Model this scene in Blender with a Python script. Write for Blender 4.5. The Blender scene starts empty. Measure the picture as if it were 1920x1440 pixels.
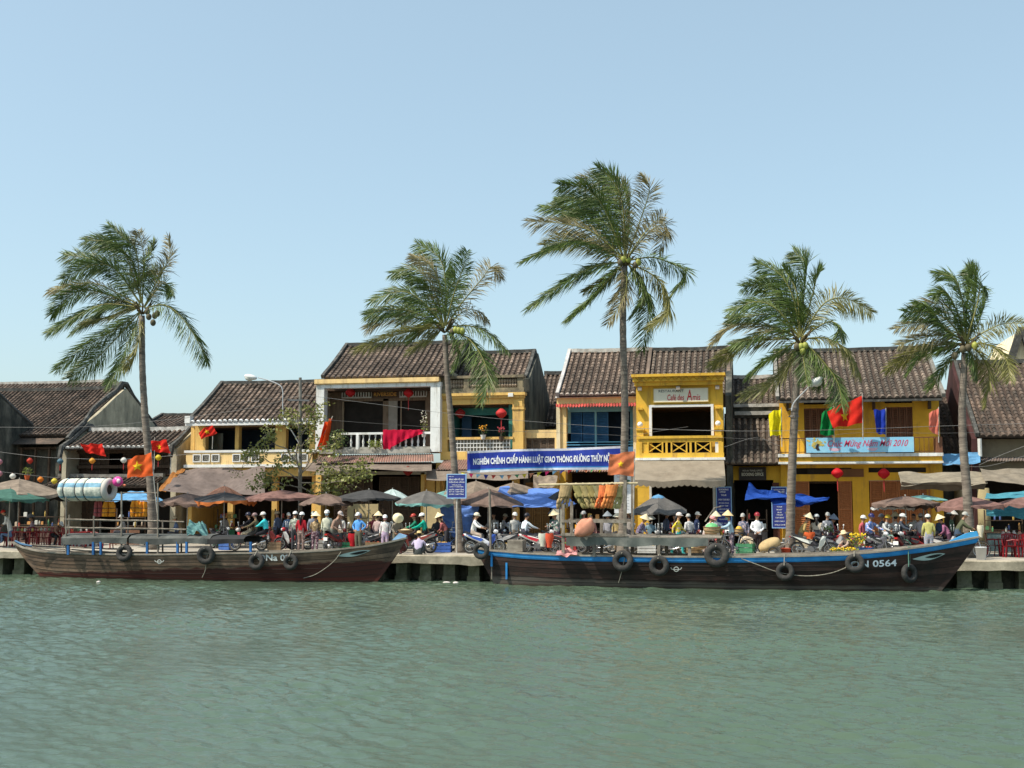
import bpy, math, random
import numpy as np
from mathutils import Vector, Matrix, noise
from mathutils.bvhtree import BVHTree
PI = math.pi
rnd = random.Random(7)
S = bpy.context.scene
C = S.collection
V = Vector

# ------------------------------------------------------------------ camera
CAM = V((0, 0, 3.2))
F = 2200.0
YAW, PITCH = math.radians(11.8), math.radians(5.607)
_r = V((math.cos(YAW), math.sin(YAW), 0))
_f = V((-math.sin(YAW) * math.cos(PITCH), math.cos(YAW) * math.cos(PITCH), math.sin(PITCH)))
_u = _r.cross(_f)
cd = bpy.data.cameras.new('camera'); cd.sensor_width = 36; cd.lens = 36 * F / 1920
cd.clip_start = .1; cd.clip_end = 6000
cam = bpy.data.objects.new('camera', cd); C.objects.link(cam)
cam.matrix_world = Matrix.Translation(CAM) @ Matrix((_r, _u, -_f)).transposed().to_4x4()
S.camera = cam

def ray(px, py):
    return (_f + _r * ((px - 960) / F) - _u * ((py - 720) / F))
def W(px, py, Y):                      # point of the plane at depth Y seen at a place in the photograph
    d = ray(px, py)
    return CAM + d * (Y / d.y)
def G(px, Y, z=1.0):                   # point on the street at depth Y
    d = ray(px, 1000); p = CAM + d * (Y / d.y)
    return V((p.x, Y, z))
def ppm(px, Y):                        # photo pixels per metre there
    return F / (Y / (_f.y + _r.y * (px - 960) / F))

# ------------------------------------------------------------------ materials
MATS = {}
def lin(c):
    return tuple(c[:3]) + (1,)
def mat(key, col, col2=None, rough=.8, var=.18, sc=2.5, stretch=(1, 1, 1), bump=0., bsc=None, spec=.3, metal=0.,
        rv=0., stain=None, ssc=1.2, sthr=.55, ssoft=.12, sstr=(1, 1, 1), trans=0., objcol=False, alpha=1.):
    if key in MATS: return MATS[key]
    m = bpy.data.materials.new(key); m.use_nodes = True; MATS[key] = m
    N, L = m.node_tree.nodes, m.node_tree.links
    b = N['Principled BSDF']; out = N['Material Output']
    b.inputs['Roughness'].default_value = rough; b.inputs['Metallic'].default_value = metal
    b.inputs['Specular IOR Level'].default_value = spec
    tc = N.new('ShaderNodeTexCoord')
    def nz(scale, st, detail=6, rgh=.6):
        mp = N.new('ShaderNodeMapping'); mp.inputs['Scale'].default_value = st
        L.new(tc.outputs['Object'], mp.inputs['Vector'])
        n = N.new('ShaderNodeTexNoise'); n.inputs['Scale'].default_value = scale
        n.inputs['Detail'].default_value = detail; n.inputs['Roughness'].default_value = rgh
        L.new(mp.outputs[0], n.inputs['Vector']); return n.outputs['Fac']
    def mix(fac, a, c, blend='MIX'):
        x = N.new('ShaderNodeMix'); x.data_type = 'RGBA'; x.blend_type = blend
        for s, v in ((x.inputs[0], fac), (x.inputs[6], a), (x.inputs[7], c)):
            if hasattr(v, 'links'): L.new(v, s)
            else: s.default_value = v
        return x.outputs[2]
    def rng(v, a, c, lo=0., hi=1.):
        r = N.new('ShaderNodeMapRange'); L.new(v, r.inputs[0])
        for i, q in zip((1, 2, 3, 4), (a, c, lo, hi)): r.inputs[i].default_value = q
        return r.outputs[0]
    n1 = nz(sc, stretch)
    c1 = lin([x * (1 - var) for x in col]); c2 = lin(col2) if col2 else lin([min(1, x * (1 + var)) for x in col])
    cc = mix(rng(n1, .32, .68), c1, c2)
    if stain:
        n2 = nz(ssc, sstr, 8, .7)
        cc = mix(rng(n2, sthr - ssoft, sthr + ssoft), cc, lin(stain))
    if rv:
        at = N.new('ShaderNodeAttribute'); at.attribute_name = 'rnd'
        f = rng(at.outputs['Fac'], 0, 1, 1 - rv, 1 + rv)
        cb = N.new('ShaderNodeCombineColor')
        for i in range(3): L.new(f, cb.inputs[i])
        cc = mix(1., cc, cb.outputs[0], 'MULTIPLY')
    L.new(cc, b.inputs['Base Color'])
    if bump:
        bp = N.new('ShaderNodeBump'); bp.inputs['Strength'].default_value = min(1, bump); bp.inputs['Distance'].default_value = .02
        L.new(nz(bsc or sc * 4, stretch), bp.inputs['Height']); L.new(bp.outputs[0], b.inputs['Normal'])
    if trans:
        t = N.new('ShaderNodeBsdfTranslucent'); L.new(cc, t.inputs['Color'])
        ms = N.new('ShaderNodeMixShader'); ms.inputs[0].default_value = trans
        L.new(b.outputs[0], ms.inputs[1]); L.new(t.outputs[0], ms.inputs[2]); L.new(ms.outputs[0], out.inputs[0])
    return m
_pc = {}
def pm(r, g, b_, rough=.6, var=.1, **k):      # simple varied colour
    key = 'paint_%02x%02x%02x_%d' % (int(r * 255), int(g * 255), int(b_ * 255), int(rough * 100))
    if k: key += '_' + '_'.join('%s%s' % (a, v) for a, v in sorted(k.items()))[:40]
    return mat(key, (r, g, b_), rough=rough, var=var, **k)
def cloth(r, g, b_, t=.25, var=.2):
    return mat('cloth_%02x%02x%02x_%d' % (int(r * 255), int(g * 255), int(b_ * 255), int(t * 100)), (r, g, b_), rough=.9, var=var, sc=3, spec=.1, trans=t, bump=.4, bsc=7)

# ------------------------------------------------------------------ mesh builder
SPLIT = set('wall gable_wall ceiling pillar column coping beam shop_post ground_wall door_jamb balcony_post eave_bracket wall_lamp eave_board shop_front parapet_pier door_dark_board balcony_infill parapet_rail link_wall lintel cornice step parapet_band window_frame vent_grille balcony_rail door_leaf door_frame window_dark_backing vent_dark_backing lamp_pedestal'.split())
class MB:
    def __init__(s, o=None):
        s.root = o
        s.o = o.location.copy() if o is not None else V((0, 0, 0))
        s.clear()
    def clear(s):
        s.V = []; s.F = []; s.M = []; s.R = []; s.P = []; s.m = 0; s.r = .5
    def face(s, idx):
        s.F.append(idx); s.M.append(s.m); s.R.append(s.r)
    def mark(s): s.P.append((len(s.V), len(s.F)))
    def add(s, pts, faces):
        s.mark(); b = len(s.V); s.V += [tuple(p) for p in pts]
        for f in faces: s.face([b + i for i in f])
    def box(s, x0, x1, y0, y1, z0, z1):
        s.add([(x0, y0, z0), (x1, y0, z0), (x1, y1, z0), (x0, y1, z0), (x0, y0, z1), (x1, y0, z1), (x1, y1, z1), (x0, y1, z1)],
              [(0, 1, 5, 4), (1, 2, 6, 5), (2, 3, 7, 6), (3, 0, 4, 7), (4, 5, 6, 7), (3, 2, 1, 0)])
    def bar(s, p, q, w, h, up=(0, 0, 1)):
        p, q = V(p), V(q); d = (q - p).normalized(); a = d.cross(V(up))
        if a.length < 1e-4: a = d.cross(V((0, 1, 0)))
        a.normalize(); c = a.cross(d); a = a * w / 2; c = c * h / 2
        s.add([p - a - c, p + a - c, p + a + c, p - a + c, q - a - c, q + a - c, q + a + c, q - a + c],
              [(3, 2, 1, 0), (4, 5, 6, 7), (0, 1, 5, 4), (1, 2, 6, 5), (2, 3, 7, 6), (3, 0, 4, 7)])
    def tube(s, pts, rad, n=6, cap=True):
        pts = [V(p) for p in pts]
        if not hasattr(rad, '__len__'): rad = [rad] * len(pts)
        s.mark(); b = len(s.V); ref = None
        for i, p in enumerate(pts):
            d = (pts[min(i + 1, len(pts) - 1)] - pts[max(i - 1, 0)])
            if d.length < 1e-7: d = V((0, 0, 1))
            d.normalize()
            if ref is None:
                ref = V((1, 0, 0)) if abs(d.x) < .8 else V((0, 1, 0))
            a = (ref - d * ref.dot(d)).normalized(); ref = a; c = d.cross(a)
            for k in range(n):
                t = 2 * PI * k / n
                s.V.append(tuple(p + (a * math.cos(t) + c * math.sin(t)) * rad[i]))
        for i in range(len(pts) - 1):
            for k in range(n):
                k2 = (k + 1) % n
                s.face([b + i * n + k, b + i * n + k2, b + (i + 1) * n + k2, b + (i + 1) * n + k])
        if cap:
            s.face([b + k for k in range(n)][::-1]); s.face([b + (len(pts) - 1) * n + k for k in range(n)])
    def lathe(s, prof, c, n=10, axis=None):
        s.mark(); c = V(c); b = len(s.V)
        Q = V((0, 0, 1)).rotation_difference(V(axis)) if axis is not None else None
        for r, z in prof:
            for k in range(n):
                t = 2 * PI * k / n; p = V((r * math.cos(t), r * math.sin(t), z))
                if Q: p = Q @ p
                s.V.append(tuple(c + p))
        for i in range(len(prof) - 1):
            for k in range(n):
                k2 = (k + 1) % n
                s.face([b + i * n + k, b + i * n + k2, b + (i + 1) * n + k2, b + (i + 1) * n + k])
        s.face([b + k for k in range(n)][::-1]); s.face([b + (len(prof) - 1) * n + k for k in range(n)])
    def ell(s, c, r, n=10, m=7, Q=None):
        s.mark(); c = V(c); b = len(s.V)
        if not hasattr(r, '__len__'): r = (r, r, r)
        for i in range(m + 1):
            th = PI * i / m
            for k in range(n):
                t = 2 * PI * k / n
                p = V((r[0] * math.sin(th) * math.cos(t), r[1] * math.sin(th) * math.sin(t), r[2] * math.cos(th)))
                if Q: p = Q @ p
                s.V.append(tuple(c + p))
        for i in range(m):
            for k in range(n):
                k2 = (k + 1) % n
                s.face([b + i * n + k, b + (i + 1) * n + k, b + (i + 1) * n + k2, b + i * n + k2])
    def torus(s, c, axis, R, r, nu=24, nv=8, flat=1.):
        s.mark(); c = V(c); Q = V((0, 0, 1)).rotation_difference(V(axis)); b = len(s.V)
        for i in range(nu):
            t = 2 * PI * i / nu
            for k in range(nv):
                a = 2 * PI * k / nv; rr = R + r * math.cos(a)
                s.V.append(tuple(c + Q @ V((rr * math.cos(t), rr * math.sin(t), r * flat * math.sin(a)))))
        for i in range(nu):
            for k in range(nv):
                i2, k2 = (i + 1) % nu, (k + 1) % nv
                s.face([b + i * nv + k, b + i2 * nv + k, b + i2 * nv + k2, b + i * nv + k2])
    def prism(s, poly, e):               # closed 3-D polygon extruded by vector e
        poly = [V(p) for p in poly]; e = V(e); n = len(poly); s.mark(); b = len(s.V)
        s.V += [tuple(p) for p in poly] + [tuple(p + e) for p in poly]
        s.face([b + i for i in range(n)]); s.face([b + n + i for i in range(n)][::-1])
        for i in range(n):
            j = (i + 1) % n
            s.face([b + j, b + i, b + n + i, b + n + j])
    def sheet(s, fn, nu, nv):
        s.mark(); b = len(s.V)
        for i in range(nu + 1):
            for j in range(nv + 1): s.V.append(tuple(fn(i / nu, j / nv)))
        for i in range(nu):
            for j in range(nv):
                q = b + i * (nv + 1) + j
                s.face([q, q + nv + 1, q + nv + 2, q + 1])
    def build(s, name, mats, parent='root', smooth=False, label=None, loc=None):
        if name in SPLIT and len(s.P) > 1:          # each wall, pillar, beam ... an object of its own
            D_ = (s.V, s.F, s.M, s.R, s.P + [(len(s.V), len(s.F))]); out = None
            for (v0, f0), (v1, f1) in zip(D_[4], D_[4][1:]):
                s.clear(); s.V = D_[0][v0:v1]; s.F = [[i - v0 for i in f] for f in D_[1][f0:f1]]
                s.M = D_[2][f0:f1]; s.R = D_[3][f0:f1]; s.P = [(0, 0)]
                out = s.build(name, mats, parent, smooth, label, loc)
            return out
        if parent == 'root': parent = s.root
        if not isinstance(mats, (list, tuple)): mats = [mats]
        me = bpy.data.meshes.new(name)
        o = s.o if loc is None else V(loc)
        vv = np.array(s.V, dtype=float).reshape(-1, 3) - np.array(o)
        me.from_pydata(vv.tolist(), [], s.F)
        for m in mats: me.materials.append(m)
        if len(mats) > 1: me.polygons.foreach_set('material_index', s.M)
        a = me.attributes.new('rnd', 'FLOAT', 'FACE'); a.data.foreach_set('value', s.R)
        if smooth: me.polygons.foreach_set('use_smooth', [True] * len(s.F))
        me.update()
        ob = bpy.data.objects.new(name, me); C.objects.link(ob)
        if parent is not None: ob.parent = parent
        elif loc is not None or s.root is None: ob.location = o
        if label: ob['label'] = label
        s.clear()
        return ob

def thing(name, label, cat, loc, group=None, rz=0):
    o = bpy.data.objects.new(name, None); C.objects.link(o); o.empty_display_size = .2
    o.location = V(loc); o.rotation_euler = (0, 0, rz)
    o['label'] = label; o['category'] = cat
    if group: o['group'] = group
    return o
def tag(o, label, cat, group=None):
    o['label'] = label; o['category'] = cat
    if group: o['group'] = group
    return o
def struct(o): o['kind'] = 'structure'; return o
def copy_tree(o, parent=None):
    c = o.copy(); C.objects.link(c)
    if parent is not None: c.parent = parent
    for ch in [x for x in KIDS.get(o.name, [])]: copy_tree(ch, c)
    return c
KIDS = {}
def note_kids(root):                      # remember children once, so that copying stays fast
    KIDS.clear()
    for x in C.objects:
        if x.parent: KIDS.setdefault(x.parent.name, []).append(x)

# ------------------------------------------------------------------ lettering
_tc = {}
def text2d(body, shear=0., bold=0.):
    k = (body, shear, bold)
    if k in _tc: return _tc[k]
    cu = bpy.data.curves.new('lettering', 'FONT'); cu.body = body; cu.resolution_u = 3; cu.shear = shear; cu.offset = bold
    o = bpy.data.objects.new('lettering', cu); C.objects.link(o)
    dg = bpy.context.evaluated_depsgraph_get(); dg.update()
    me = bpy.data.meshes.new_from_object(o.evaluated_get(dg))
    P = np.array([v.co[:2] for v in me.vertices]) if len(me.vertices) else np.zeros((1, 2))
    Fc = [list(p.vertices) for p in me.polygons]
    bpy.data.objects.remove(o); bpy.data.meshes.remove(me); bpy.data.curves.remove(cu)
    _tc[k] = (P, Fc); return _tc[k]
def text(mb, body, fn, u0, u1, v0, v1, shear=0., bold=.0):   # fills the box u0..u1, v0..v1 (v up); fn(u,v)->3-D
    P, Fc = text2d(body, shear, bold)
    lo, hi = P.min(0), P.max(0); sz = np.maximum(hi - lo, 1e-6)
    pts = [fn(u0 + (u1 - u0) * (p[0] - lo[0]) / sz[0], v0 + (v1 - v0) * (p[1] - lo[1]) / sz[1]) for p in P]
    mb.add(pts, Fc)
# ------------------------------------------------------------------ light, sky, air
TO_SUN = V((-1.2, -.85, 2.1)).normalized()
sl = bpy.data.lights.new('sun', 'SUN'); sl.energy = 4.1; sl.angle = math.radians(.5); sl.color = (1, .91, .77)
so = bpy.data.objects.new('sun', sl); C.objects.link(so)
so.rotation_euler = TO_SUN.to_track_quat('Z', 'Y').to_euler()
w = bpy.data.worlds.new('World'); S.world = w; w.use_nodes = True
N, L = w.node_tree.nodes, w.node_tree.links
sky = N.new('ShaderNodeTexSky'); sky.sky_type = 'NISHITA'; sky.sun_disc = False
sky.sun_elevation = math.asin(TO_SUN.z); sky.sun_rotation = math.atan2(TO_SUN.x, TO_SUN.y) % (2 * PI)
sky.air_density = 1.0; sky.dust_density = 2.2; sky.ozone_density = .8; sky.altitude = 0
hs = N.new('ShaderNodeHueSaturation'); hs.inputs['Saturation'].default_value = .92
tint = N.new('ShaderNodeMix'); tint.data_type = 'RGBA'; tint.blend_type = 'MULTIPLY'; tint.inputs[0].default_value = 1; tint.inputs[7].default_value = (.98, 1.06, 1.0, 1)
L.new(sky.outputs[0], hs.inputs['Color']); L.new(hs.outputs[0], tint.inputs[6]); hz = N.new('ShaderNodeMix'); hz.data_type = 'RGBA'; hz.inputs[0].default_value = .42; hz.inputs[7].default_value = (2.35, 3.15, 3.55, 1)
L.new(tint.outputs[2], hz.inputs[6]); L.new(hz.outputs[2], N['Background'].inputs[0])
N['Background'].inputs[1].default_value = .15
S.view_settings.view_transform = 'Standard'; S.view_settings.look = 'None'; S.view_settings.exposure = 0.55
S.view_settings.gamma = 1
S.cycles.max_bounces = 8

# ------------------------------------------------------------------ water
def wave_h(X, Y):
    h = np.zeros_like(X); r = random.Random(3)
    for lam, amp, n in ((2.6, .008, 7), (1.3, .006, 9), (.75, .0075, 12), (.42, .0105, 16), (.26, .0065, 18)):
        for k in range(n):
            a = math.radians(250 + r.gauss(0, 32)); l = lam * r.uniform(.75, 1.3); ph = r.uniform(0, 6.28)
            kx, ky = math.cos(a) * 2 * PI / l, math.sin(a) * 2 * PI / l
            w_ = kx * X + ky * Y + ph + 1.2 * np.sin(.23 * X + k) + 1.0 * np.sin(.31 * Y + .17 * X + 2 * k)
            h += amp * (np.sin(w_) + .25 * np.sin(2 * w_ + .8)) / math.sqrt(n) * 1.6
    gust = .75 + .35 * np.sin(.21 * X + .4 * Y + 1) * np.sin(.13 * X - .27 * Y) + .2 * np.sin(.05 * X * Y / 10 + .6 * X)
    return h * gust
ys = [11.0]
while ys[-1] < 46: ys.append(ys[-1] + max(.03, ys[-1] * .0021))
ys = np.array(ys); nx = 900
rows = []
for y in ys:
    rows.append(np.linspace(-.72 * y - 5, .215 * y + 5, nx))
X = np.array(rows); Yg = np.repeat(ys[:, None], nx, 1); Zg = wave_h(X, Yg)
edge = np.clip((Yg - 11) / 1.5, 0, 1) ; Zg = Zg * edge
ny = len(ys)
vs = np.stack([X, Yg, Zg], -1).reshape(-1, 3)
idx = np.arange(ny * nx).reshape(ny, nx)
q = np.stack([idx[:-1, :-1], idx[:-1, 1:], idx[1:, 1:], idx[1:, :-1]], -1).reshape(-1, 4)
me = bpy.data.meshes.new('river_water')
me.vertices.add(len(vs)); me.vertices.foreach_set('co', vs.ravel())
me.loops.add(q.size); me.loops.foreach_set('vertex_index', q.ravel())
me.polygons.add(len(q)); me.polygons.foreach_set('loop_start', np.arange(0, q.size, 4)); me.polygons.foreach_set('loop_total', np.full(len(q), 4))
me.polygons.foreach_set('use_smooth', np.ones(len(q), bool)); me.update(calc_edges=True)
wm = bpy.data.materials.new('river_water'); wm.use_nodes = True
N, L = wm.node_tree.nodes, wm.node_tree.links; b = N['Principled BSDF']
b.inputs['Roughness'].default_value = .025; b.inputs['IOR'].default_value = 1.4
tc = N.new('ShaderNodeTexCoord')
n1 = N.new('ShaderNodeTexNoise'); n1.inputs['Scale'].default_value = .18; n1.inputs['Detail'].default_value = 4
L.new(tc.outputs['Object'], n1.inputs['Vector'])
mx = N.new('ShaderNodeMix'); mx.data_type = 'RGBA'; L.new(n1.outputs['Fac'], mx.inputs[0])
mx.inputs[6].default_value = (.054, .088, .06, 1); mx.inputs[7].default_value = (.074, .11, .074, 1)
L.new(mx.outputs[2], b.inputs['Base Color'])
mp = N.new('ShaderNodeMapping'); mp.inputs['Scale'].default_value = (1, 1.5, 1); mp.inputs['Rotation'].default_value = (0, 0, .25)
L.new(tc.outputs['Object'], mp.inputs['Vector'])
n2 = N.new('ShaderNodeTexNoise'); n2.inputs['Scale'].default_value = 12; n2.inputs['Detail'].default_value = 5; n2.inputs['Roughness'].default_value = .6; n2.inputs['Distortion'].default_value = .8
L.new(mp.outputs[0], n2.inputs['Vector'])
bp = N.new('ShaderNodeBump'); bp.inputs['Strength'].default_value = .8; bp.inputs['Distance'].default_value = .014
L.new(n2.outputs['Fac'], bp.inputs['Height']); L.new(bp.outputs[0], b.inputs['Normal'])
me.materials.append(wm)
ob = bpy.data.objects.new('river_water', me); C.objects.link(ob); struct(ob)
# the river goes on past what the camera sees
mb = MB()
mb.box(-400, 400, -200, 46.3, -.5, -.075)
struct(mb.build('river', wm))
mb.box(-400, 400, -200, 46.5, -3.2, -3.0)
struct(mb.build('river_bed', mat('mud', (.06, .05, .035))))

# ------------------------------------------------------------------ street and quay
street_m = mat('street_concrete', (.36, .33, .28), rough=.9, var=.2, sc=.8, stain=(.22, .2, .17), ssc=.5, sthr=.6, bump=.3, bsc=12)
mb.add([(-900, 45.6, 1), (900, 45.6, 1), (900, 3000, 1), (-900, 3000, 1)], [(0, 1, 2, 3)])
struct(mb.build('street', street_m))
quay = thing('quay', 'long concrete quay edge carried on square piers above the water', 'quay', (0, 45.2, 0))
mb = MB(quay)
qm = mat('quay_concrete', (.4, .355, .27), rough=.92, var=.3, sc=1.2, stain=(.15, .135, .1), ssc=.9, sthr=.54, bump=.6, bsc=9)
qd = mat('quay_dark', (.1, .1, .075), (.2, .18, .12), rough=.8, var=.4, sc=1.5, stain=(.03, .035, .02), ssc=1.3, sthr=.5, bump=.5, bsc=6)  # darker mottled concrete for the wall behind the piers
r2 = random.Random(5)
nq = 160; xs = [-50 + 80 * i / nq for i in range(nq + 1)]
low = [.66 + r2.uniform(-.03, .035) + .03 * math.sin(i * .7) for i in range(nq + 1)]
for i in range(nq):
    a, c = xs[i], xs[i + 1]; l0, l1 = low[i], low[i + 1]
    mb.add([(a, 44.85, l0), (c, 44.85, l1), (c, 44.85, .975), (a, 44.85, .975), (a, 44.89, 1.004), (c, 44.89, 1.004), (c, 45.7, 1.004), (a, 45.7, 1.004), (a, 46.3, l0), (c, 46.3, l1)],
           [(0, 1, 2, 3), (3, 2, 5, 4), (4, 5, 6, 7), (1, 0, 8, 9)])
mb.build('deck_edge', qm)
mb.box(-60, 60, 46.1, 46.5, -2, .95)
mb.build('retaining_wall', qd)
px = -60
k = 0
x = -39.
while x < 16:
    if True:
        w_ = .46 + r2.uniform(-.04, .04)
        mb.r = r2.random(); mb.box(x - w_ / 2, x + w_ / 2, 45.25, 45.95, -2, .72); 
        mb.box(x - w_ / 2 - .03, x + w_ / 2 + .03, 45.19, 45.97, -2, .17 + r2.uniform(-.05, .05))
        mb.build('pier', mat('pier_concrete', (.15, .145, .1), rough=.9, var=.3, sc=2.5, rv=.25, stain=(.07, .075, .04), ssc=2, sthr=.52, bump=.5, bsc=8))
    x += 1.0 + r2.uniform(-.06, .06)
# ------------------------------------------------------------------ house building kit
OLDWOOD = mat('old_wood', (.085, .055, .036), rough=.8, var=.35, sc=3, stretch=(6, 6, .6), bump=.4)
REDWOOD = mat('shutter_wood', (.17, .075, .042), rough=.75, var=.25, sc=3, stretch=(6, 6, .6), bump=.3)
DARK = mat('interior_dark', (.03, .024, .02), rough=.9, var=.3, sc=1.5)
DARKWALL = mat('mossy_plaster', (.12, .115, .095), (.2, .19, .155), rough=.95, var=.3, sc=1.2, stain=(.03, .034, .03), ssc=.9, sthr=.5, sstr=(1.5, 1.5, .5), bump=.5, bsc=8)
OLIVE = mat('bare_plaster', (.42, .38, .28), rough=.95, var=.2, sc=1, stain=(.2, .185, .14), ssc=.7, sthr=.58, sstr=(1.5, 1.5, .6), bump=.4, bsc=8)
COPING = mat('dark_coping', (.06, .06, .056), rough=.9, var=.4, sc=4, stain=(.25, .24, .22), ssc=3, sthr=.66, bump=.5)
def plaster(key, c, dirt, **k):
    return mat(key, c, rough=.88, var=.15, sc=.8, stain=dirt, ssc=1.1, sthr=.61, ssoft=.09, sstr=(2.4, 2.4, .4), bump=.25, bsc=10, **k)
YEL = plaster('yellow_plaster', (.74, .48, .15), (.42, .26, .11))
YEL2 = plaster('cream_yellow_plaster', (.8, .58, .27), (.48, .34, .18))
YEL3 = plaster('mustard_plaster', (.7, .43, .055), (.38, .22, .06))
ORA = plaster('ochre_plaster', (.67, .37, .035), (.36, .2, .05))
WHI = plaster('white_plaster', (.74, .76, .75), (.45, .43, .38))
CREAM = plaster('cream_plaster', (.72, .62, .42), (.45, .36, .2))
TILE = mat('roof_tile', (.125, .098, .08), (.245, .18, .14), rough=.9, var=.35, sc=.55, rv=.42, stain=(.055, .048, .04), ssc=1.6, sthr=.57, ssoft=.14, bump=.4, bsc=14)
TILE_OLD = mat('roof_tile_old', (.09, .066, .052), (.19, .135, .104), rough=.92, var=.35, sc=.5, rv=.45, stain=(.04, .037, .032), ssc=1.4, sthr=.53, ssoft=.14, bump=.4, bsc=14)
TILE_GREY = mat('roof_tile_grey', (.125, .102, .083), (.225, .176, .14), rough=.92, var=.3, sc=.6, rv=.36, stain=(.06, .055, .047), ssc=1.4, sthr=.56, ssoft=.14, bump=.4, bsc=14)
PAN = mat('roof_pan', (.055, .04, .032), rough=.95, var=.4, sc=4)
WHITE = pm(.72, .73, .72, .55); TEAL = pm(.05, .22, .2, .7, .15); BLUEP = pm(.035, .13, .28, .6, .2); LBLUE = pm(.2, .42, .5, .6)

class HS:                                    # a house: pixels of the photograph read at its own depth
    def __init__(s, name, label, Y, x0, x1, ym=800, group='old houses along the quay street'):
        s.Y, s.xm, s.ym = Y, (x0 + x1) / 2, ym
        s.root = thing(name, label, 'house', G(s.xm, Y), group)
        s.mb = MB(s.root)
    def X(s, px, dy=0): return W(px, s.ym, s.Y + dy).x
    def Z(s, py, dy=0, px=None): return W(s.xm if px is None else px, py, s.Y + dy).z
    def box(s, x0, x1, y0, y1, dy=0., d=.2, mb=None):
        (mb or s.mb).box(s.X(x0, dy), s.X(x1, dy), s.Y + dy, s.Y + dy + d, s.Z(y1, dy), s.Z(y0, dy))
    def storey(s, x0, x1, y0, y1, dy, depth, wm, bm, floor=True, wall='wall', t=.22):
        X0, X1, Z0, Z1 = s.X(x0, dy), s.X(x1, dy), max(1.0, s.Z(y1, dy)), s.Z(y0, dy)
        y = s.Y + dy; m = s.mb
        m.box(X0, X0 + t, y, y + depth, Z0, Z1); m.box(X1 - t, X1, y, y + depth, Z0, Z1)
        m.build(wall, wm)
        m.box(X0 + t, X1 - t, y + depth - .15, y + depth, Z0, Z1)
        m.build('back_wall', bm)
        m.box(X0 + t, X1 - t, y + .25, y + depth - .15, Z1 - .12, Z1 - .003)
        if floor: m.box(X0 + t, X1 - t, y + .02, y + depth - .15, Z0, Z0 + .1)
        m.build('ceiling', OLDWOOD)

def tiled_roof(root, X0, X1, Ye, Ze, Yr, Zr, tm=TILE, sp=.3, course=.3, back=None, ridge=COPING, verge=(1, 1), vm=COPING, endm=None,
               sag=.055, rh=.2, vw=.16, name='roof', seed=1, rr=.32):
    r = random.Random(seed); mb = MB(root)
    D = V((0, Yr - Ye, Zr - Ze)); Ls = D.length; d = D / Ls; nrm = V((0, -d.z, d.y))
    def P(x, t, h=0):
        s_ = sag * math.sin(PI * t) + sag * .7 * math.sin(PI * (x - X0) / (X1 - X0)) * t
        return V((x, Ye, Ze)) + d * (Ls * t) + nrm * (h - s_)
    n = max(2, round((X1 - X0) / sp)); w_ = (X1 - X0) / n; nc = max(2, round(Ls / course))
    mb.m = 1
    mb.sheet(lambda a, b: P(X0 + (X1 - X0) * a, b), max(4, n // 2), 6)
    mb.sheet(lambda a, b: P(X0 + (X1 - X0) * a, b, -.09), 2, 2)
    mb.add([P(X0, 0), P(X1, 0), P(X1, 0, -.09), P(X0, 0, -.09)], [(0, 1, 2, 3)])
    R = w_ * rr
    for i in range(n):
        xc = X0 + (i + .5) * w_ + r.uniform(-.012, .012); jz = r.uniform(-.012, .012); roll_tint = r.uniform(-.12, .12)
        for k in range(nc):
            t0, t1 = k / nc, min(1, (k + 1.12) / nc)
            ra, rb = R * (1.08 + r.uniform(-.04, .04)), R * .88
            xo = r.uniform(-.014, .014) * (2.5 if r.random() < .04 else 1)
            mb.m = 0; mb.r = 1.0 if r.random() < .02 else min(1, max(0, r.random() * .75 + .12 + roll_tint))
            lo = [P(xc + xo + ra * math.cos(a), t0, jz + .012 + ra * 1.05 * math.sin(a)) for a in (PI, PI * .75, PI * .5, PI * .25, 0)]
            hi = [P(xc + rb * math.cos(a), t1, jz + rb * math.sin(a)) for a in (PI, PI * .75, PI * .5, PI * .25, 0)]
            mb.add(lo + hi, [(q, q + 1, q + 6, q + 5) for q in range(4)] + [(4, 3, 2, 1, 0)])
            if k == 0:                        # the mortared eave end of the roll
                mb.m = 2 if endm else 0
                ce = [P(xc + xo + ra * 1.08 * math.cos(a), -.03 / Ls, jz + .012 + ra * 1.12 * math.sin(a)) for a in [PI * q / 6 for q in range(6, -1, -1)]]
                cf = [P(xc + xo + ra * 1.08 * math.cos(a), .09 / Ls, jz + .014 + ra * 1.12 * math.sin(a)) for a in [PI * q / 6 for q in range(6, -1, -1)]]
                mb.add(ce + cf, [tuple(range(7))[::-1]] + [(q, q + 1, q + 8, q + 7) for q in range(6)])
    if back:
        Yb, Zb = back
        mb.m = 0; mb.r = .4
        mb.sheet(lambda a, b: V((X0 + (X1 - X0) * a, Yr + (Yb - Yr) * b, Zr + (Zb - Zr) * b)), 8, 4)
    ro = mb.build(name, [tm, PAN, endm or tm])
    m2 = MB(root)
    pts = [P(X0 + (X1 - X0) * i / 12, 1, .06 + r.uniform(-.012, .012)) for i in range(13)]
    for a, b in zip(pts, pts[1:]): m2.bar(a, b + (b - a) * .02, .3, rh)
    m2.build('ridge', ridge, ro)
    for side, on in zip((X0, X1), verge):
        if not on: continue
        sx = -1 if side == X0 else 1
        pv = [P(side + sx * vw * .5, i / 8, .09 + r.uniform(-.008, .008)) for i in range(9)]
        for a, b in zip(pv, pv[1:]): m2.bar(a, b + (b - a) * .03, vw, .2)
        if back:
            m2.bar(P(side + sx * vw * .5, 1, .09), (side + sx * vw * .5, back[0], back[1] + .05), vw, .2)
        m2.build('verge', vm, ro)
    return ro
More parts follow.
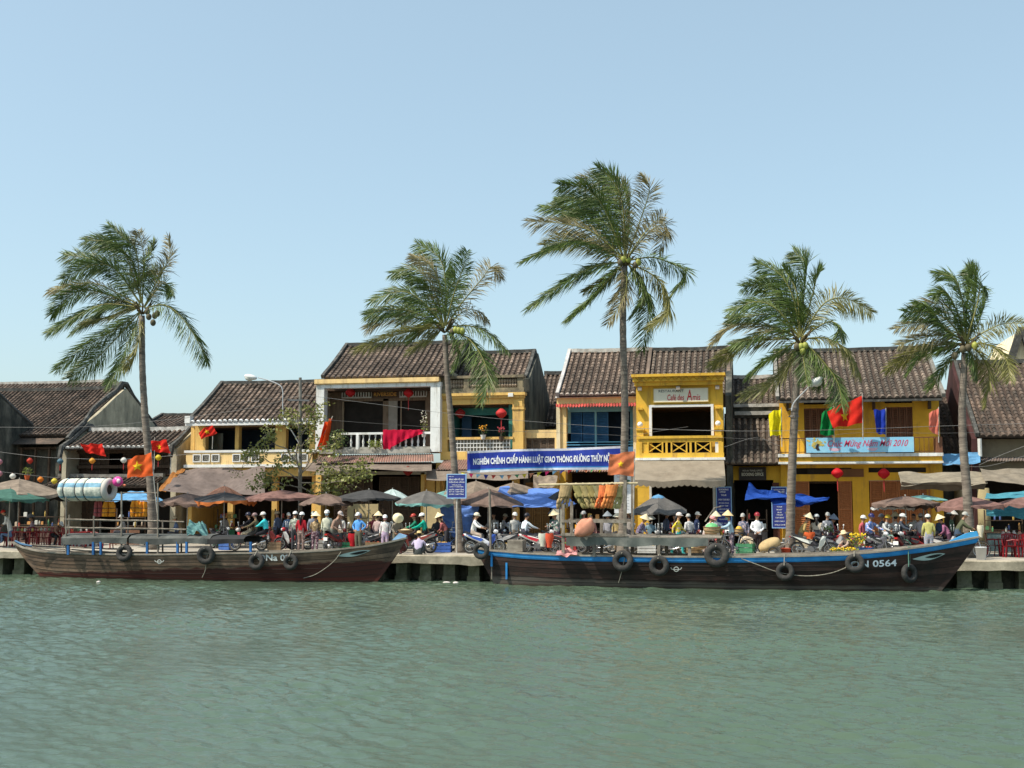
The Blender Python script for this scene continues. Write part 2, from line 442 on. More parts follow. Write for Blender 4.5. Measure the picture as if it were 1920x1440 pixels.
def gable(mb, X, Yf, Zf, Yr, Zr, Yb, Zb, Z0, t=.25):   # side wall up to the roof slopes
    mb.prism([(X, Yf, Z0), (X, Yf, Zf), (X, Yr, Zr), (X, Yb, Zb), (X, Yb, Z0)], (t, 0, 0))
def pl(mb, x0, x1, z0, z1, y, n, m_gap=.02, d=.03):    # row of boards
    w_ = (x1 - x0) / n
    for i in range(n): mb.r = rnd.random(); mb.box(x0 + i * w_ + m_gap / 2, x0 + (i + 1) * w_ - m_gap / 2, y, y + d, z0, z1)
def shutter(h, x0, x1, y0, y1, dy, m=REDWOOD, n=2, name='shutter'):
    X0, X1, Z0, Z1 = h.X(x0, dy), h.X(x1, dy), max(1.02, h.Z(y1, dy)), h.Z(y0, dy); y = h.Y + dy
    for k in range(n):
        a = X0 + (X1 - X0) * k / n + .012; c = X0 + (X1 - X0) * (k + 1) / n - .012
        b = h.mb; fr = .06
        b.box(a, a + fr, y, y + .05, Z0, Z1); b.box(c - fr, c, y, y + .05, Z0, Z1)
        for z in (Z0, (Z0 + Z1) / 2 - fr / 2, Z1 - fr): b.box(a + fr, c - fr, y + .003, y + .047, z, z + fr)
        nl = max(4, int((Z1 - Z0) / .09))
        for q in range(nl):
            z = Z0 + fr + (Z1 - Z0 - 2 * fr) * (q + .5) / nl
            b.bar((a + fr, y + .03, z), (c - fr, y + .03, z), .045, .012, up=(0, -.7, .7))
        b.box(a + fr, c - fr, y + .05, y + .055, Z0 + fr, Z1 - fr)
        b.build(name, m)
def corrugated(mb, p00, p10, p01, p11, pitch=.12, amp=.025):  # p00-p10 upper edge, p01-p11 lower edge
    p00, p10, p01, p11 = map(V, (p00, p10, p01, p11)); n = int((p10 - p00).length / pitch) * 4
    mb.sheet(lambda a, b: p00.lerp(p10, a).lerp(p01.lerp(p11, a), b) + V((0, 0, amp * math.sin(a * n / 4 * 2 * PI))), n, 3)
TIN = mat('rusty_tin', (.26, .14, .11), (.36, .2, .16), rough=.7, var=.3, sc=2, stain=(.16, .12, .1), ssc=1.5, sthr=.52, bump=.2)
TIN_G = mat('grey_tin', (.2, .17, .15), rough=.8, var=.3, sc=2, stain=(.12, .09, .08), ssc=1.5, sthr=.52)
def baluster(mb, x, y, z0, z1, r=.06):
    H = z1 - z0
    mb.lathe([(r * .9, 0), (r * .9, H * .08), (r * .5, H * .16), (r, H * .36), (r * .85, H * .48), (r * .42, H * .66), (r * .5, H * .8), (r * .85, H * .92), (r * .85, H)], (x, y, z0), 8)

# ------------------------------------------------------------------ far roofs behind (left)
h = HS('old_house', 'long low tiled roof at the far left, behind the mossy gabled house', 74, -60, 184, 730)
Ze, Zr = h.Z(752), W(184, 716, 77).z
tiled_roof(h.root, h.X(-60), h.X(170), 73.6, Ze, 77, Zr, TILE, .3, .34, back=(80, Ze), seed=3, ridge=pm(.4, .39, .36, .9, .3))
h.mb.box(h.X(-60), h.X(170), 74, 80, 1, Ze - .05); gable(h.mb, h.X(170), 73.7, Ze, 77, Zr + .1, 80, Ze, 1); h.mb.build('wall', OLIVE)
h = HS('old_house', 'small tiled roof tucked between the olive gable and the yellow veranda house', 66, 280, 362, 790)
Ze, Zr = W(320, 806, 66).z, W(320, 779, 69).z
tiled_roof(h.root, h.X(262), h.X(385), 65.6, Ze, 69, Zr, TILE_OLD, .28, .3, back=(72, Ze), seed=4)
h.mb.box(h.X(262), h.X(385), 66, 72, 1, Ze - .05); h.mb.build('wall', OLIVE)

# mossy house with the olive gable
h = HS('old_house', 'large weathered house with olive bare gable and dark curved coping at left', 58, -40, 130, 800)
Ye, Ze = 57.3, W(100, 816, 57.3).z
XR = W(131, 822, 57.3).x; Yr = 57.3 * (1420 - 131) / (1420 - 243); Zr = W(243, 727, Yr).z
Yb = Yr + (Yr - 57.3) * .95; Zb = Ze + .1
tiled_roof(h.root, h.X(-140), XR - .1, Ye, Ze, Yr, Zr, TILE_OLD, .26, .27, back=(Yb, Zb), verge=(1, 0), seed=5, sag=.12)
m = h.mb
gable(m, XR - .12, 57.4, Ze - .1, Yr, Zr - .05, Yb, Zb, 1, .24)
m.build('gable_wall', OLIVE)
cp = [(XR, 57.1, Ze - .25), (XR, 57.5, Ze + .12), (XR, 58.6, Ze + .75)] + [(XR, 57.3 + (Yr - 57.3) * t, Ze + (Zr - Ze) * (t + .08 * math.sin(t * PI)) + .12) for t in (.4, .55, .7, .82)] + \
     [(XR, Yr - .35, Zr + .22), (XR, Yr + .15, Zr + .22), (XR, Yr + 1, Zr - .45), (XR, Yb, Zb + .1)]
m.tube(cp, [.16, .13, .13, .13, .13, .15, .13, .17, .17, .14, .12], 6)
m.build('coping', COPING)
m.box(h.X(-140), XR - .12, 58, Yb, 1, Ze - .12); m.build('wall', DARKWALL)
# street side: lean-to roof and dark shop front
z1 = W(100, 812, 56.9).z; z0 = W(100, 838, 56).z
h2 = MB(h.root)
for (a, b_) in (((h.X(30), 58, z1), (XR - .3, 58, z1)),):
    h2.sheet(lambda u, v: V(a).lerp(V(b_), u) + V((0, -1.4 * v, -.45 * v - .15 * v * v)), 10, 5)
h2.build('lean_to_roof', TILE_OLD)
h.storey(-140, 114, 838, 1030, -1, 1.2, DARKWALL, mat('shop_front', (.05, .04, .032), rough=.9, var=.5, sc=2, stretch=(4, 4, .5)))
for a in (40, 66, 92):
    m.box(h.X(a, -1), h.X(a + 3, -1), 57, 57.12, 1, h.Z(840, -1))
m.build('shop_post', OLDWOOD)
# nearest left neighbour: dark wall stepping down
h = HS('old_house', 'blackened mossy side wall of the house at the left edge of the row', 54.5, -90, 40, 800)
m = h.mb; XR = W(-34, 800, 54.5).x
za = W(-34, 735, 54.5).z; zb = W(62, 818, 56.9).z
gable(m, XR, 54.5, za - 1.6, 55.2, za, 60, zb - .3, 1, .3); m.box(XR - 6, XR, 54.6, 59.8, 1, za - 1.7); m.build('wall', DARKWALL)
m.tube([(XR + .1, 54.3, za - 1.7), (XR + .1, 55.2, za + .15), (XR + .1, 57, za - .8), (XR + .12, 59, za - 1.75), (XR + .12, 60.2, zb - .05)], .19, 6); m.build('coping', COPING)
tiled_roof(h.root, XR - 6, XR - .1, 54.4, za - 1.7, 55.2, za, TILE_OLD, .28, .3, back=(60, zb - .3), verge=(0, 0), seed=6)

# little house with the whitened ridge
h = HS('old_house', 'small single storey house with whitened ridge and curled gable beside the first palm', 57, 118, 362, 830)
Ze, Zr = W(220, 840, 56.5).z, W(240, 807, 58.9).z
X0, X1 = h.X(122, -.5), W(322, 838, 56.5).x
tiled_roof(h.root, X0, X1, 56.5, Ze, 58.9, Zr, TILE_OLD, .3, .3, back=(61.4, Ze), ridge=pm(.55, .54, .51, .9, .35, stain=(.1, .1, .09)), verge=(0, 0), endm=pm(.5, .49, .46, .9, .4), seed=7, rh=.26)
m = h.mb
gable(m, X1 - .05, 56.6, Ze - .05, 58.9, Zr, 61.4, Ze, 1, .3); gable(m, X0 - .2, 56.6, Ze - .05, 58.9, Zr, 61.4, Ze, 1, .25)
m.build('gable_wall', OLIVE)
for X_ in (X1 + .1, X0 - .1):
    m.tube([(X_, 56.2, Ze - .5), (X_, 56.35, Ze + .05), (X_, 57.2, Ze + .45), (X_, 58.2, Zr - .05), (X_, 58.7, Zr + .25), (X_, 59.1, Zr + .25), (X_, 59.8, Zr - .2), (X_, 61.4, Ze)], [.13, .16, .14, .14, .18, .18, .14, .12], 6)
m.build('coping', COPING)
h.storey(122, 330, 842, 892, .3, 2.6, OLIVE, OLDWOOD)
h.box(120, 128, 836, 892, -.1, .3); h.box(320, 331, 836, 892, -.1, .3); m.build('pillar', mat('limewash_pillar', (.5, .5, .47), rough=.9, var=.2, sc=2, stain=(.12, .13, .14), ssc=2.4, sthr=.5))
for a, b_ in ((130, 168), (168, 206), (232, 262), (290, 318)): shutter(h, a, b_, 850, 888, .8, OLDWOOD, 2)
h.box(128, 320, 872, 878, .6, .06); h.box(128, 320, 842, 850, .6, .1); m.build('beam', OLDWOOD)
Zt, Zl = W(220, 893, 56.8).z, W(220, 912, 55.6).z
tiled_roof(h.root, h.X(112), h.X(308), 55.5, Zl, 57.1, Zt, TILE_OLD, .26, .28, verge=(0, 0), name='pent_roof', seed=8, ridge=pm(.2, .19, .17, .9, .4))
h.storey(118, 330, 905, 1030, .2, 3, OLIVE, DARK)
shutter(h, 122, 190, 915, 1020, 1.2, OLDWOOD, 3, 'door_board')

# ------------------------------------------------------------------ yellow veranda house
h = HS('veranda_house', 'yellow house with white scalloped eave and an open veranda behind grille panels', 57, 352, 592, 810)
m = h.mb
Ze, Zr = W(470, 791, 56.3).z, W(500, 718, 60.2).z
X0, X1 = W(356, 790, 56.3).x, h.X(600)
tiled_roof(h.root, X0, X1, 56.3, Ze, 60.2, Zr, TILE, .3, .32, back=(64, Ze), verge=(1, 0), endm=WHITE, seed=9, vw=.18)
m.box(X0 - .25, X1 - .05, 56.28, 56.42, Ze - .16, Ze - .02); m.box(X0 - .25, X0 + .05, 56.2, 56.6, Ze - .02, Ze + .35); m.build('eave_board', WHITE)
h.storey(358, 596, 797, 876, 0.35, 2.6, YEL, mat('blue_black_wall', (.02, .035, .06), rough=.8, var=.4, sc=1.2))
for a, b_ in ((366, 386), (441, 448), (516, 536), (580, 592)): h.box(a, b_, 797, 848, .05, .35); m.build('column', YEL)
h.box(358, 596, 794, 800, .06, .3); m.build('beam', pm(.3, .2, .1, .8, .2))
m.box(h.X(390, 2), h.X(420, 2), 58.9, 58.93, h.Z(848, 2), h.Z(812, 2)); m.build('window', mat('greenish_pane', (.12, .16, .12), rough=.2, spec=.6))
h.box(350, 586, 849, 877, -.25, .14); m.build('parapet', YEL2)
h.box(346, 590, 843.5, 848, -.3, .24); h.box(346, 590, 870.5, 876, -.3, .24); m.build('parapet_rail', WHITE)
for g in (363, 380, 398, 437, 454, 472, 528, 546, 563):
    X_, Xb = h.X(g, -.28), h.X(g + 15, -.28); Z0, Z1 = h.Z(866, -.28), h.Z(851, -.28)
    m.m = 1; m.box(X_ + .03, Xb - .03, 56.735, 56.75, Z0 + .03, Z1 - .03); m.m = 0
    for q in ((X_, X_ + .05, Z0, Z1), (Xb - .05, Xb, Z0, Z1), (X_ + .05, Xb - .05, Z0, Z0 + .05), (X_ + .05, Xb - .05, Z1 - .05, Z1)): m.box(q[0], q[1], 56.69, 56.745, q[2], q[3])
    m.m = 2; cx, cz = (X_ + Xb) / 2, (Z0 + Z1) / 2
    for sx in (-1, 1): m.bar((cx - sx * .13, 56.725, cz - .13), (cx + sx * .13, 56.725, cz + .13), .02, .03, up=(0, 1, 0))
    m.torus((cx, 56.725, cz), (0, 1, 0), .09, .014, 12, 4)
    m.build('grille', [WHITE, pm(.12, .11, .09), pm(.3, .29, .25)])
h.box(356, 592, 878, 893, .0, .3); m.build('floor_band', YEL)
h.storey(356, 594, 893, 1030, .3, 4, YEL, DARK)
h.box(430, 440, 893, 1030, .3, .25); h.box(512, 522, 893, 1030, .3, .25); m.build('pillar', YEL)
m.bar(V((h.X(480), 56.9, h.Z(868))), V((h.X(520), 56.9, h.Z(868))), .05, .35); m.build('shop_sign', pm(.45, .22, .03, .6, .5))

# ------------------------------------------------------------------ RIVERSIDE house
h = HS('riverside_house', 'tall house with white framed balcony, red lanterns and a dark riverside restaurant board', 56.6, 590, 826, 780)
m = h.mb
Ze, Zr = W(720, 707, 56.3).z, W(745, 646, 59.9).z
X0, X1 = W(608, 707, 56.3).x, W(842, 707, 56.3).x
tiled_roof(h.root, X0, X1, 56.3, Ze, 59.9, Zr, TILE, .295, .3, back=(63.5, Ze), verge=(1, 1), seed=10)
m.box(X0, X1, 57.2, 63.4, h.Z(707, 2), Ze - .03); m.build('attic_wall', OLIVE)
h.box(588, 822, 709, 717, -.42, .5); h.box(590, 820, 713, 719, -.36, .43); m.build('cornice', YEL2)
h.box(592, 826, 718.5, 726, -.3, .5); m.build('lintel', WHI)
h.box(592, 607, 726, 845, -.3, .5); m.build('pillar', WHI); h.box(807, 825, 726, 848, -.3, .5); m.build('pillar', WHI)
h.storey(594, 824, 726, 848, .21, 1.9, pm(.33, .27, .2, .9, .2), mat('timber_wall', (.13, .085, .055), rough=.8, var=.3, sc=3, stretch=(5, 5, .6)))
# timber screen with two openings
dy = 1.5
for r_ in ((607, 642, 726, 848), (718, 728, 748, 848), (797, 808, 726, 848), (642, 797, 726, 731), (642, 797, 745, 752)): h.box(*r_, dy, .12)
m.build('timber_frame', mat('pale_timber', (.2, .14, .095), rough=.8, var=.3, sc=3, stretch=(5, 5, .6)))
h.box(642, 718, 752, 848, dy + .25, .03); h.box(745, 797, 752, 848, dy + .25, .03); m.build('door_dark_board', DARK)  # dark boards in place of the shaded room behind the two openings
h.box(728, 745, 752, 848, dy + .02, .05); m.build('door_leaf', pm(.3, .27, .23, .8, .2))
h.box(642, 644, 752, 848, dy, .1); h.box(751, 752.4, 752, 848, dy, .08); m.build('door_frame', pm(.4, .3, .2))
for a, b_ in ((640, 697), (748, 799)):
    h.box(a, b_, 729, 731, dy - .06, .05); h.box(a, b_, 743.5, 746, dy - .06, .05)
    k = a
    while k < b_: h.box(k, k + 2.2, 731, 743.5, dy - .05, .04); k += 5
    m.build('lattice_panel', pm(.62, .6, .55, .7))
h.box(600, 807, 842, 850, -.35, .4); h.box(645, 807, 838, 842, -.24, .2); m.build('balcony_ledge', mat('stained_white', (.5, .49, .45), rough=.9, var=.2, sc=2, stain=(.2, .19, .16), ssc=2, sthr=.5))
h.box(640, 807, 810.5, 814.5, -.24, .2); m.build('hand_rail', WHI)
zb0, zb1 = h.Z(838, -.14), h.Z(814.5, -.14)
k = 659
while k < 806:
    if abs(k - 670) < 4 or abs(k - 738) < 4: h.box(k - 2.4, k + 2.4, 814.5, 842, -.27, .24); m.build('newel_post', WHI)
    else: baluster(m, h.X(k, -.14), h.Y - .14, zb0, zb1, .065); m.build('baluster', WHI, smooth=True)
    k += 11.4
# tin roof, canopy board and shop below
corrugated(m, (h.X(602), 56.4, h.Z(853)), (h.X(815), 56.4, h.Z(852)), (h.X(592, -.9), 55.5, h.Z(868, -1)), (h.X(816, -.9), 55.5, h.Z(866, -1)))
m.build('tin_roof', TIN)
ZA, ZB = h.Z(867, -.6), h.Z(882, -2.2)
m.sheet(lambda u, v: V((h.X(575 + 235 * u, -.6 - 1.6 * v), 56 - 1.6 * v, ZA + (ZB - ZA) * v - .05 * math.sin(u * 9) * v)), 24, 6)
m.build('awning', mat('grey_brown_canvas', (.22, .18, .15), rough=.95, var=.15, sc=2, stain=(.13, .1, .085), ssc=1.4, sthr=.55, trans=.15))
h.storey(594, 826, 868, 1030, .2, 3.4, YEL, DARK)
h.box(594, 830, 884, 890, -.1, .25); m.build('beam', pm(.4, .37, .3, .8))
h.box(594, 604, 890, 1030, -.1, .25); h.box(790, 797, 886, 1030, -.1, .25); m.build('pillar', YEL)
for a, b_ in ((628, 700), (712, 788)): shutter(h, a, b_, 894, 1020, .5, OLDWOOD, 4, 'door_board')

# ------------------------------------------------------------------ yellow house with the teal room
h = HS('teal_room_house', 'yellow house with stone parapet, teal painted balcony room and white lattice rail', 56.8, 826, 1042, 780)
m = h.mb
X0, X1 = W(842, 715, 57.6).x, W(983, 722, 57.6).x
Ze, Zr = W(915, 712, 57.6).z, W(960, 661, 60).z
tiled_roof(h.root, X0, X1, 57.6, Ze, 60.0, Zr, TILE, .285, .3, back=(63.2, Ze), verge=(0, 1), seed=11)
gable(m, X1 - .02, 57.5, Ze, 60, Zr - .08, 63.4, Ze - .6, 1, .3); m.build('gable_wall', DARKWALL)
h.box(826, 982, 703, 708, -.25, .6); h.box(826, 982, 727, 736, -.2, .5); m.build('parapet_band', mat('stained_cornice', (.33, .27, .17), rough=.95, var=.3, sc=2, stain=(.1, .09, .07), ssc=1.7, sthr=.5, bump=.5))
for a in (828, 869, 919, 970): h.box(a, a + 10, 708, 727, -.18, .4); 
h.box(826, 982, 708, 727, .3, .12)
m.build('parapet_pier', mat('stained_cornice', (0, 0, 0)))
for (a, b_) in ((838, 869), (879, 919), (929, 970)):
    k = a + 3
    while k < b_ - 2:
        for s_ in (0, 1): m.lathe([(.05, 0), (.09, .09), (.05, .2)], (h.X(k, -.05), h.Y - .05, h.Z(726, -.05) + s_ * .21), 6)
        k += 5
    m.build('parapet_lattice', mat('terracotta_lattice', (.33, .25, .18), rough=.9, var=.3))
h.box(824, 984, 736, 741, -.22, .55); h.box(826, 982, 741, 746, -.12, .4); h.box(827, 981, 746, 757.5, -.02, .3); m.build('cornice', YEL)
for a, b_ in ((823, 839), (961, 981)):
    h.box(a, b_, 757, 848, -.08, .4); h.box(a - 1, b_ + 1, 764, 768, -.12, .46); h.box(a + 2, b_ - 2, 750, 763, -.1, .3); m.build('column', YEL)
h.box(826, 982, 846, 862, -.1, .5); m.build('floor_band', YEL); h.box(838, 962, 819, 823.5, -.14, .2); m.build('hand_rail', YEL)
zl0, zl1 = h.Z(846, -.05), h.Z(823.5, -.05); xa, xb = h.X(852, -.05), h.X(956, -.05)
m.sheet(lambda u, v: V((xa + (xb - xa) * u, h.Y - .02, zl0 + (zl1 - zl0) * v)), 1, 1)
m.build('lattice_back', pm(.18, .16, .12))
nx_ = 17
for i in range(nx_ + 1):
    x = xa + (xb - xa) * i / nx_
    m.tube([(x + .045 * math.sin(j * PI / 1.0 + i * PI), h.Y - .06, zl0 + (zl1 - zl0) * j / 6) for j in range(7)], .022, 4)
for j in range(4): m.box(xa, xb, h.Y - .075, h.Y - .045, zl0 + (zl1 - zl0) * j / 3 - .02, zl0 + (zl1 - zl0) * j / 3 + .02)
m.build('lattice', WHITE)
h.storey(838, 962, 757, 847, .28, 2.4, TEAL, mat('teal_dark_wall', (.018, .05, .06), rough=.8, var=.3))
h.box(846, 960, 757.5, 778, 1.2, .1); m.build('valance', TEAL)
h.box(866, 884, 778, 846, 1.6, .05); m.build('door_leaf', pm(.03, .08, .16))
m.box(h.X(955), h.X(964), h.Y - .3, h.Y - .12, h.Z(744, -.3), h.Z(737, -.3)); m.build('lamp', WHITE)
# lower linking wall with shutters, at right of the columns
h.box(984, 1047, 807, 822, .35, .3); h.box(982, 986, 822, 865, .35, .25); h.box(1040, 1047, 822, 865, .35, .25); m.build('link_wall', YEL2)
shutter(h, 984, 1041, 824, 850, .45, pm(.14, .1, .07, .8, .2), 4)
h.box(984, 1047, 850, 866, .35, .3); m.build('link_band', YEL2)
corrugated(m, (h.X(835), 56.6, h.Z(862)), (h.X(1045), 56.6, h.Z(860)), (h.X(818, -1.2), 55.6, h.Z(880, -1.2)), (h.X(1046, -1.2), 55.6, h.Z(879, -1.2)))
m.build('tin_roof', TIN)
ZA, ZB = h.Z(879, -.9), h.Z(899, -2.4)
m.sheet(lambda u, v: V((h.X(800 + 190 * u, -.9 - 1.5 * v), 55.9 - 1.5 * v, ZA + (ZB - ZA) * v - .05 * math.sin(u * 11) * v)), 24, 6)
m.build('awning', mat('tan_canvas', (.22, .185, .155), rough=.95, var=.15, sc=2, stain=(.15, .12, .1), ssc=1.4, sthr=.58, trans=.15))
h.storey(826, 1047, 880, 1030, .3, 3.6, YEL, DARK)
h.box(798, 816, 880, 1030, .05, .3); h.box(960, 972, 890, 1030, .05, .3); h.box(1036, 1046, 880, 1030, .05, .3); m.build('pillar', YEL)
h.box(818, 838, 888, 1020, .5, .06); m.build('door_leaf', pm(.03, .12, .14)); shutter(h, 985, 1030, 905, 1020, .6, pm(.25, .14, .05, .8), 3, 'door_board')
# roof peeping out between the gables
h = HS('old_house', 'narrow reddish roof peeping out between the grey gable and the blue shuttered house', 63, 1024, 1056, 730)
Ze, Zr = W(1040, 800, 62).z, W(1050, 700, 65.5).z
tiled_roof(h.root, h.X(1006), h.X(1050), 62, Ze, 65.5, Zr, TILE, .28, .3, back=(69, Ze), verge=(0, 1), seed=12)
h.mb.box(h.X(1006), h.X(1050), 62.3, 69, 1, Ze - .05); h.mb.build('wall', OLIVE)

# ------------------------------------------------------------------ cream house with blue shutters
h = HS('blue_shutter_house', 'cream and yellow house with blue shutters under a striped red eave trim', 57, 1044, 1196, 790)
m = h.mb
Ze, Zr = W(1120, 741, 56.6).z, W(1140, 658, 60.6).z
X0, X1 = W(1048, 741, 56.6).x, W(1204, 741, 56.6).x
tiled_roof(h.root, X0, X1, 56.6, Ze, 60.6, Zr, TILE, .295, .3, back=(64.6, Ze), verge=(1, 0), ridge=pm(.5, .48, .44, .9, .4, stain=(.2, .18, .15)), vm=pm(.42, .41, .4, .9, .3), endm=pm(.35, .3, .26, .9, .4), seed=13)
h.box(1041, 1197, 742, 744.5, -.3, .5); m.build('eave_board', WHI); h.box(1044, 1196, 744.5, 757, -.15, .4); m.build('fascia', YEL2)
corrugated(m, (h.X(1044), 56.75, h.Z(757)), (h.X(1196), 56.75, h.Z(757)), (h.X(1043, -.7), 56.3, h.Z(762, -.7)), (h.X(1197, -.7), 56.3, h.Z(762, -.7)), .14, .035)
m.build('eave_trim', pm(.35, .06, .05, .7, .5))
for a, b_ in ((1043, 1050), (1050, 1062), (1187, 1197)): h.box(a, b_, 762, 900, .0 if b_ != 1062 else .1, .4); m.build('pillar', CREAM if b_ != 1062 else YEL2)
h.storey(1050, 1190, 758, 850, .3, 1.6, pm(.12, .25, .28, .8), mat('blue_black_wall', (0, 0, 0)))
h.box(1062, 1188, 762, 772, .5, .1); m.build('lintel', LBLUE)
h.box(1062, 1070, 772, 812, .5, .06); m.build('side_panel', pm(.3, .5, .5))
for a, b_ in ((1070, 1092), (1093, 1115), (1119, 1141)): shutter(h, a, b_, 773, 828, .8, BLUEP, 1)
h.box(1115, 1118.5, 772, 850, .5, .06); m.build('post', LBLUE)
for y_ in (828, 833): h.box(1062, 1188, y_, y_ + 1.6, .1, .05)
m.build('rail', pm(.1, .32, .5)); h.box(1062, 1188, 838, 850, .06, .2); m.build('parapet', pm(.06, .17, .35))
h.box(1044, 1196, 850, 868, -.02, .4); m.build('floor_band', YEL2)
corrugated(m, (h.X(1030), 56.6, h.Z(872)), (h.X(1192), 56.6, h.Z(872)), (h.X(1028, -1.2), 55.6, h.Z(884, -1.2)), (h.X(1192, -1.2), 55.6, h.Z(884, -1.2)))
m.build('tin_roof', TIN)
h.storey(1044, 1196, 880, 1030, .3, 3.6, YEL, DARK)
h.box(1046, 1060, 880, 1030, .05, .3); h.box(1182, 1200, 880, 1030, .05, .3); m.build('pillar', YEL3)

# ------------------------------------------------------------------ café
h = HS('cafe_house', 'mustard yellow restaurant with cross braced balcony, globe lamps and a wide beige awning', 55.6, 1190, 1358, 780)
m = h.mb
Ze, Zr = W(1270, 742, 56.8).z, W(1285, 656, 60.6).z
X0, X1 = W(1208, 742, 56.8).x, W(1362, 742, 56.8).x
tiled_roof(h.root, X0 + .1, X1, 56.8, Ze, 60.6, Zr, TILE_GREY, .295, .3, back=(64.6, Ze), verge=(1, 1), vm=TILE, seed=14)
gable(m, X1 - .03, 56, Ze - .1, 60.6, Zr - .1, 64.6, Ze - .1, 1, .28); m.build('gable_wall', DARKWALL)
h.box(1184, 1361, 700, 705, -.55, .9); h.box(1187, 1358, 705, 714, -.42, .7); h.box(1190, 1356, 714, 722, -.28, .5)
m.build('cornice', YEL3)
for i in range(12):
    a = 1192 + i * 13.6
    m.tube([(h.X(a, -.44), h.Y - .44, h.Z(706, -.44)), (h.X(a + 6.8, -.44), h.Y - .44, h.Z(713, -.44)), (h.X(a + 13.6, -.44), h.Y - .44, h.Z(706, -.44))], .014, 4)
m.build('cornice_zigzag', pm(.45, .25, .02))
for r_ in ((1193, 1222, 722, 858), (1334, 1356, 722, 858), (1222, 1334, 722, 761)): h.box(*r_, 0, .3)
m.build('wall', YEL3)
for r_ in ((1217, 1222, 763, 818), (1333, 1338, 763, 818), (1217, 1338, 758.5, 763)): h.box(*r_, -.06, .16)
m.build('window_frame', WHITE)
h.storey(1200, 1354, 760, 852, .3, 3, YEL3, DARK)
for a in (1200, 1346):
    h.box(a - 8, a + 8, 802, 806, -.45, .4); h.box(a - 6, a + 6, 806, 818, -.4, .32)
    h.box(a - 5, a + 5, 763, 767, -.22, .2)
    m.build('lamp_pedestal', YEL3)
    m.ell((h.X(a, -.25), h.Y - .25, h.Z(795, -.25)), .13, 14, 10); m.build('globe_lamp', pm(.85, .85, .83, .3, .02), smooth=True)
h.box(1194, 1354, 817, 822, -.5, .3); h.box(1196, 1352, 823, 829, -.44, .2); h.box(1192, 1356, 849, 858, -.46, .7); m.build('balcony_rail', YEL3)
for a, b_ in ((1192, 1203), (1346, 1355)): h.box(a, b_, 829, 849, -.46, .24); m.build('balcony_post', YEL3)
for a, b_ in ((1203, 1213), (1340, 1346)): h.box(a, b_, 829, 849, -.4, .1); m.build('balcony_infill', WHITE if a > 1300 else YEL3)
for a, b_ in ((1213, 1243), (1257, 1288), (1302, 1333)):
    x0_, x1_, z0_, z1_ = h.X(a, -.38), h.X(b_, -.38), h.Z(849, -.38), h.Z(829, -.38); y = h.Y - .38
    m.bar((x0_, y, z0_), (x1_, y, z1_), .05, .06, up=(0, 1, 0)); m.bar((x0_, y + .004, z1_), (x1_, y + .004, z0_), .05, .06, up=(0, 1, 0))
    m.box(x0_, x0_ + .07, y - .06, y + .06, z0_, z1_); m.box(x1_ - .07, x1_, y - .06, y + .06, z0_, z1_)
    if b_ < 1330: m.box(x1_ + .1, x1_ + .2, y - .05, y + .05, z0_, z1_)
    m.build('cross_panel', YEL3)
h.box(1190, 1358, 858, 862.5, -.62, .9); m.build('ledge', WHI)
ZA, ZB = h.Z(864, -.6), h.Z(901, -3.2)
def aw(u, v): return V((h.X(1188 + 168 * u, -.6) + .25 * v * (u - .5), h.Y - .6 - 2.4 * v, ZA + (ZB - ZA) * v - .06 * math.sin(PI * v) + .04 * math.sin(u * 13) * v))
m.sheet(aw, 24, 8); m.build('awning', mat('beige_canvas', (.29, .25, .195), rough=.95, var=.12, sc=2, stain=(.2, .165, .125), ssc=1.2, sthr=.6, trans=.2))
m.sheet(lambda u, v: aw(u, 1) + V((0, -.01, -v * (.22 + .07 * abs(math.sin(u * PI * 17))))), 85, 2); m.build('awning_valance', mat('beige_canvas', (0, 0, 0)))
h.storey(1194, 1356, 862, 1030, .3, 4.5, YEL3, DARK)
h.box(1194, 1216, 880, 1030, .05, .3); m.build('pillar', YEL3); h.box(1216, 1220, 880, 1030, .0, .2); h.box(1334, 1339, 900, 1030, .0, .2); m.build('door_jamb', pm(.6, .6, .56))
for a in (1200, 1272, 1346):
    m.box(h.X(a, -.3) - .09, h.X(a, -.3) + .09, h.Y - .34, h.Y - .16, h.Z(731, -.3), h.Z(724, -.3)); m.build('wall_lamp', pm(.3, .26, .22))

# ------------------------------------------------------------------ dark booking-office house
h = HS('booking_office_house', 'narrow blackened house with a low tiled pent roof between the restaurant and the orange house', 58, 1356, 1464, 800)
m = h.mb
Ze, Zr = W(1420, 759, 58.5).z, W(1420, 708, 61.5).z
tiled_roof(h.root, h.X(1368, .5), h.X(1466, .5), 58.5, Ze, 61.5, Zr, TILE_GREY, .27, .3, back=(64.5, Ze), verge=(0, 0), ridge=pm(.4, .39, .37, .9, .4), seed=15)
h.box(1376, 1462, 757, 763, .3, .3); h.box(1378, 1460, 771, 778, .1, .4); m.build('cornice', pm(.5, .49, .46, .9, .3, stain=(.12, .12, .11)))
h.box(1368, 1464, 763, 885, .45, .3); m.build('wall', DARKWALL)
h.box(1362, 1376, 690, 1030, .6, .6); m.build('side_wall', mat('black_gable', (.05, .05, .05), rough=.9, var=.5, sc=2, stain=(.25, .24, .22), ssc=1.2, sthr=.64))
Zt, Zl = W(1410, 781, 58.4).z, W(1410, 869, 55.9).z
tiled_roof(h.root, h.X(1358), h.X(1460), 55.9, Zl, 58.4, Zt, TILE_GREY, .29, .3, verge=(0, 0), name='pent_roof', seed=16, rr=.3)
h.storey(1360, 1462, 873, 1030, -1, 4, ORA, DARK)
for r_ in ((1360, 1374, 874, 1030), (1448, 1462, 874, 1030), (1374, 1448, 874, 900)): h.box(*r_, -1.05, .2)
m.build('shop_front', ORA)
for a in (1340, 1370): h.box(1364, 1374, 905, 1030, -1.15, .08)
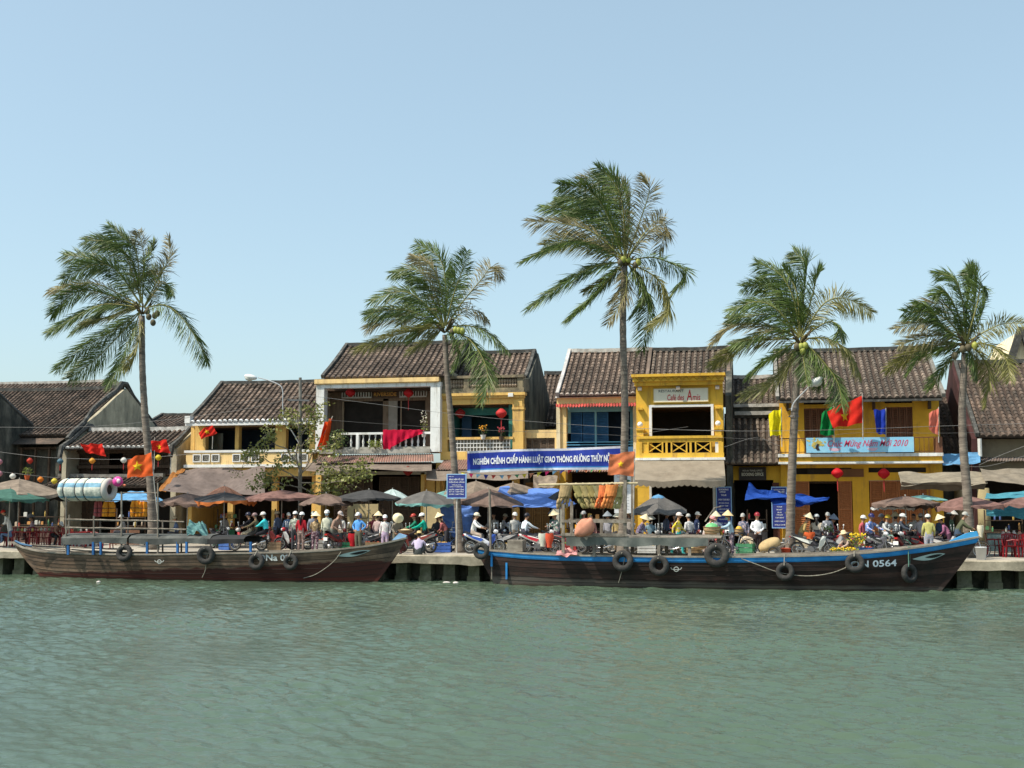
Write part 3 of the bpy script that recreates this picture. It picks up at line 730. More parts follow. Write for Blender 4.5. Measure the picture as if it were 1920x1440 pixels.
h.box(1446, 1458, 905, 1030, -1.15, .08); m.build('door_leaf', pm(.1, .035, .025, .8))

# ------------------------------------------------------------------ orange house with new-year banner
h = HS('ochre_house', 'wide ochre house with brown shutters and a slim railed balcony', 56.8, 1460, 1766, 800)
m = h.mb
Ze, Zr = W(1612, 747, 55.5).z, W(1600, 657, 60.6).z
X0, X1 = W(1461, 747, 55.5).x, W(1766, 747, 55.5).x
tiled_roof(h.root, X0, X1, 55.5, Ze, 60.6, Zr, TILE_GREY, .3, .31, back=(65, Ze), verge=(1, 1), vm=pm(.2, .19, .17, .9, .4), seed=17)
m.box(X0, X1, 55.42, 55.56, Ze - .16, Ze - .06); m.build('eave_board', COPING)
gable(m, X0 + .3, 56.85, Ze, 60.6, Zr - .1, 65, Ze, 1, .25); gable(m, X1 - .6, 56.85, Ze, 60.6, Zr - .1, 65, Ze, 1, .25); m.build('gable_wall', ORA)
WINS = ((1508, 1560), (1660, 1712)); 
edges = [1462, 1508, 1560, 1660, 1712, 1762]
for a, b_ in ((1462, 1508), (1560, 1660), (1712, 1762)): h.box(a, b_, 745, 850, 0, .25)
for a, b_ in WINS: h.box(a, b_, 757, 764, 0, .25); h.box(a, b_, 745, 750, 0, .25)
m.build('wall', ORA)
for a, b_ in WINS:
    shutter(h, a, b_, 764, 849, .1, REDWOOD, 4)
    h.box(a - 3, b_ + 3, 745, 850, .3, .06)  # dark board added so no brightness shows between the shutter leaves
    m.build('window_dark_backing', DARK); h.box(a, b_, 749.5, 757.5, .15, .05)
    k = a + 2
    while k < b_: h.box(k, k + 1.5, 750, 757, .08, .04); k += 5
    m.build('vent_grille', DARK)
for a in (1478, 1640, 1745): 
    h.box(a - 2.5, a + 2.5, 747, 768, -.35, .32); m.build('eave_bracket', OLDWOOD)
ya = -1.35
h.box(1458, 1767, 850, 856, ya, 1.5); m.build('balcony_slab', WHI)
h.box(1460, 1765, 856, 865, ya + .08, 1.35); m.build('slab_band', ORA); h.box(1458, 1767, 865, 869, ya + .02, 1.4); m.build('slab_lip', WHI)
m.box(h.X(1460, ya), h.X(1766, ya), h.Y + ya + .05, h.Y + ya + .11, h.Z(822, ya), h.Z(820, ya)); m.box(h.X(1460, ya), h.X(1766, ya), h.Y + ya + .05, h.Y + ya + .1, h.Z(847.5, ya), h.Z(846.2, ya))
k = 1462
while k < 1767:
    m.tube([(h.X(k, ya), h.Y + ya + .08, h.Z(850, ya)), (h.X(k, ya), h.Y + ya + .08, h.Z(821, ya))], .012, 5); k += 9
m.build('balcony_railing', pm(.16, .07, .03, .7))
h.box(1758, 1766, 821, 850, ya, 1.3); m.build('balcony_end', REDWOOD)
# ground floor
for r_ in ((1462, 1478, 869, 1010), (1595, 1626, 869, 1010), (1742, 1764, 869, 1010), (1478, 1595, 889, 902), (1626, 1742, 886, 901), (1478, 1595, 869, 877), (1626, 1742, 869, 877)): h.box(*r_, 0, .25)
m.build('ground_wall', ORA)
h.box(1476, 1597, 874, 892, .27, .05); h.box(1624, 1744, 874, 890, .27, .05); m.build('vent_dark_backing', DARK); h.box(1512, 1594, 878, 889, .1, .06); h.box(1627, 1740, 877, 886, .1, .06); m.build('vent_grille', DARK)  # dark boards added behind the vents to keep light from showing through
h.box(1574, 1617, 879, 894, -.06, .06); m.build('name_board', pm(.16, .07, .03, .7, .3))
h.storey(1478, 1742, 901, 1014, .26, 3.4, ORA, DARK)
for a, b_, n_ in ((1481, 1515, 1), (1567, 1594, 1), (1627, 1680, 2), (1680, 1740, 3)): shutter(h, a, b_, 902, 1008, .02, mat('orange_door_wood', (.36, .13, .045), rough=.7, var=.2, sc=3, stretch=(6, 6, .6)), n_, 'door_leaf')
for k in range(3):
    m.box(h.X(1470), h.X(1750), h.Y - .3 * (3 - k), h.Y - .3 * (2 - k), 1.0, 1.16 + .16 * k)
    m.build('step', pm(.36, .31, .22, .9, .2))

# ------------------------------------------------------------------ right end
h = HS('old_house', 'low strip of tiles in the gap between the ochre house and the maroon gable', 60, 1764, 1800, 800)
tiled_roof(h.root, h.X(1755), h.X(1812), 58.5, W(1775, 868, 58.5).z, 63.5, W(1780, 735, 63.5).z, TILE_OLD, .28, .3, verge=(0, 0), seed=18)
h.mb.box(h.X(1757), h.X(1810), 58.8, 63.4, 1, W(1775, 868, 58.5).z - .1); h.mb.build('wall', DARKWALL)
h = HS('old_house', 'big weathered roof with maroon side wall behind the rightmost palm', 56.5, 1800, 1990, 830)
m = h.mb
Ze, Zr = W(1880, 818, 56).z, W(1880, 679, 61.3).z
X0, X1 = W(1836, 818, 56).x, h.X(2150)
tiled_roof(h.root, X0, X1, 56, Ze, 61.3, Zr, TILE_OLD, .3, .3, back=(66, Ze), verge=(1, 0), seed=19, sag=.06)
gable(m, X0 - .3, 56.1, Ze - .1, 61.3, Zr + .15, 66, Ze - .1, 1, .26); m.build('gable_wall', mat('maroon_wall', (.05, .02, .02), rough=.9, var=.4, sc=1.2))
m.box(X0, X1, 56.6, 66, h.Z(893), Ze - .1); m.build('wall', mat('brown_plaster', (.22, .18, .12), rough=.95, var=.2, sc=1, stain=(.13, .1, .07), ssc=1, sthr=.55))
m.tube([(X0, 55.95, Ze - .1), (X0, 55.95, Ze - .9)], .09, 8); m.build('drain_pipe', pm(.6, .6, .57))
corrugated(m, (h.X(1838), 56.5, h.Z(857)), (h.X(2100), 56.5, h.Z(857)), (h.X(1838, -.5), 56, h.Z(864, -.5)), (h.X(2100, -.5), 56, h.Z(864, -.5))); m.build('tin_roof', TIN_G)
h.storey(1800, 2150, 893, 1030, .1, 4, OLIVE, DARK)
m.lathe([(.28, 0), (.26, 2.7)], (h.X(1840, -.4), 56.1, 1), 12); m.build('pillar', pm(.32, .27, .15, .9, .2), smooth=True)
h.box(1768, 1800, 880, 1030, 2.5, .1); m.build('back_panel', DARK)
h = HS('tall_gable_house', 'pale gable end of a taller house peeking up at the right edge', 72, 1890, 1990, 660)
m = h.mb
za, zp = W(1905, 680, 72).z, W(1915, 618, 72).z
m.prism([(h.X(1866), 72, 1), (h.X(1866), 72, za - (zp - za)), (h.X(1917), 72, zp), (h.X(1990), 72, za - .9), (h.X(1990), 72, 1)], (0, 8, 0)); m.build('gable_wall', CREAM)
m.bar((h.X(1917) - .05, 71.8, zp + .1), (h.X(1890) - .05, 71.8, za - .3), .4, .2, up=(0, 1, 0)); m.bar((h.X(1917), 71.8, zp + .1), (h.X(1935), 71.8, za + .2), .4, .5, up=(0, 1, 0)); m.build('coping', COPING)
# ------------------------------------------------------------------ coconut palms
BARK = mat('palm_bark', (.17, .14, .115), (.26, .22, .18), rough=.95, var=.3, sc=2.5, stretch=(1, 1, 7), stain=(.08, .065, .055), ssc=2, sthr=.6, sstr=(1, 1, 4), bump=.8, bsc=5)
FR_G = mat('frond_green', (.072, .125, .024), (.14, .2, .045), rough=.5, var=.3, sc=1.5, rv=.4, spec=.5, trans=.28)
FR_Y = mat('frond_yellow', (.17, .18, .04), (.26, .24, .07), rough=.5, var=.3, sc=1.5, rv=.35, spec=.5, trans=.3)
FR_D = mat('frond_dry', (.17, .155, .06), (.28, .24, .12), rough=.7, var=.3, sc=1.5, rv=.4, spec=.4, trans=.2)
RACH = mat('frond_rib', (.2, .19, .06), rough=.6, var=.25)
NUT = mat('coconut', (.27, .29, .06), rough=.5, var=.2); NUTD = mat('coconut_dry', (.1, .085, .05), rough=.7, var=.3)
WIND = V((-.62, .05, -.12))
def smooth_path(P, n):
    P = [P[0] * 2 - P[1]] + P + [P[-1] * 2 - P[-2]]; out = []
    m = len(P) - 3
    for i in range(n + 1):
        t = i / n * m; k = min(int(t), m - 1); u = t - k
        a, b, c, d = P[k:k + 4]
        out.append(.5 * ((2 * b) + (c - a) * u + (2 * a - 5 * b + 4 * c - d) * u * u + (3 * b - a - 3 * c + d) * u ** 3))
    return out
def frond(root, pts, kind, roll, seed, Lmax=.85, dens=90):
    r = random.Random(seed); mb = MB(root)
    n = 26; P = smooth_path(pts, n)
    mb.m = 1; mb.tube(P, [.035 - .03 * i / n for i in range(n + 1)], 4)
    mb.m = 0
    base_t = .07
    for i in range(dens):
        t = base_t + (1 - base_t) * (i + r.random() * .6) / dens
        k = min(int(t * n), n - 1); u = t * n - k
        p = P[k].lerp(P[k + 1], u); tg = (P[k + 1] - P[k]).normalized()
        side = tg.cross(V((0, 0, 1)))
        if side.length < .15: side = V((0, 1, 0))
        side.normalize(); nr = side.cross(tg)
        side = side * math.cos(roll) + nr * math.sin(roll)
        L = Lmax * (.42 + .75 * math.sin(PI * min(1, t * .82 + .12)) ** .8) * r.uniform(.8, 1.12) * (1 if t < .9 else .8)
        for sgn in (-1, 1):
            if kind == 2 and r.random() < .25: continue
            d = (tg * (.55 + .5 * t) + side * sgn * .85 + WIND * r.uniform(.15, .75) + V((r.gauss(0, .16), r.gauss(0, .16), -.08 + r.gauss(0, .16)))).normalized()
            droop = V((0, 0, -1)) * L * r.uniform(.04, .24) + WIND * L * .12
            q1 = p + d * L * .5 + droop * .22; q2 = p + d * L * .93 + droop
            wv = d.cross(V((r.gauss(0, .5), 1, r.gauss(0, .5)))).normalized() * r.uniform(.011, .018)
            mb.r = r.random()
            mb.add([p - wv * .5, p + wv * .5, q1 + wv, q1 - wv, q2], [(0, 1, 2, 3), (3, 2, 4)])
    return mb.build('frond', [(FR_G, FR_Y, FR_D)[kind], RACH])
def palm(label, Y, trunk, w0, w1, crown, fronds, org, sc, nuts, seed):
    r = random.Random(seed)
    base = G(trunk[-1][0], Y); root = thing('coconut_palm', label, 'palm tree', base, 'coconut palms along the quay')
    mb = MB(root)
    P = [W(x, y, Y) for x, y in trunk]; P[-1] = base - V((0, 0, .1)); Q = smooth_path(P, 46)
    k_ = ppm(trunk[0][0], Y)
    rad = [(w0 + (w1 - w0) * (i / 46) ** 1.3) / 2 / k_ * (1.05 if i % 2 else .97) + (.09 * max(0, (i - 42) / 4) if i > 42 else 0) for i in range(47)]
    mb.tube(Q, rad, 10); mb.build('trunk', BARK, smooth=True)
    c = W(crown[0], crown[1], Y)
    for i in range(16):
        a = r.uniform(0, 2 * PI); d = V((math.cos(a), math.sin(a), r.uniform(.3, 1.3)))
        mb.bar(c - V((0, 0, .25)) + d * .05, c + d * r.uniform(.3, .55) - V((0, 0, .2)), .07, .03)
    mb.build('leaf_base', mat('leaf_base', (.11, .085, .045), rough=.9, var=.4))
    for i, f in enumerate(fronds):
        kind = 0
        if isinstance(f[0], int): kind, f = f[0], f[1:]
        pts = [(org[0] + x / sc, org[1] + y / sc) for x, y in f]
        tip = pts[-1]; left = tip[0] < crown[0] - 5
        out = r.uniform(-1, 1) * 1.3 * (1 if i % 2 else -1) + (-.5 if tip[1] > crown[1] + 20 and r.random() < .6 else 0)
        pp = [W(x, y, Y + out * (j / (len(pts) - 1)) ** 1.2) for j, (x, y) in enumerate(pts)]
        pp[0] = pp[0].lerp(c, .75)
        up = tip[1] < crown[1]
        roll = r.uniform(.7, 1.35) if (left and up) else (r.uniform(.35, 1.0) if left else r.uniform(.15, .55))
        if up and not left: roll = r.uniform(.8, 1.4)
        roll *= r.choice((-1, 1))
        ln = sum((a - b).length for a, b in zip(pp, pp[1:]))
        frond(root, pp, kind, roll, seed * 100 + i, Lmax=min(.92, .24 + .17 * ln), dens=max(60, int(ln * 38)))
    for x, y, dry in nuts:
        p = W(x, y, Y - .25); mb.ell(p, (.125, .125, .155), 10, 7); mb.build('coconut', NUTD if dry else NUT, smooth=True)

palm('coconut palm with small dark nuts, behind the star flag and the rolled mat', 47.6,
     [(266, 592), (267, 690), (272, 780), (279, 860), (284, 930), (288, 1034)], 11, 17, (267, 580),
     [[(900, 560), (880, 330), (790, 220), (650, 100)], [(890, 520), (780, 330), (640, 240), (450, 228)], [(850, 620), (700, 470), (500, 440), (260, 555)], [(840, 560), (700, 470), (480, 380), (270, 350)],
      [2, (830, 650), (560, 600), (350, 600), (150, 650)], [(820, 700), (500, 650), (300, 710), (170, 850)], [(830, 740), (600, 770), (350, 880), (140, 1000)], [1, (1000, 725), (850, 790), (650, 870), (420, 920)],
      [(900, 850), (700, 980), (450, 1130), (210, 1320)], [(880, 880), (650, 1120), (500, 1260), (315, 1395)], [(860, 900), (800, 1130), (730, 1310), (640, 1430)], [1, (900, 900), (890, 1120), (800, 1310)],
      [(1000, 770), (1120, 775), (1280, 900), (1420, 1120), (1475, 1250)], [2, (1000, 700), (1080, 520), (1160, 370), (1150, 200)], [(1000, 740), (1090, 600), (1150, 610), (1185, 690)], [2, (930, 600), (940, 350), (900, 150)],
      [(990, 700), (1080, 560), (1000, 480), (850, 600)], [(880, 600), (850, 420), (700, 300), (600, 260)], [(920, 640), (950, 420), (1010, 320), (1030, 240)], [(860, 720), (700, 740), (560, 850), (340, 1000)]],
     (60, 400), 4.5, [(279, 594, 1), (287, 605, 1), (290, 592, 1), (295, 588, 1), (276, 584, 1)], 1)
palm('coconut palm with three pale nuts standing before the riverside restaurant roof', 47.6,
     [(834, 628), (838, 700), (845, 780), (851, 860), (858, 950), (864, 1034)], 10, 15, (834, 614),
     [[(850, 740), (780, 470), (640, 300), (430, 325)], [(840, 730), (680, 560), (500, 480), (250, 560)], [(800, 690), (560, 640), (370, 640), (215, 675)], [2, (780, 720), (560, 690), (350, 710), (215, 790)],
      [1, (880, 770), (680, 800), (450, 850), (130, 970)], [1, (880, 770), (780, 850), (670, 920), (560, 985)], [(870, 720), (880, 400), (820, 190), (640, 75)], [2, (880, 650), (830, 420), (740, 250), (600, 180)],
      [(910, 700), (950, 500), (1020, 300), (1060, 140)], [2, (900, 740), (1030, 560), (1180, 380), (1270, 270), (1345, 350)], [2, (920, 700), (1050, 640), (1170, 650), (1240, 720)], [(930, 770), (1080, 770), (1260, 840), (1410, 985)],
      [(940, 800), (1060, 870), (1180, 1020), (1235, 1200), (1190, 1410)], [(900, 830), (960, 880), (990, 1000), (950, 1140)], [(870, 760), (780, 740), (680, 790), (560, 910)], [(850, 720), (700, 600), (600, 600), (500, 760)],
      [(890, 700), (900, 480), (960, 380), (930, 300)], [(850, 740), (760, 520), (700, 420), (560, 380)]],
     (640, 440), 4.5, [(854, 619, 0), (860, 620, 0), (867, 621, 0), (848, 622, 1)], 2)
palm('tallest coconut palm, thick crown with two bright nuts, between the blue shutters and the restaurant', 47.6,
     [(1171, 500), (1168, 600), (1170, 700), (1172, 780), (1170, 860), (1168, 940), (1167, 1034)], 12, 16, (1172, 490),
     [[(850, 680), (830, 350), (760, 160), (640, 55)], [2, (840, 680), (800, 300), (700, 170), (510, 150)], [(830, 700), (700, 380), (560, 220), (360, 190)], [(820, 720), (600, 430), (440, 370), (220, 350)],
      [(820, 700), (680, 400), (480, 290), (340, 290)], [2, (820, 720), (620, 550), (400, 480), (120, 462)], [(800, 730), (600, 620), (380, 620), (80, 760)], [1, (820, 720), (640, 640), (450, 590), (240, 640)],
      [(800, 770), (620, 800), (400, 920), (120, 1115)], [1, (830, 790), (720, 890), (540, 990)], [(820, 800), (640, 990), (550, 1080), (435, 1180)], [2, (870, 680), (880, 400), (850, 240), (780, 160)],
      [2, (890, 680), (970, 430), (1030, 220), (985, 120)], [2, (890, 690), (1000, 540), (1135, 400)], [2, (900, 690), (1040, 530), (1160, 500), (1100, 690)], [(900, 740), (1050, 730), (1200, 780), (1305, 850), (1200, 1010)],
      [1, (920, 790), (1050, 860), (1150, 980), (1175, 1130), (1030, 1250)], [(900, 800), (980, 900), (1025, 1100), (980, 1420)], [2, (870, 830), (850, 1000), (720, 1225)], [(930, 830), (980, 950), (1000, 1030), (890, 1180)],
      [(840, 720), (740, 520), (560, 400), (420, 420)], [(870, 700), (840, 450), (720, 300), (560, 300)], [2, (830, 800), (820, 960), (740, 1060)]],
     (960, 300), 4, [(1169, 486, 0), (1178, 486, 0), (1197, 492, 0), (1191, 497, 1), (1163, 492, 1)], 3)
palm('coconut palm carrying a street lamp arm, in front of the ochre house and its flags', 47.6,
     [(1498, 648), (1493, 720), (1489, 790), (1486, 860), (1483, 940), (1480, 1036)], 13, 17, (1500, 635),
     [[(590, 500), (600, 300), (610, 120), (540, 35)], [(580, 500), (540, 330), (460, 180), (320, 100)], [(570, 500), (480, 330), (380, 240), (240, 250)], [(560, 510), (430, 380), (300, 340), (155, 400)],
      [(560, 520), (420, 420), (260, 430), (150, 440)], [2, (550, 540), (380, 480), (180, 480), (50, 585)], [1, (540, 560), (350, 570), (200, 620), (50, 720)], [(550, 600), (450, 640), (360, 700), (260, 795)],
      [1, (560, 600), (520, 700), (400, 830), (225, 900)], [(600, 480), (650, 300), (680, 180), (695, 160)], [1, (620, 500), (720, 350), (850, 320), (1010, 400)], [(620, 530), (740, 460), (815, 490), (820, 565)],
      [1, (610, 560), (740, 560), (870, 640), (940, 785)], [(600, 580), (700, 680), (800, 820), (830, 970)], [(600, 580), (660, 660), (700, 760), (680, 860)], [(590, 600), (600, 700), (620, 830)],
      [1, (600, 520), (640, 410), (560, 370), (420, 340)], [(590, 520), (560, 300), (520, 200), (480, 140)], [(570, 540), (420, 500), (280, 560), (170, 590)], [(600, 500), (560, 400), (440, 300), (340, 190)]],
     (1320, 460), 3.2, [(1502, 650, 0), (1510, 648, 0), (1505, 658, 0), (1494, 650, 1)], 4)
palm('coconut palm with one low hanging nut, beside the maroon gable near the parked bicycle', 47.6,
     [(1809, 662), (1806, 720), (1804, 780), (1807, 850), (1813, 920), (1819, 1036)], 12, 18, (1811, 642),
     [[(1570, 540), (1580, 350), (1600, 220), (1600, 120)], [(1570, 540), (1550, 330), (1500, 200), (1400, 170)], [2, (1560, 540), (1480, 390), (1390, 350), (1250, 380)], [(1550, 540), (1450, 440), (1330, 400), (1200, 400)],
      [2, (1540, 560), (1400, 480), (1300, 460), (1150, 500)], [2, (1530, 570), (1420, 540), (1300, 560), (1170, 600)], [1, (1540, 600), (1400, 600), (1250, 650), (1100, 750)], [(1550, 610), (1480, 680), (1420, 760), (1345, 860)],
      [(1590, 540), (1640, 350), (1660, 240), (1690, 260)], [(1590, 550), (1650, 450), (1690, 330)], [1, (1610, 570), (1700, 510), (1800, 470), (1920, 470)], [1, (1610, 590), (1720, 600), (1810, 680), (1840, 810)],
      [1, (1600, 600), (1660, 660), (1710, 780), (1690, 960)], [(1590, 600), (1620, 700), (1640, 800)], [(1570, 560), (1520, 400), (1450, 280), (1380, 300)], [(1560, 560), (1450, 500), (1360, 380), (1280, 340)],
      [(1580, 540), (1620, 380), (1630, 200), (1580, 140)], [(1550, 590), (1440, 620), (1320, 640), (1220, 770)]],
     (1320, 460), 3.2, [(1790, 667, 1), (1828, 648, 0), (1815, 652, 1), (1805, 655, 1)], 5)

# ------------------------------------------------------------------ thin street tree
LEAFM = mat('broad_leaf', (.19, .22, .055), (.32, .33, .1), rough=.5, var=.3, sc=3, rv=.4, spec=.5, trans=.35)
TWIG = mat('grey_twig', (.2, .17, .13), rough=.9, var=.3, sc=4)
root = thing('street_tree', 'sparse twisting leafy tree tangled round the lamp pole before the yellow veranda', 'tree', G(566, 52), None)
Yt = 52.; r = random.Random(21); mb = MB(root)
BR = [[(566, 1015), (564, 930), (562, 890), (556, 850), (560, 810), (556, 770)], [(563, 900), (530, 880), (500, 862), (470, 852), (445, 888)], [(562, 890), (600, 862), (640, 880), (688, 872)], [(563, 905), (610, 905), (650, 900), (690, 882)],
      [(558, 850), (520, 835), (500, 815), (470, 850)], [(560, 840), (585, 815), (592, 780)], [(564, 915), (540, 910), (505, 905), (480, 912)], [(562, 895), (590, 845), (620, 835), (640, 818)], [(560, 870), (535, 850), (512, 880), (490, 895)],
      [(563, 910), (590, 925), (622, 920), (660, 908)], [(556, 800), (540, 790), (530, 770)], [(600, 862), (610, 885), (600, 915)], [(640, 880), (660, 890), (680, 862)], [(558, 820), (575, 800), (570, 770), (600, 765)]]
tips = []
for i, b in enumerate(BR):
    dy = 0 if i == 0 else r.uniform(-1.1, 1.1)
    pp = smooth_path([W(x, y, Yt + dy * (j / (len(b) - 1))) for j, (x, y) in enumerate(b)], 14)
    pp = [p + V((r.gauss(0, .03), r.gauss(0, .03), r.gauss(0, .03))) for p in pp]
    rr = .065 if i == 0 else .026
    mb.tube(pp, [rr * (1 - .8 * k / 14) + .006 for k in range(15)], 5)
    for k in range(5, 15):
        if r.random() < (.75 if i else .5):
            a = pp[k]; d = V((r.gauss(0, 1), r.gauss(0, .8), r.gauss(.1, .7))).normalized() * r.uniform(.2, .65)
            mb.tube([a, a + d * .5 + V((0, 0, .03)), a + d], [.01, .008, .004], 3); tips.append(a + d); tips.append(a + d * .6)
        if k > 10: tips.append(pp[k])
mb.build('trunk', TWIG)
for t in tips:
    if r.random() < .18: continue
    for q in range(r.randint(6, 16)):
        p = t + V((r.gauss(0, .14), r.gauss(0, .14), r.gauss(-.03, .12)))
        a = V((r.gauss(0, 1), r.gauss(0, 1), r.gauss(-.4, .6))).normalized(); b = a.cross(V((r.gauss(0, 1), r.gauss(0, 1), r.gauss(0, 1)))).normalized()
        L_ = r.uniform(.08, .17); mb.r = r.random()
        mb.add([p, p + a * L_ * .35 + b * L_ * .42, p + a * L_ * .8 + b * L_ * .25, p + a * L_ * 1.15, p + a * L_ * .8 - b * L_ * .25, p + a * L_ * .35 - b * L_ * .42], [(0, 1, 2, 3, 4, 5)])
mb.build('foliage', LEAFM)
# ------------------------------------------------------------------ boats
def interp(P, t):
    if t <= P[0][0]: return P[0][1]
    for (a, b), (c, d) in zip(P, P[1:]):
        if t <= c: return b + (d - b) * (t - a) / (c - a)
    return P[-1][1]
class Boat:
    def __init__(s, name, label, Yc, B, sheer, bot0, bot1, hullm, inm, strake=None, power=2.6):
        s.Yc, s.B, s.sheer = Yc, B, sheer
        x0, x1 = sheer[0][0], sheer[-1][0]; s.x0, s.x1 = x0, x1
        s.root = thing(name, label, 'boat', V((W((x0 + x1) / 2, 1080, Yc).x, Yc, 0))); s.mb = MB(s.root)
        n = 72; s.n = n; st = []
        for i in range(n + 1):
            t = i / n; px = x0 + (x1 - x0) * t; u = abs(2 * t - 1)
            b = max(.03, B * (1 - u ** power)); Y = Yc - b
            p = W(px, interp(sheer, px), Y)
            pb = W(bot0 + (bot1 - bot0) * t, 1085, Yc).x
            st.append((p.x, p.z, b, pb))
        s.st = st; NL = 9
        def P(i, l, sd):                      # l 0 gunwale .. 1 below water, sd -1 near / +1 far
            x, z, b, xb = st[i]
            k = l ** 1.15
            return V((x + (xb - x) * k, Yc + sd * b * (1 - .52 * l ** 1.6), z + (-.35 - z) * l))
        s.P = P
        m = s.mb; LV = [q / NL for q in range(NL + 1)]
        PLK = [random.Random(q * 7 + int(x0)).random() for q in range(NL)]
        for sd in (-1, 1):
            b0 = len(m.V); m.mark()
            for i in range(n + 1):
                for l in LV: m.V.append(tuple(P(i, l, sd)))
            for i in range(n):
                for q in range(NL):
                    a = b0 + i * (NL + 1) + q; m.r = PLK[q]; f = [a, a + 1, a + NL + 2, a + NL + 1]
                    m.face(f if sd < 0 else f[::-1])
        b0 = len(m.V)
        vv = list(m.V); ff = [list(f) for f in m.F]
        m.m = 1                               # inner skin and deck
        for sd in (-1, 1):
            def ins(a, c):
                p = P(min(n, int(round(a * n))), .22 * c, sd); return V((p.x, Yc + sd * max(0, abs(p.y - Yc) - .07), p.z))
            m.sheet(ins, n, 2)
        def deck(a, c):
            i = min(n, int(round(a * n))); x, z, b, _ = st[i]
            p = P(i, .22, 1); return V((p.x, Yc + (c * 2 - 1) * max(0, p.y - Yc - .06), p.z))
        m.sheet(deck, n, 4)
        m.m = 2                               # dark caulked seams between the planks
        for q in range(2, NL):
            m.tube([P(i, q / NL, -1) for i in range(1, n)], .009, 4, False)
        s.hull = m.build('hull', [hullm, inm, mat('caulking', (.02, .016, .014), rough=.9)])
        s.bvh = BVHTree.FromPolygons([V(v) for v in vv], ff)
        for sd, nm in ((-1, 'gunwale'), (1, 'gunwale')):
            pts = [P(i, 0, sd) + V((0, sd * .02, .01)) for i in range(n + 1)]
            for a, b in zip(pts, pts[1:]): m.bar(a, b + (b - a) * .03, .09, .06)
            m.build(nm, strake[1] if strake and strake[2] else inm)
        if strake:
            for sd in (-1, 1):
                d = strake[0]
                def sk(a, c):
                    i = min(n, int(round(a * n))); x, z, b, xb = st[i]; dd = -.035 + (d + .035) * c
                    return P(i, max(0, dd) / (z + .35), sd) + V((0, sd * (.035 if 0 < c < 1 else .02), 0 if dd > 0 else -dd))
                m.sheet(sk, n, 4); m.build('strake', strake[1])
    def hit(s, px, py, off=.012):
        d = ray(px, py).normalized(); h = s.bvh.ray_cast(CAM, d)
        if h[0] is None:
            return W(px, py, s.Yc - s.B)
        nr = h[1] if h[1].dot(d) < 0 else -h[1]
        return h[0] + nr * off
def shape(mb, fn, poly): mb.add([fn(x, y) for x, y in poly], [tuple(range(len(poly)))])
HULL1 = mat('weathered_hull', (.16, .1, .062), (.26, .175, .12), rough=.85, var=.35, sc=1.6, stretch=(.5, 1, 5), rv=.3, stain=(.075, .058, .045), ssc=1.1, sthr=.55, bump=.5, bsc=7)
def banded(m, cols):                           # antifouling paint below, scuffed edge
    N, L = m.node_tree.nodes, m.node_tree.links; b = N['Principled BSDF']
    src = b.inputs['Base Color'].links[0].from_socket
    tc = N.new('ShaderNodeTexCoord'); sx = N.new('ShaderNodeSeparateXYZ'); L.new(tc.outputs['Object'], sx.inputs[0])
    nz = N.new('ShaderNodeTexNoise'); nz.inputs['Scale'].default_value = 1.1; nz.inputs['Detail'].default_value = 7; nz.inputs['Roughness'].default_value = .65
    L.new(tc.outputs['Object'], nz.inputs['Vector'])
    for z0, slope, amp, soft, c in cols:       # below z0 + slope*x + noise use c
        a = N.new('ShaderNodeMath'); a.operation = 'MULTIPLY_ADD'; L.new(sx.outputs[0], a.inputs[0]); a.inputs[1].default_value = -slope; L.new(sx.outputs[2], a.inputs[2])
        d = N.new('ShaderNodeMath'); d.operation = 'MULTIPLY_ADD'; L.new(nz.outputs['Fac'], d.inputs[0]); d.inputs[1].default_value = amp; L.new(a.outputs[0], d.inputs[2])
        r = N.new('ShaderNodeMapRange'); L.new(d.outputs[0], r.inputs[0]); r.inputs[1].default_value = z0 + amp * .5 - soft; r.inputs[2].default_value = z0 + amp * .5 + soft
        r.inputs[3].default_value = 1; r.inputs[4].default_value = 0
        x = N.new('ShaderNodeMix'); x.data_type = 'RGBA'; L.new(r.outputs[0], x.inputs[0]); L.new(src, x.inputs[6]); x.inputs[7].default_value = lin(c); src = x.outputs[2]
    L.new(src, b.inputs['Base Color']); return m
banded(HULL1, [(.5, .045, .5, .03, (.06, .02, .015)), (.16, 0, .1, .03, (.085, .02, .014)), (.05, 0, .04, .02, (.05, .03, .02))])
HULL2 = mat('dark_hull', (.03, .016, .013), (.06, .03, .024), rough=.7, var=.4, sc=1.4, stretch=(.5, 1, 4), rv=.35, stain=(.018, .014, .012), ssc=1.2, sthr=.55, bump=.5, bsc=7)
banded(HULL2, [(.2, -.012, .22, .05, (.1, .085, .072)), (.05, 0, .05, .03, (.06, .04, .03))])
INSIDE = mat('boat_wood', (.27, .23, .185), (.38, .34, .28), rough=.9, var=.3, sc=2, stretch=(.5, 4, 4), stain=(.13, .11, .09), ssc=1.4, sthr=.56)
GREYW = mat('driftwood', (.22, .19, .15), (.34, .3, .25), rough=.9, var=.3, sc=3, stretch=(3, 3, 1), stain=(.1, .085, .07), ssc=2, sthr=.56, bump=.4)
BLUEB = mat('boat_blue', (.015, .19, .52), (.035, .27, .62), rough=.55, var=.2, sc=2, stain=(.12, .2, .3), ssc=2.2, sthr=.68)
PALEB = mat('faded_blue', (.2, .36, .55), rough=.7, var=.3, sc=2)
EYEW = mat('eye_paint', (.36, .46, .44), rough=.7, var=.15); BLACK = pm(.012, .012, .012, .6)
RUBBER = mat('tyre_rubber', (.03, .03, .03), (.055, .053, .05), rough=.85, var=.35, sc=4, stain=(.11, .1, .09), ssc=3, sthr=.64, bump=.4)
ROPE = mat('rope', (.3, .28, .23), rough=.95, var=.3, sc=8); ROPEG = mat('green_rope', (.12, .25, .2), rough=.95)

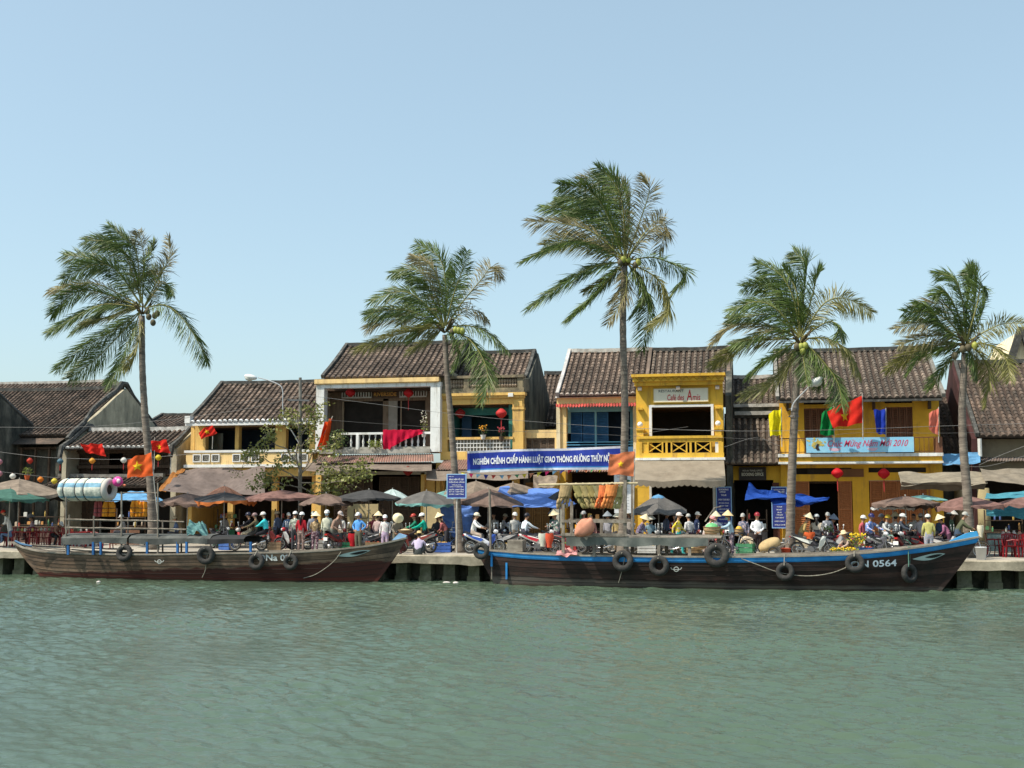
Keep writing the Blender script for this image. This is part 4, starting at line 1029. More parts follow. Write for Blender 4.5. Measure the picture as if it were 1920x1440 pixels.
b1 = Boat('river_boat', 'brown weathered wooden boat with railed deck and a long black cover', 44.0, .84,
          [(24, 1017), (42, 1027), (75, 1034), (117, 1037), (208, 1039.5), (300, 1040), (396, 1038), (474, 1037), (547, 1036), (620, 1032), (692, 1024), (730, 1017), (762, 1009)], 92, 694,
          HULL1, INSIDE, (.04, mat('faded_strake', (.16, .2, .24), rough=.8, var=.4, sc=2), False))
b2 = Boat('river_boat', 'long dark maroon boat with a broad bright blue band along its side', 43.76, .98,
          [(893, 1028), (917, 1032), (980, 1037.5), (1052, 1041), (1100, 1042), (1240, 1044), (1371, 1044.5), (1420, 1044), (1500, 1043), (1587, 1040), (1670, 1033), (1753, 1022.5), (1800, 1014), (1836, 1007)], 938, 1748,
          HULL2, INSIDE, (.2, BLUEB, False))
def eye(b, ex, ey, l, hgt, tilt):
    def fn(u, v, off): return b.hit(ex + u * l, ey + v * hgt + u * tilt, off)
    up = [(-1 + 2 * i / 14) for i in range(15)]
    poly = [(u, -.9 * (1 - abs(u) ** 2.2) * (.35 + .5 * (u + 1) / 2)) for u in up] + [(u, 1.0 * (1 - abs(u) ** 1.8)) for u in up[::-1][1:-1]]
    shape(b.mb, lambda u, v: fn(u, v, .02), poly); b.mb.build('painted_eye', EYEW)
    poly2 = [(.3 + .6 * u * .9, v * .52 + .06) for u, v in poly]
    shape(b.mb, lambda u, v: fn(u, v, .03), poly2); b.mb.build('eye_pupil', BLACK)
eye(b1, 663, 1037, 32, 6, -5); eye(b2, 1741, 1043, 31, 7, -5)
def mark(b, cx, cy, k, w_=1.4):
    m = b.mb; n = 20
    for ro, ri in ((4.2, 2.9),):
        o = [(cx + ro * k * math.cos(2 * PI * i / n), cy + ro * k * math.sin(2 * PI * i / n)) for i in range(n)]
        q = [(cx + ri * k * math.cos(2 * PI * i / n), cy + ri * k * math.sin(2 * PI * i / n)) for i in range(n)]
        m.add([b.hit(*p, .015) for p in o + q], [(i, (i + 1) % n, n + (i + 1) % n, n + i) for i in range(n)])
    for pts in ([(-8.5, -3), (-7, 0), (-4, .5)], [(-2.8, .5), (2.8, .5)], [(4, .5), (7, 0), (8.5, -3)]):
        for (a, c), (e, f) in zip(pts, pts[1:]):
            dx, dy = e - a, f - c; l = math.hypot(dx, dy); ox, oy = -dy / l * .6, dx / l * .6
            m.add([b.hit(cx + (X_) * k, cy + (Y_) * k, .017) for X_, Y_ in ((a + ox, c + oy), (e + ox, f + oy), (e - ox, f - oy), (a - ox, c - oy))], [(0, 1, 2, 3)])
    m.build('painted_mark', pm(.62, .62, .58, .7))
mark(b1, 299, 1053, 1.0); mark(b2, 1268, 1067, 1.2)
text(b1.mb, 'QNa 029', lambda u, v: b1.hit(u, v, .015), 483, 553, 1053.5, 1039.5, 0, .02); b1.mb.build('registration', pm(.72, .74, .72, .7))
text(b2.mb, 'QN 0564', lambda u, v: b2.hit(u, v - (u - 1590) * .04, .022), 1594, 1681, 1067, 1052, 0, .02); b2.mb.build('registration', pm(.6, .68, .75, .7))
def post(b, x, y0, y1, dY, r=.05, m=GREYW, name='post', lean=0):
    b.mb.tube([W(x, y1, b.Yc + dY), W(x + lean, y0, b.Yc + dY)], [r, r * .9], 6); b.mb.build(name, m)
def rail(b, x0, y0, x1, y1, dY, r=.035, m=GREYW, name='rail'):
    n = 8; P_ = [W(x0 + (x1 - x0) * i / n, y0 + (y1 - y0) * i / n + rnd.uniform(-.6, .6), b.Yc + dY) for i in range(n + 1)]
    b.mb.tube(P_, r, 6); b.mb.build(name, m)
# first boat: railed deck
for x, y0 in ((124, 932), (176, 967), (228, 922), (296, 905)): post(b1, x, y0, 1038, -.72, .045)
for x, y0 in ((130, 965), (188, 972), (240, 970), (305, 975), (340, 990)): post(b1, x, y0, 1038, .72, .04)
for y_ in (974, 989): rail(b1, 122, y_, 300, y_ + 3, -.72); rail(b1, 122, y_ + 1, 345, y_ + 4, .72)
rail(b1, 285, 991, 350, 993, -.7); rail(b1, 60, 1026, 220, 1036, -.5, .03); rail(b1, 55, 1022, 250, 1031, .3, .03)
rail(b1, 130, 976, 118, 1028, -.74, .02)
for x in (128, 175, 189, 276, 333, 350, 470): 
    b1.mb.bar(W(x, 1040, b1.Yc - .8), W(x, 1016, b1.Yc - .8), .085, .08, up=(0, 1, 0)); b1.mb.build('thwart_post', pm(.02, .11, .3, .7, .3))
yb = b1.Yc - .78
def cover(x0, x1, yt, ybm, m, seed):
    r = random.Random(seed); n = 40
    ph = [r.uniform(0, 6) for _ in range(4)]
    def fn(a, c):
        px = x0 + (x1 - x0) * a; t = c * 2 - 1
        hang = abs(t)
        zt = W(px, yt, yb).z; zb_ = W(px, ybm + 1.2 * math.sin(px * .05 + ph[0]), yb).z
        y = b1.Yc + t * .82 + .03 * math.sin(px * .11 + ph[1]) * hang
        if hang < .8: return V((W(px, yt, yb).x, b1.Yc + t * .82, zt - .05 * (hang / .8) ** 2))
        k = (hang - .8) / .2
        return V((W(px, yt, yb).x, b1.Yc + math.copysign(.66 + .17 * min(1, k * 3) + .03 * math.sin(px * .17 + ph[2]) * k, t), zt - .05 + (zb_ - zt + .05) * k))
    b1.mb.sheet(fn, n, 30); b1.mb.build('deck_cover', m)
CV = mat('black_cover', (.055, .06, .057), (.09, .095, .09), rough=.8, var=.3, sc=1.5, stain=(.13, .14, .13), ssc=1.3, sthr=.6, bump=.3)
cover(116, 240, 1000.5, 1020, CV, 1); cover(243, 395, 1002, 1020, CV, 2); cover(385, 458, 1004, 1020, pm(.02, .02, .02, .7), 3)
# stempost tips
for b, pts, c in ((b1, [(735, 1013), (748, 1000), (762, 1004), (760, 1010)], PALEB), (b2, [(1780, 1015), (1812, 1000), (1832, 996), (1836, 1007)], pm(.05, .3, .6))):
    P_ = [W(x, y, b.Yc - .06) for x, y in pts]; b.mb.prism(P_, (0, .12, 0)); b.mb.build('bow_cap', c)
b1.mb.tube([W(28, 1014, b1.Yc), W(40, 1020, b1.Yc), W(60, 1024, b1.Yc)], [.04, .05, .03], 6); b1.mb.build('stern_cap', pm(.06, .14, .25, .8, .3))
# second boat: post frame, planks and cover
for x, y0 in ((1056, 945), (1114, 1003), (1172, 900), (1235, 1003), (1293, 1020)): 
    b2.mb.bar(W(x, 1044, b2.Yc - .86), W(x, y0, b2.Yc - .86), .11, .09, up=(0, 1, 0)); b2.mb.build('post', GREYW)
for x, y0 in ((1072, 940), (1128, 975), (1186, 890), (1250, 1003), (1347, 1000)): 
    b2.mb.bar(W(x, 1040, b2.Yc + .86), W(x, y0, b2.Yc + .86), .11, .09, up=(0, 1, 0)); b2.mb.build('post', GREYW)
for x0, y0, x1, y1, dY in ((1052, 977, 1176, 978, -.92), (1052, 1002, 1176, 1003, -.92), (1066, 975, 1190, 976, .92), (1190, 1003, 1350, 1005, .9)):
    b2.mb.bar(W(x0, y0, b2.Yc + dY), W(x1, y1, b2.Yc + dY), .05, .1); b2.mb.build('rail', GREYW)
za_ = [W(1060, 1005.5, b2.Yc - .8), W(1352, 1008, b2.Yc - .8)]
def pk(y0, y1, dz):
    a, c = za_; b2.mb.box(a.x, c.x, b2.Yc + y0, b2.Yc + y1, a.z - .03 + dz, a.z + .01 + dz); b2.mb.build('roof_plank', INSIDE)
for q in range(5): pk(-.9 + q * .36, -.9 + q * .36 + .33, (q % 2) * .006)
a, c = za_
b2.mb.sheet(lambda u, v: V((a.x + .05 + (c.x - a.x - .5) * u, b2.Yc - .93 + .03 * math.sin(u * 40) * v, a.z - .03 - (.3 + .03 * math.sin(u * 17)) * v)), 60, 4)
b2.mb.build('side_cover', mat('grey_green_cover', (.1, .115, .105), (.15, .165, .15), rough=.75, var=.3, sc=1.5, stain=(.2, .2, .18), ssc=1.2, sthr=.62, bump=.3))
post(b2, 920, 918, 1032, .1, .05, GREYW, 'mast', -2)
b2.mb.box(*[f(W(955, 1020, b2.Yc).x, W(983, 1020, b2.Yc).x) for f in (min, max)], b2.Yc - .35, b2.Yc + .35, W(968, 1034, b2.Yc - .3).z, W(968, 1013, b2.Yc - .3).z); b2.mb.build('engine_box', INSIDE)
for x, y0, y1 in ((922, 1038, 1062), (950, 1055, 1086)):
    b2.mb.bar(W(x, y1, b2.Yc - .2), W(x, y0, b2.Yc - .2), .07, .1, up=(0, 1, 0)); b2.mb.build('rudder', BLUEB)
b2.mb.tube([W(922, 1060, b2.Yc - .2), W(922, 1086, b2.Yc - .2)], .025, 6); b2.mb.build('rudder_pole', GREYW)

# tyre fenders
TY = [(b1, 233, 1037, 16, 0, 'tyre fender under the railed deck of the brown boat, near its painted mark'), (b1, 386, 1041, 17.5, 0, 'roped tyre fender where the black cover of the brown boat ends'),
      (b1, 481, 1053, 16, 0, 'tyre fender just before the white registration letters of the brown boat'), (b1, 545, 1054, 15, 0, 'tyre fender just past the registration letters, nearest the bow of the brown boat'),
      (b2, 902, 1033, 16, 0, 'big tyre hung over the stern tip of the blue banded boat'), (b2, 1168, 1052, 20, 0, 'tyre fender on the corner post of the blue banded boat'),
      (b2, 1236, 1061, 19, 0, 'low hung tyre fender beside the white mark on the blue banded boat'), (b2, 1344, 1041, 23, 0, 'largest tyre fender, tied at the end of the plank roof'),
      (b2, 1472, 1072, 17, 0, 'tyre fender amid the slack rope below the palm trunk'), (b2, 1603, 1056, 18, 0, 'grey worn tyre overlapping the painted boat number'),
      (b2, 1705, 1075, 18, 1, 'tyre fender turned edgewise on a green rope near the bow of the blue banded boat')]
for k, (b, x, y, rp, turn, lab) in enumerate(TY):
    Yh = b.hit(x, min(max(y, 1046), 1075)).y - .14
    if k == 4: Yh = b.Yc - .35
    c = W(x, y, Yh); R_ = rp / ppm(x, Yh); t = thing('tyre_fender', lab, 'tyre fender', c, 'tyre fenders on the boats'); m = MB(t)
    ax = V((.75, -1, .1)) if turn else V((rnd.uniform(-.12, .12), -1, rnd.uniform(-.1, .2)))
    rt = R_ * .3; m.torus(c, ax, R_ - rt, rt, 30, 10, 1.0); m.build('tyre', RUBBER, smooth=True)
    top = c + V((0, -.02, R_ - rt)); gx = b.hit(x, interp(b.sheer, x) + 2) if k != 4 else c + V((.3, .2, R_))
    gw = V((top.x + .02, max(gx.y, Yh) - .02, max(W(x, interp(b.sheer, x), Yh).z + .08, top.z + .1)))
    m.tube([top + V((-.03, -rt * 1.05, 0)), gw + V((-.03, -.02, 0)), gw + V((.04, .1, -.05))], .016, 5); m.tube([top + V((.03, rt * 1.05, 0)), gw + V((.03, -.02, 0))], .016, 5)
    m.build('rope', ROPEG if turn else ROPE)
def rope(label, b, pts, m=ROPE, off=.05, r=.014):
    P_ = [b.hit(x, y, off) if isinstance(y, (int, float)) else y for x, y in pts]
    Q = smooth_path(P_, 24); mb = MB(); mb.tube(Q, r, 5)
    o = mb.build('rope', m, parent=None, loc=Q[0]); tag(o, label, 'rope')
rope('slack mooring rope looping along the blue banded hull past the number', b2, [(1390, 1047), (1420, 1058), (1460, 1072), (1510, 1079), (1560, 1073), (1600, 1056), (1615, 1045)])
rope('mooring rope trailing from the painted eye of the brown boat into the water', b1, [(640, 1034), (628, 1050), (610, 1065), (590, 1077), (570, 1083)])
rope('thin rope dropping into the water beside the tyre where the black cover ends', b1, [(392, 1030), (388, 1050), (386, 1068), (380, 1082)])
rope('thin frayed rope hanging below the corner post tyre of the blue banded boat', b2, [(1172, 1046), (1168, 1062), (1165, 1075), (1160, 1092)])
# ------------------------------------------------------------------ people
SKIN = mat('skin', (.36, .2, .125), rough=.6, var=.1); HAIR = mat('black_hair', (.012, .01, .009), rough=.45, var=.3)
def fabric(c, pat=None):
    r, g, b = c
    k = 'fabric_%02x%02x%02x_%s' % (int(r * 255), int(g * 255), int(b * 255), pat or '')
    if pat == 'check': return mat(k, c, col2=tuple(x * .45 for x in c), rough=.95, var=.1, sc=9, stretch=(1, 1, 1), spec=.1, stain=tuple(min(1, x * 1.9) for x in c), ssc=7, sthr=.55, ssoft=.03)
    if pat == 'floral': return mat(k, c, rough=.95, var=.15, sc=6, spec=.1, stain=(.55, .42, .45), ssc=11, sthr=.54, ssoft=.03)
    return mat(k, c, rough=.95, var=.14, sc=6, spec=.1, bump=.5, bsc=16)
POSES = {   # joints in metres, the person faces -Y: pelvis, chest, neck, head, then (elbow, hand), (knee, ankle) right(-x) / left(+x)
    'stand': dict(pel=(0, 0, .86), che=(0, .01, 1.17), nec=(0, .0, 1.36), hea=(0, -.02, 1.5), el=[(-.22, .04, 1.07), (.22, .04, 1.07)], ha=[(-.23, -.06, .84), (.23, -.06, .84)], kn=[(-.09, -.02, .47), (.09, -.01, .47)], an=[(-.1, .03, .07), (.1, .04, .07)]),
    'hips': dict(el=[(-.36, .08, 1.1), (.36, .08, 1.1)], ha=[(-.19, -.05, .93), (.19, -.05, .93)]),
    'clasp': dict(el=[(-.24, .0, 1.06), (.24, .0, 1.06)], ha=[(-.05, -.17, .93), (.05, -.17, .93)]),
    'walk': dict(kn=[(-.09, -.17, .48), (.09, .06, .47)], an=[(-.09, -.2, .08), (.09, .34, .13)], el=[(-.2, .16, 1.1), (.2, -.08, 1.07)], ha=[(-.21, .18, .86), (.21, -.27, .92)]),
    'reach': dict(che=(0, -.04, 1.16), nec=(0, -.08, 1.34), hea=(0, -.13, 1.47), el=[(-.24, -.18, 1.14), (.24, -.18, 1.14)], ha=[(-.16, -.42, 1.1), (.16, -.42, 1.1)]),
    'lean': dict(che=(0, -.12, 1.13), nec=(0, -.22, 1.29), hea=(0, -.31, 1.4), el=[(-.22, -.15, 1.0), (.22, -.2, 1.0)], ha=[(-.12, -.32, .86), (.12, -.34, .9)]),
    'ride': dict(pel=(0, .22, .86), che=(0, .17, 1.16), nec=(0, .13, 1.34), hea=(0, .09, 1.48), el=[(-.27, -.03, 1.1), (.27, -.03, 1.1)], ha=[(-.27, -.31, 1.02), (.27, -.31, 1.02)], kn=[(-.15, -.17, .74), (.15, -.17, .74)], an=[(-.14, -.02, .33), (.14, -.02, .33)]),
    'pillion': dict(pel=(0, .3, .88), che=(0, .24, 1.18), nec=(0, .2, 1.36), hea=(0, .16, 1.5), el=[(-.24, .05, 1.1), (.24, .05, 1.1)], ha=[(-.15, -.12, 1.05), (.15, -.12, 1.05)], kn=[(-.2, -.08, .72), (.2, -.08, .72)], an=[(-.18, .08, .38), (.18, .08, .38)]),
    'cycle': dict(pel=(0, .18, .92), che=(0, .03, 1.2), nec=(0, -.06, 1.36), hea=(0, -.12, 1.49), el=[(-.22, -.2, 1.12), (.22, -.2, 1.12)], ha=[(-.22, -.46, 1.02), (.22, -.46, 1.02)], kn=[(-.12, -.17, .72), (.12, -.1, .58)], an=[(-.1, -.02, .38), (.1, .03, .2)]),
    'sit': dict(pel=(0, .05, .42), che=(0, .02, .74), nec=(0, -.02, .93), hea=(0, -.06, 1.07), el=[(-.24, -.04, .66), (.24, -.04, .66)], ha=[(-.14, -.28, .6), (.14, -.28, .6)], kn=[(-.14, -.36, .47), (.14, -.36, .47)], an=[(-.13, -.34, .07), (.13, -.34, .07)]),
    'ground': dict(pel=(0, .1, .13), che=(0, -.02, .43), nec=(0, -.1, .6), hea=(0, -.17, .72), el=[(-.28, -.12, .38), (.28, -.12, .38)], ha=[(-.2, -.36, .42), (.2, -.36, .42)], kn=[(-.2, -.3, .46), (.2, -.34, .42)], an=[(-.18, -.42, .06), (.18, -.5, .06)]),
    'squat': dict(pel=(0, .12, .3), che=(0, -.04, .58), nec=(0, -.13, .74), hea=(0, -.2, .86), el=[(-.24, -.24, .5), (.24, -.24, .5)], ha=[(-.1, -.44, .4), (.1, -.44, .4)], kn=[(-.17, -.3, .5), (.17, -.3, .5)], an=[(-.15, -.1, .07), (.15, -.1, .07)]),
    'carry': dict(el=[(-.3, -.03, 1.15), (.3, -.1, 1.12)], ha=[(-.22, -.2, 1.32), (.2, -.3, 1.15)]),
}
PEOPLE = []
def person(label, px, Y, face, pose, shirt, pants, hat=None, hatc=(.8, .8, .78), h=1.6, shirtpat=None, pantpat=None, sleeves=1, z=1.0, loose=1.1, group='people on the quay street', hair='short', mask=None, tilt=(0, 0), seed=0):
    J = dict(POSES['stand'])
    for p in pose.split('+'): J.update(POSES[p])
    PEOPLE.append(dict(label=label, loc=G(px, Y, z), rz=math.radians(face), J=J, shirt=fabric(shirt, shirtpat), pants=fabric(pants, pantpat), hat=hat, hatc=hatc, s=h / 1.62, sleeves=sleeves, loose=loose, group=group, hair=hair, mask=mask, tilt=tilt))
def skin_body(P):
    J = P['J']; v = []; e = []; r = []; lab = []
    def a(p, rad, l): v.append(V(p)); r.append(rad); lab.append(l); return len(v) - 1
    pel, che, nec, hea = (V(J[k]) for k in ('pel', 'che', 'nec', 'hea')); lo = P['loose']
    i0 = a(pel, (.145 * lo, .115 * lo), 1); i1 = a(pel.lerp(che, .5), (.14 * lo, .105 * lo), 0); i2 = a(che + V((0, 0, .05)), (.155 * lo, .11 * lo), 0)
    i3 = a(nec - (nec - che) * .12, (.075, .07), 0); i4 = a(nec.lerp(hea, .45), (.05, .05), 2); i5 = a(hea, (.055, .06), 2)
    e += [(i0, i1), (i1, i2), (i2, i3), (i3, i4), (i4, i5)]
    for s in (0, 1):
        sx = -1 if s == 0 else 1
        sh = a(nec + V((sx * .165, .01, -.075)), (.062, .06), 0); el = a(J['el'][s], (.05 * lo, .048 * lo), 0); ha = V(J['ha'][s]); elv = V(J['el'][s])
        wr = a(elv.lerp(ha, .82), (.031, .031), 0 if P['sleeves'] else 2); hd = a(ha, (.036, .022), 2)
        e += [(i2, sh), (sh, el), (el, wr), (wr, hd)]
        hp = a(pel + V((sx * .095, 0, -.07)), (.098 * lo, .1 * lo), 1); kn = a(J['kn'][s], (.066 * lo, .068 * lo), 1); an = a(J['an'][s], (.045 * lo, .045 * lo), 1)
        anv = V(J['an'][s]); fd = V((sx * .03, -.16, -.035)); ft = a(anv + fd, (.04, .026), 3)
        e += [(i0, hp), (hp, kn), (kn, an), (an, ft)]
    return v, e, r, lab
def make_people():
    tmp = []
    for P in PEOPLE:
        v, e, r, lab = skin_body(P)
        me = bpy.data.meshes.new('body'); me.from_pydata([tuple(x) for x in v], e, []); ob = bpy.data.objects.new('body', me); C.objects.link(ob)
        ob.modifiers.new('s', 'SKIN').use_smooth_shade = True; sd = ob.modifiers.new('u', 'SUBSURF'); sd.levels = 1; sd.render_levels = 1
        for k, x in enumerate(r): me.skin_vertices[0].data[k].radius = x
        for k in range(len(v)): me.skin_vertices[0].data[k].use_root = (k == 0)
        tmp.append((P, ob, v, e, lab))
    dg = bpy.context.evaluated_depsgraph_get(); dg.update()
    for P, ob, v, e, lab in tmp:
        me = bpy.data.meshes.new_from_object(ob.evaluated_get(dg)); bpy.data.objects.remove(ob)
        J = P['J']; s = P['s']
        vs = [V(x.co) for x in me.vertices]; fs = [list(p.vertices) for p in me.polygons]; bpy.data.meshes.remove(me)
        seg = [(v[i], v[j], lab[j] if lab[j] != 1 or lab[i] != 0 else 0, lab[i]) for i, j in e]
        root = thing('person', P['label'], 'person', P['loc'], P['group'], P['rz'])
        mb = MB(); mb.V = [tuple(x) for x in vs]
        for f in fs:
            c = sum((vs[i] for i in f), V()) / len(f); best = None
            for a, b, lb, la in seg:
                d = b - a; t = max(0, min(1, (c - a).dot(d) / max(d.length_squared, 1e-9))); q = (c - a - d * t).length
                if best is None or q < best[0]: best = (q, lb if t > .5 else (la if la != 0 or lb != 1 else 0), c)
            m_ = best[1]
            mb.m = m_; mb.face(f)
        hea = V(J['hea']); nec = V(J['nec'])
        up = (hea - nec).normalized(); Q = V((0, 0, 1)).rotation_difference(up.lerp(V((0, 0, 1)), .5))
        hc = hea + V((0, -.015, .045))
        mb.m = 2; mb.ell(hc, (.076, .094, .112), 12, 9, Q)
        def H(x, y, z): return hc + Q @ V((x, y, z))
        mb.add([H(-.012, -.088, .02), H(.012, -.088, .02), H(.018, -.09, -.025), H(-.018, -.09, -.025), H(0, -.115, -.02)], [(0, 1, 4), (1, 2, 4), (2, 3, 4), (3, 0, 4)])
        for sx in (-1, 1): mb.ell(H(sx * .078, .005, 0), (.014, .022, .032), 6, 5, Q)
        mb.m = 4
        for sx in (-1, 1): mb.ell(H(sx * .03, -.085, .015), (.014, .008, .008), 6, 4, Q)
        mb.m = 5; mb.ell(H(0, -.087, -.055), (.024, .01, .008), 6, 4, Q)
        # fingers
        mb.m = 2
        for sd in (0, 1):
            ha = V(J['ha'][sd]); el = V(J['el'][sd]); d = (ha - el).normalized(); sx = -1 if sd == 0 else 1
            w_ = d.cross(V((0, 0, 1)) if abs(d.z) < .8 else V((0, 1, 0))).normalized(); n_ = d.cross(w_)
            if abs(d.z) > .8: w_, n_ = V((0, 1, 0)), V((1, 0, 0))
            for k in range(4):
                b = ha + w_ * (.019 * (k - 1.5)) + d * .02; L_ = (.062, .072, .068, .052)[k]
                mb.tube([b, b + d * L_ * .55 - V((0, 0, .008)), b + d * L_ * .9 - V((0, 0, .028))], [.0095, .009, .007], 5)
            b = ha - w_ * .03 * (1 if True else 0) - d * .01
            mb.tube([b, b - w_ * .022 + d * .022, b - w_ * .026 + d * .045], [.011, .01, .008], 5)
        for q in range(len(mb.V)): mb.V[q] = tuple(V(mb.V[q]) * s)
        ob = mb.build('body', [P['shirt'], P['pants'], SKIN, pm(.05, .04, .035), BLACK, pm(.3, .1, .09)], parent=None, smooth=True)
        ob.parent = root
        hcs = hc * s
        def part(nm, m_, sm=True):
            o = mb.build(nm, m_, parent=None, smooth=sm); o.parent = root; o.location = (0, 0, 0); return o
        # hair
        if P['hair'] != 'none':
            def cap(drop):
                n, m = 14, 8; b0 = len(mb.V); mb.mark()
                for i in range(m + 1):
                    for k in range(n):
                        t = 2 * PI * k / n; back = .5 - .5 * math.cos(t - PI / 2 + PI) ; th = (PI * i / m) * (.36 + drop * (.5 + .5 * math.sin(t)))
                        mb.V.append(tuple(hcs + Q @ V((.083 * math.sin(th) * math.cos(t), .102 * math.sin(th) * math.sin(t) + .004, .12 * math.cos(th))) * s))
                for i in range(m):
                    for k in range(n): mb.face([b0 + i * n + k, b0 + (i + 1) * n + k, b0 + (i + 1) * n + (k + 1) % n, b0 + i * n + (k + 1) % n])
            cap(.3)
            if P['hair'] == 'long': mb.tube([hcs + Q @ V((0, .08, .0)) * s, hcs + V((0, .13, -.12)) * s, hcs + V((0, .15, -.3)) * s, hcs + V((0, .14, -.42)) * s], [.05 * s, .055 * s, .045 * s, .015], 8)
            part('hair', HAIR)
        if P['mask']:
            mb.ell(hcs + Q @ V((0, -.03, -.045)) * s, (.075 * s, .075 * s, .055 * s), 10, 6, Q); part('face_mask', fabric(P['mask']))
        hm = pm(*P['hatc'], .35 if P['hat'] == 'helmet' else .8)
        T = Q @ V((0, 0, 1)).rotation_difference(V((P['tilt'][0], P['tilt'][1], 1)))
        if P['hat'] in ('helmet', 'cap'):
            rr = (.112, .128, .118) if P['hat'] == 'helmet' else (.092, .11, .115)
            n, m = 14, 7; b0 = len(mb.V); mb.mark()
            for i in range(m + 1):
                for k in range(n):
                    t = 2 * PI * k / n; th = PI * .54 * i / m
                    mb.V.append(tuple(hcs + T @ (V((rr[0] * math.sin(th) * math.cos(t), rr[1] * math.sin(th) * math.sin(t), rr[2] * math.cos(th) + .03))) * s))
            for i in range(m):
                for k in range(n): mb.face([b0 + i * n + k, b0 + (i + 1) * n + k, b0 + (i + 1) * n + (k + 1) % n, b0 + i * n + (k + 1) % n])
            mb.sheet(lambda a, c: hcs + T @ V((.1 * math.cos(PI + PI * a) * (1 - .15 * c), -.1 * math.sin(PI * a) - .085 * c * (.4 + .6 * math.sin(PI * a)), .035 - .02 * c)) * s, 10, 2)
            part('helmet' if P['hat'] == 'helmet' else 'cap', hm)
        elif P['hat'] == 'cone':
            mb.lathe([(.235, -.0), (.225, .006), (.15, .085), (.07, .165), (.005, .225)], V((0, 0, 0)), 20)
            mb.V = [tuple(hcs + T @ (V(x) + V((0, 0, .05))) * s) for x in mb.V]; part('conical_hat', hm)
        elif P['hat'] == 'straw':
            mb.lathe([(.2, 0), (.1, .02), (.095, .1), (.06, .125), (.005, .13)], V((0, 0, 0)), 16)
            mb.V = [tuple(hcs + T @ (V(x) + V((0, 0, .05))) * s) for x in mb.V]; part('straw_hat', hm)

GR = 'people on the quay street'
WH = (.75, .75, .72); STRAW = (.72, .62, .4)
person('person in white shirt and red cap seated under the far grey umbrella', 19, 49.2, -60, 'sit+lean', (.7, .7, .68), (.12, .18, .3), 'cap', (.6, .04, .03), z=1.15)
POSES['bend'] = dict(pel=(0, .1, .6), che=(0, -.1, .82), nec=(0, -.26, .95), hea=(0, -.36, 1.0), el=[(-.22, -.25, .72), (.22, -.25, .72)], ha=[(-.14, -.42, .55), (.14, -.42, .55)], kn=[(-.14, -.28, .45), (.14, -.28, .45)], an=[(-.13, -.1, .07), (.13, -.1, .07)])
person('grey haired person in a brown shirt bending over a red table', 104, 50.0, 70, 'bend', (.3, .16, .11), (.05, .05, .05), 'cap', (.5, .5, .48))
person('motorbike driver in black jacket and dark helmet', 462, 47.3, -90, 'ride', (.012, .012, .016), (.3, .26, .19), 'helmet', (.02, .02, .04), z=1.0)
person('passenger in olive squeezed between the black driver and the turquoise rider', 474, 47.3, -90, 'ride', (.12, .1, .06), (.03, .03, .03), 'helmet', (.2, .13, .13), h=1.58)
person('pillion rider in a bright turquoise shirt with a cream helmet', 487, 47.3, -90, 'pillion', (.06, .55, .6), (.02, .02, .025), 'helmet', (.66, .64, .6), h=1.6, loose=1.1)
person('person in camouflage grey jacket and white helmet behind the red sweater', 553, 48.1, 200, 'stand', (.35, .38, .32), (.06, .06, .07), 'helmet', WH, shirtpat='check', h=1.62)
person('person in a red sweater with long dark hair and checked trousers', 565, 46.9, 175, 'stand', (.34, .02, .03), (.28, .2, .18), 'helmet', (.8, .8, .8), pantpat='check', h=1.6, hair='long')
person('person in pink and black standing by a parked scooter behind the red sweater', 546, 48.6, 90, 'reach', (.6, .42, .5), (.02, .02, .02), None, h=1.5)
person('person in pale conical hat and brown plaid shirt over floral trousers', 591, 46.8, 178, 'clasp', (.26, .19, .11), (.1, .05, .07), 'cone', (.75, .64, .42), shirtpat='check', pantpat='floral', h=1.52, loose=1.1)
person('person with blue face mask and white helmet in a pale green shirt', 613, 48.0, 5, 'stand', (.5, .52, .42), (.17, .19, .16), 'helmet', WH, mask=(.4, .58, .68), h=1.68)
person('person in khaki jacket and grey cap stooping over a plate', 625, 47.3, 70, 'lean', (.33, .22, .17), (.17, .18, .15), 'cap', (.42, .36, .34), h=1.75, loose=1.1)
person('person in grey cap half hidden behind the conical hat', 587, 48.9, 20, 'stand', (.2, .22, .27), (.1, .1, .12), 'cap', (.4, .45, .42), h=1.62)
person('person in a bright blue shirt and white cap with hands on hips', 672, 46.9, -20, 'hips', (.1, .3, .66), (.12, .12, .085), 'cap', (.82, .84, .85), h=1.6, loose=1.08)
person('person in white floral top and lilac trousers with a pink scarf', 722, 47.0, 10, 'stand', (.62, .62, .6), (.42, .33, .48), 'helmet', (.8, .8, .8), shirtpat='floral', pantpat='floral', h=1.5, mask=(.6, .3, .35))
person('person in grey tunic bowed under a large round conical hat, holding a bamboo tray', 744, 46.8, 25, 'lean', (.2, .18, .15), (.17, .16, .12), 'cone', (.72, .62, .4), h=1.58, tilt=(0, -1.0))
person('motorbike rider in a jade green jacket with white helmet', 788, 46.7, -90, 'ride', (.015, .36, .25), (.03, .03, .03), 'helmet', WH, h=1.6)
person('person in dark green and red hat behind the jade green rider', 772, 48.2, -70, 'ride', (.02, .16, .1), (.05, .04, .04), 'helmet', (.4, .05, .04), h=1.55)
person('person in lavender shirt and straw hat sitting on the quay edge', 785, 45.5, 190, 'ground', (.46, .4, .54), (.07, .08, .08), 'straw', (.5, .38, .18), h=1.62, loose=1.1)
person('squatting vendor in dark clothes beside the bow of the brown boat', 752, 45.6, -30, 'squat', (.06, .05, .05), (.12, .05, .05), None, h=1.5)
person('motorbike rider in a white T-shirt and cream helmet on the blue and white motorbike', 897, 46.8, 90, 'ride', (.72, .72, .7), (.4, .32, .26), 'helmet', (.66, .6, .46), sleeves=0, h=1.62)
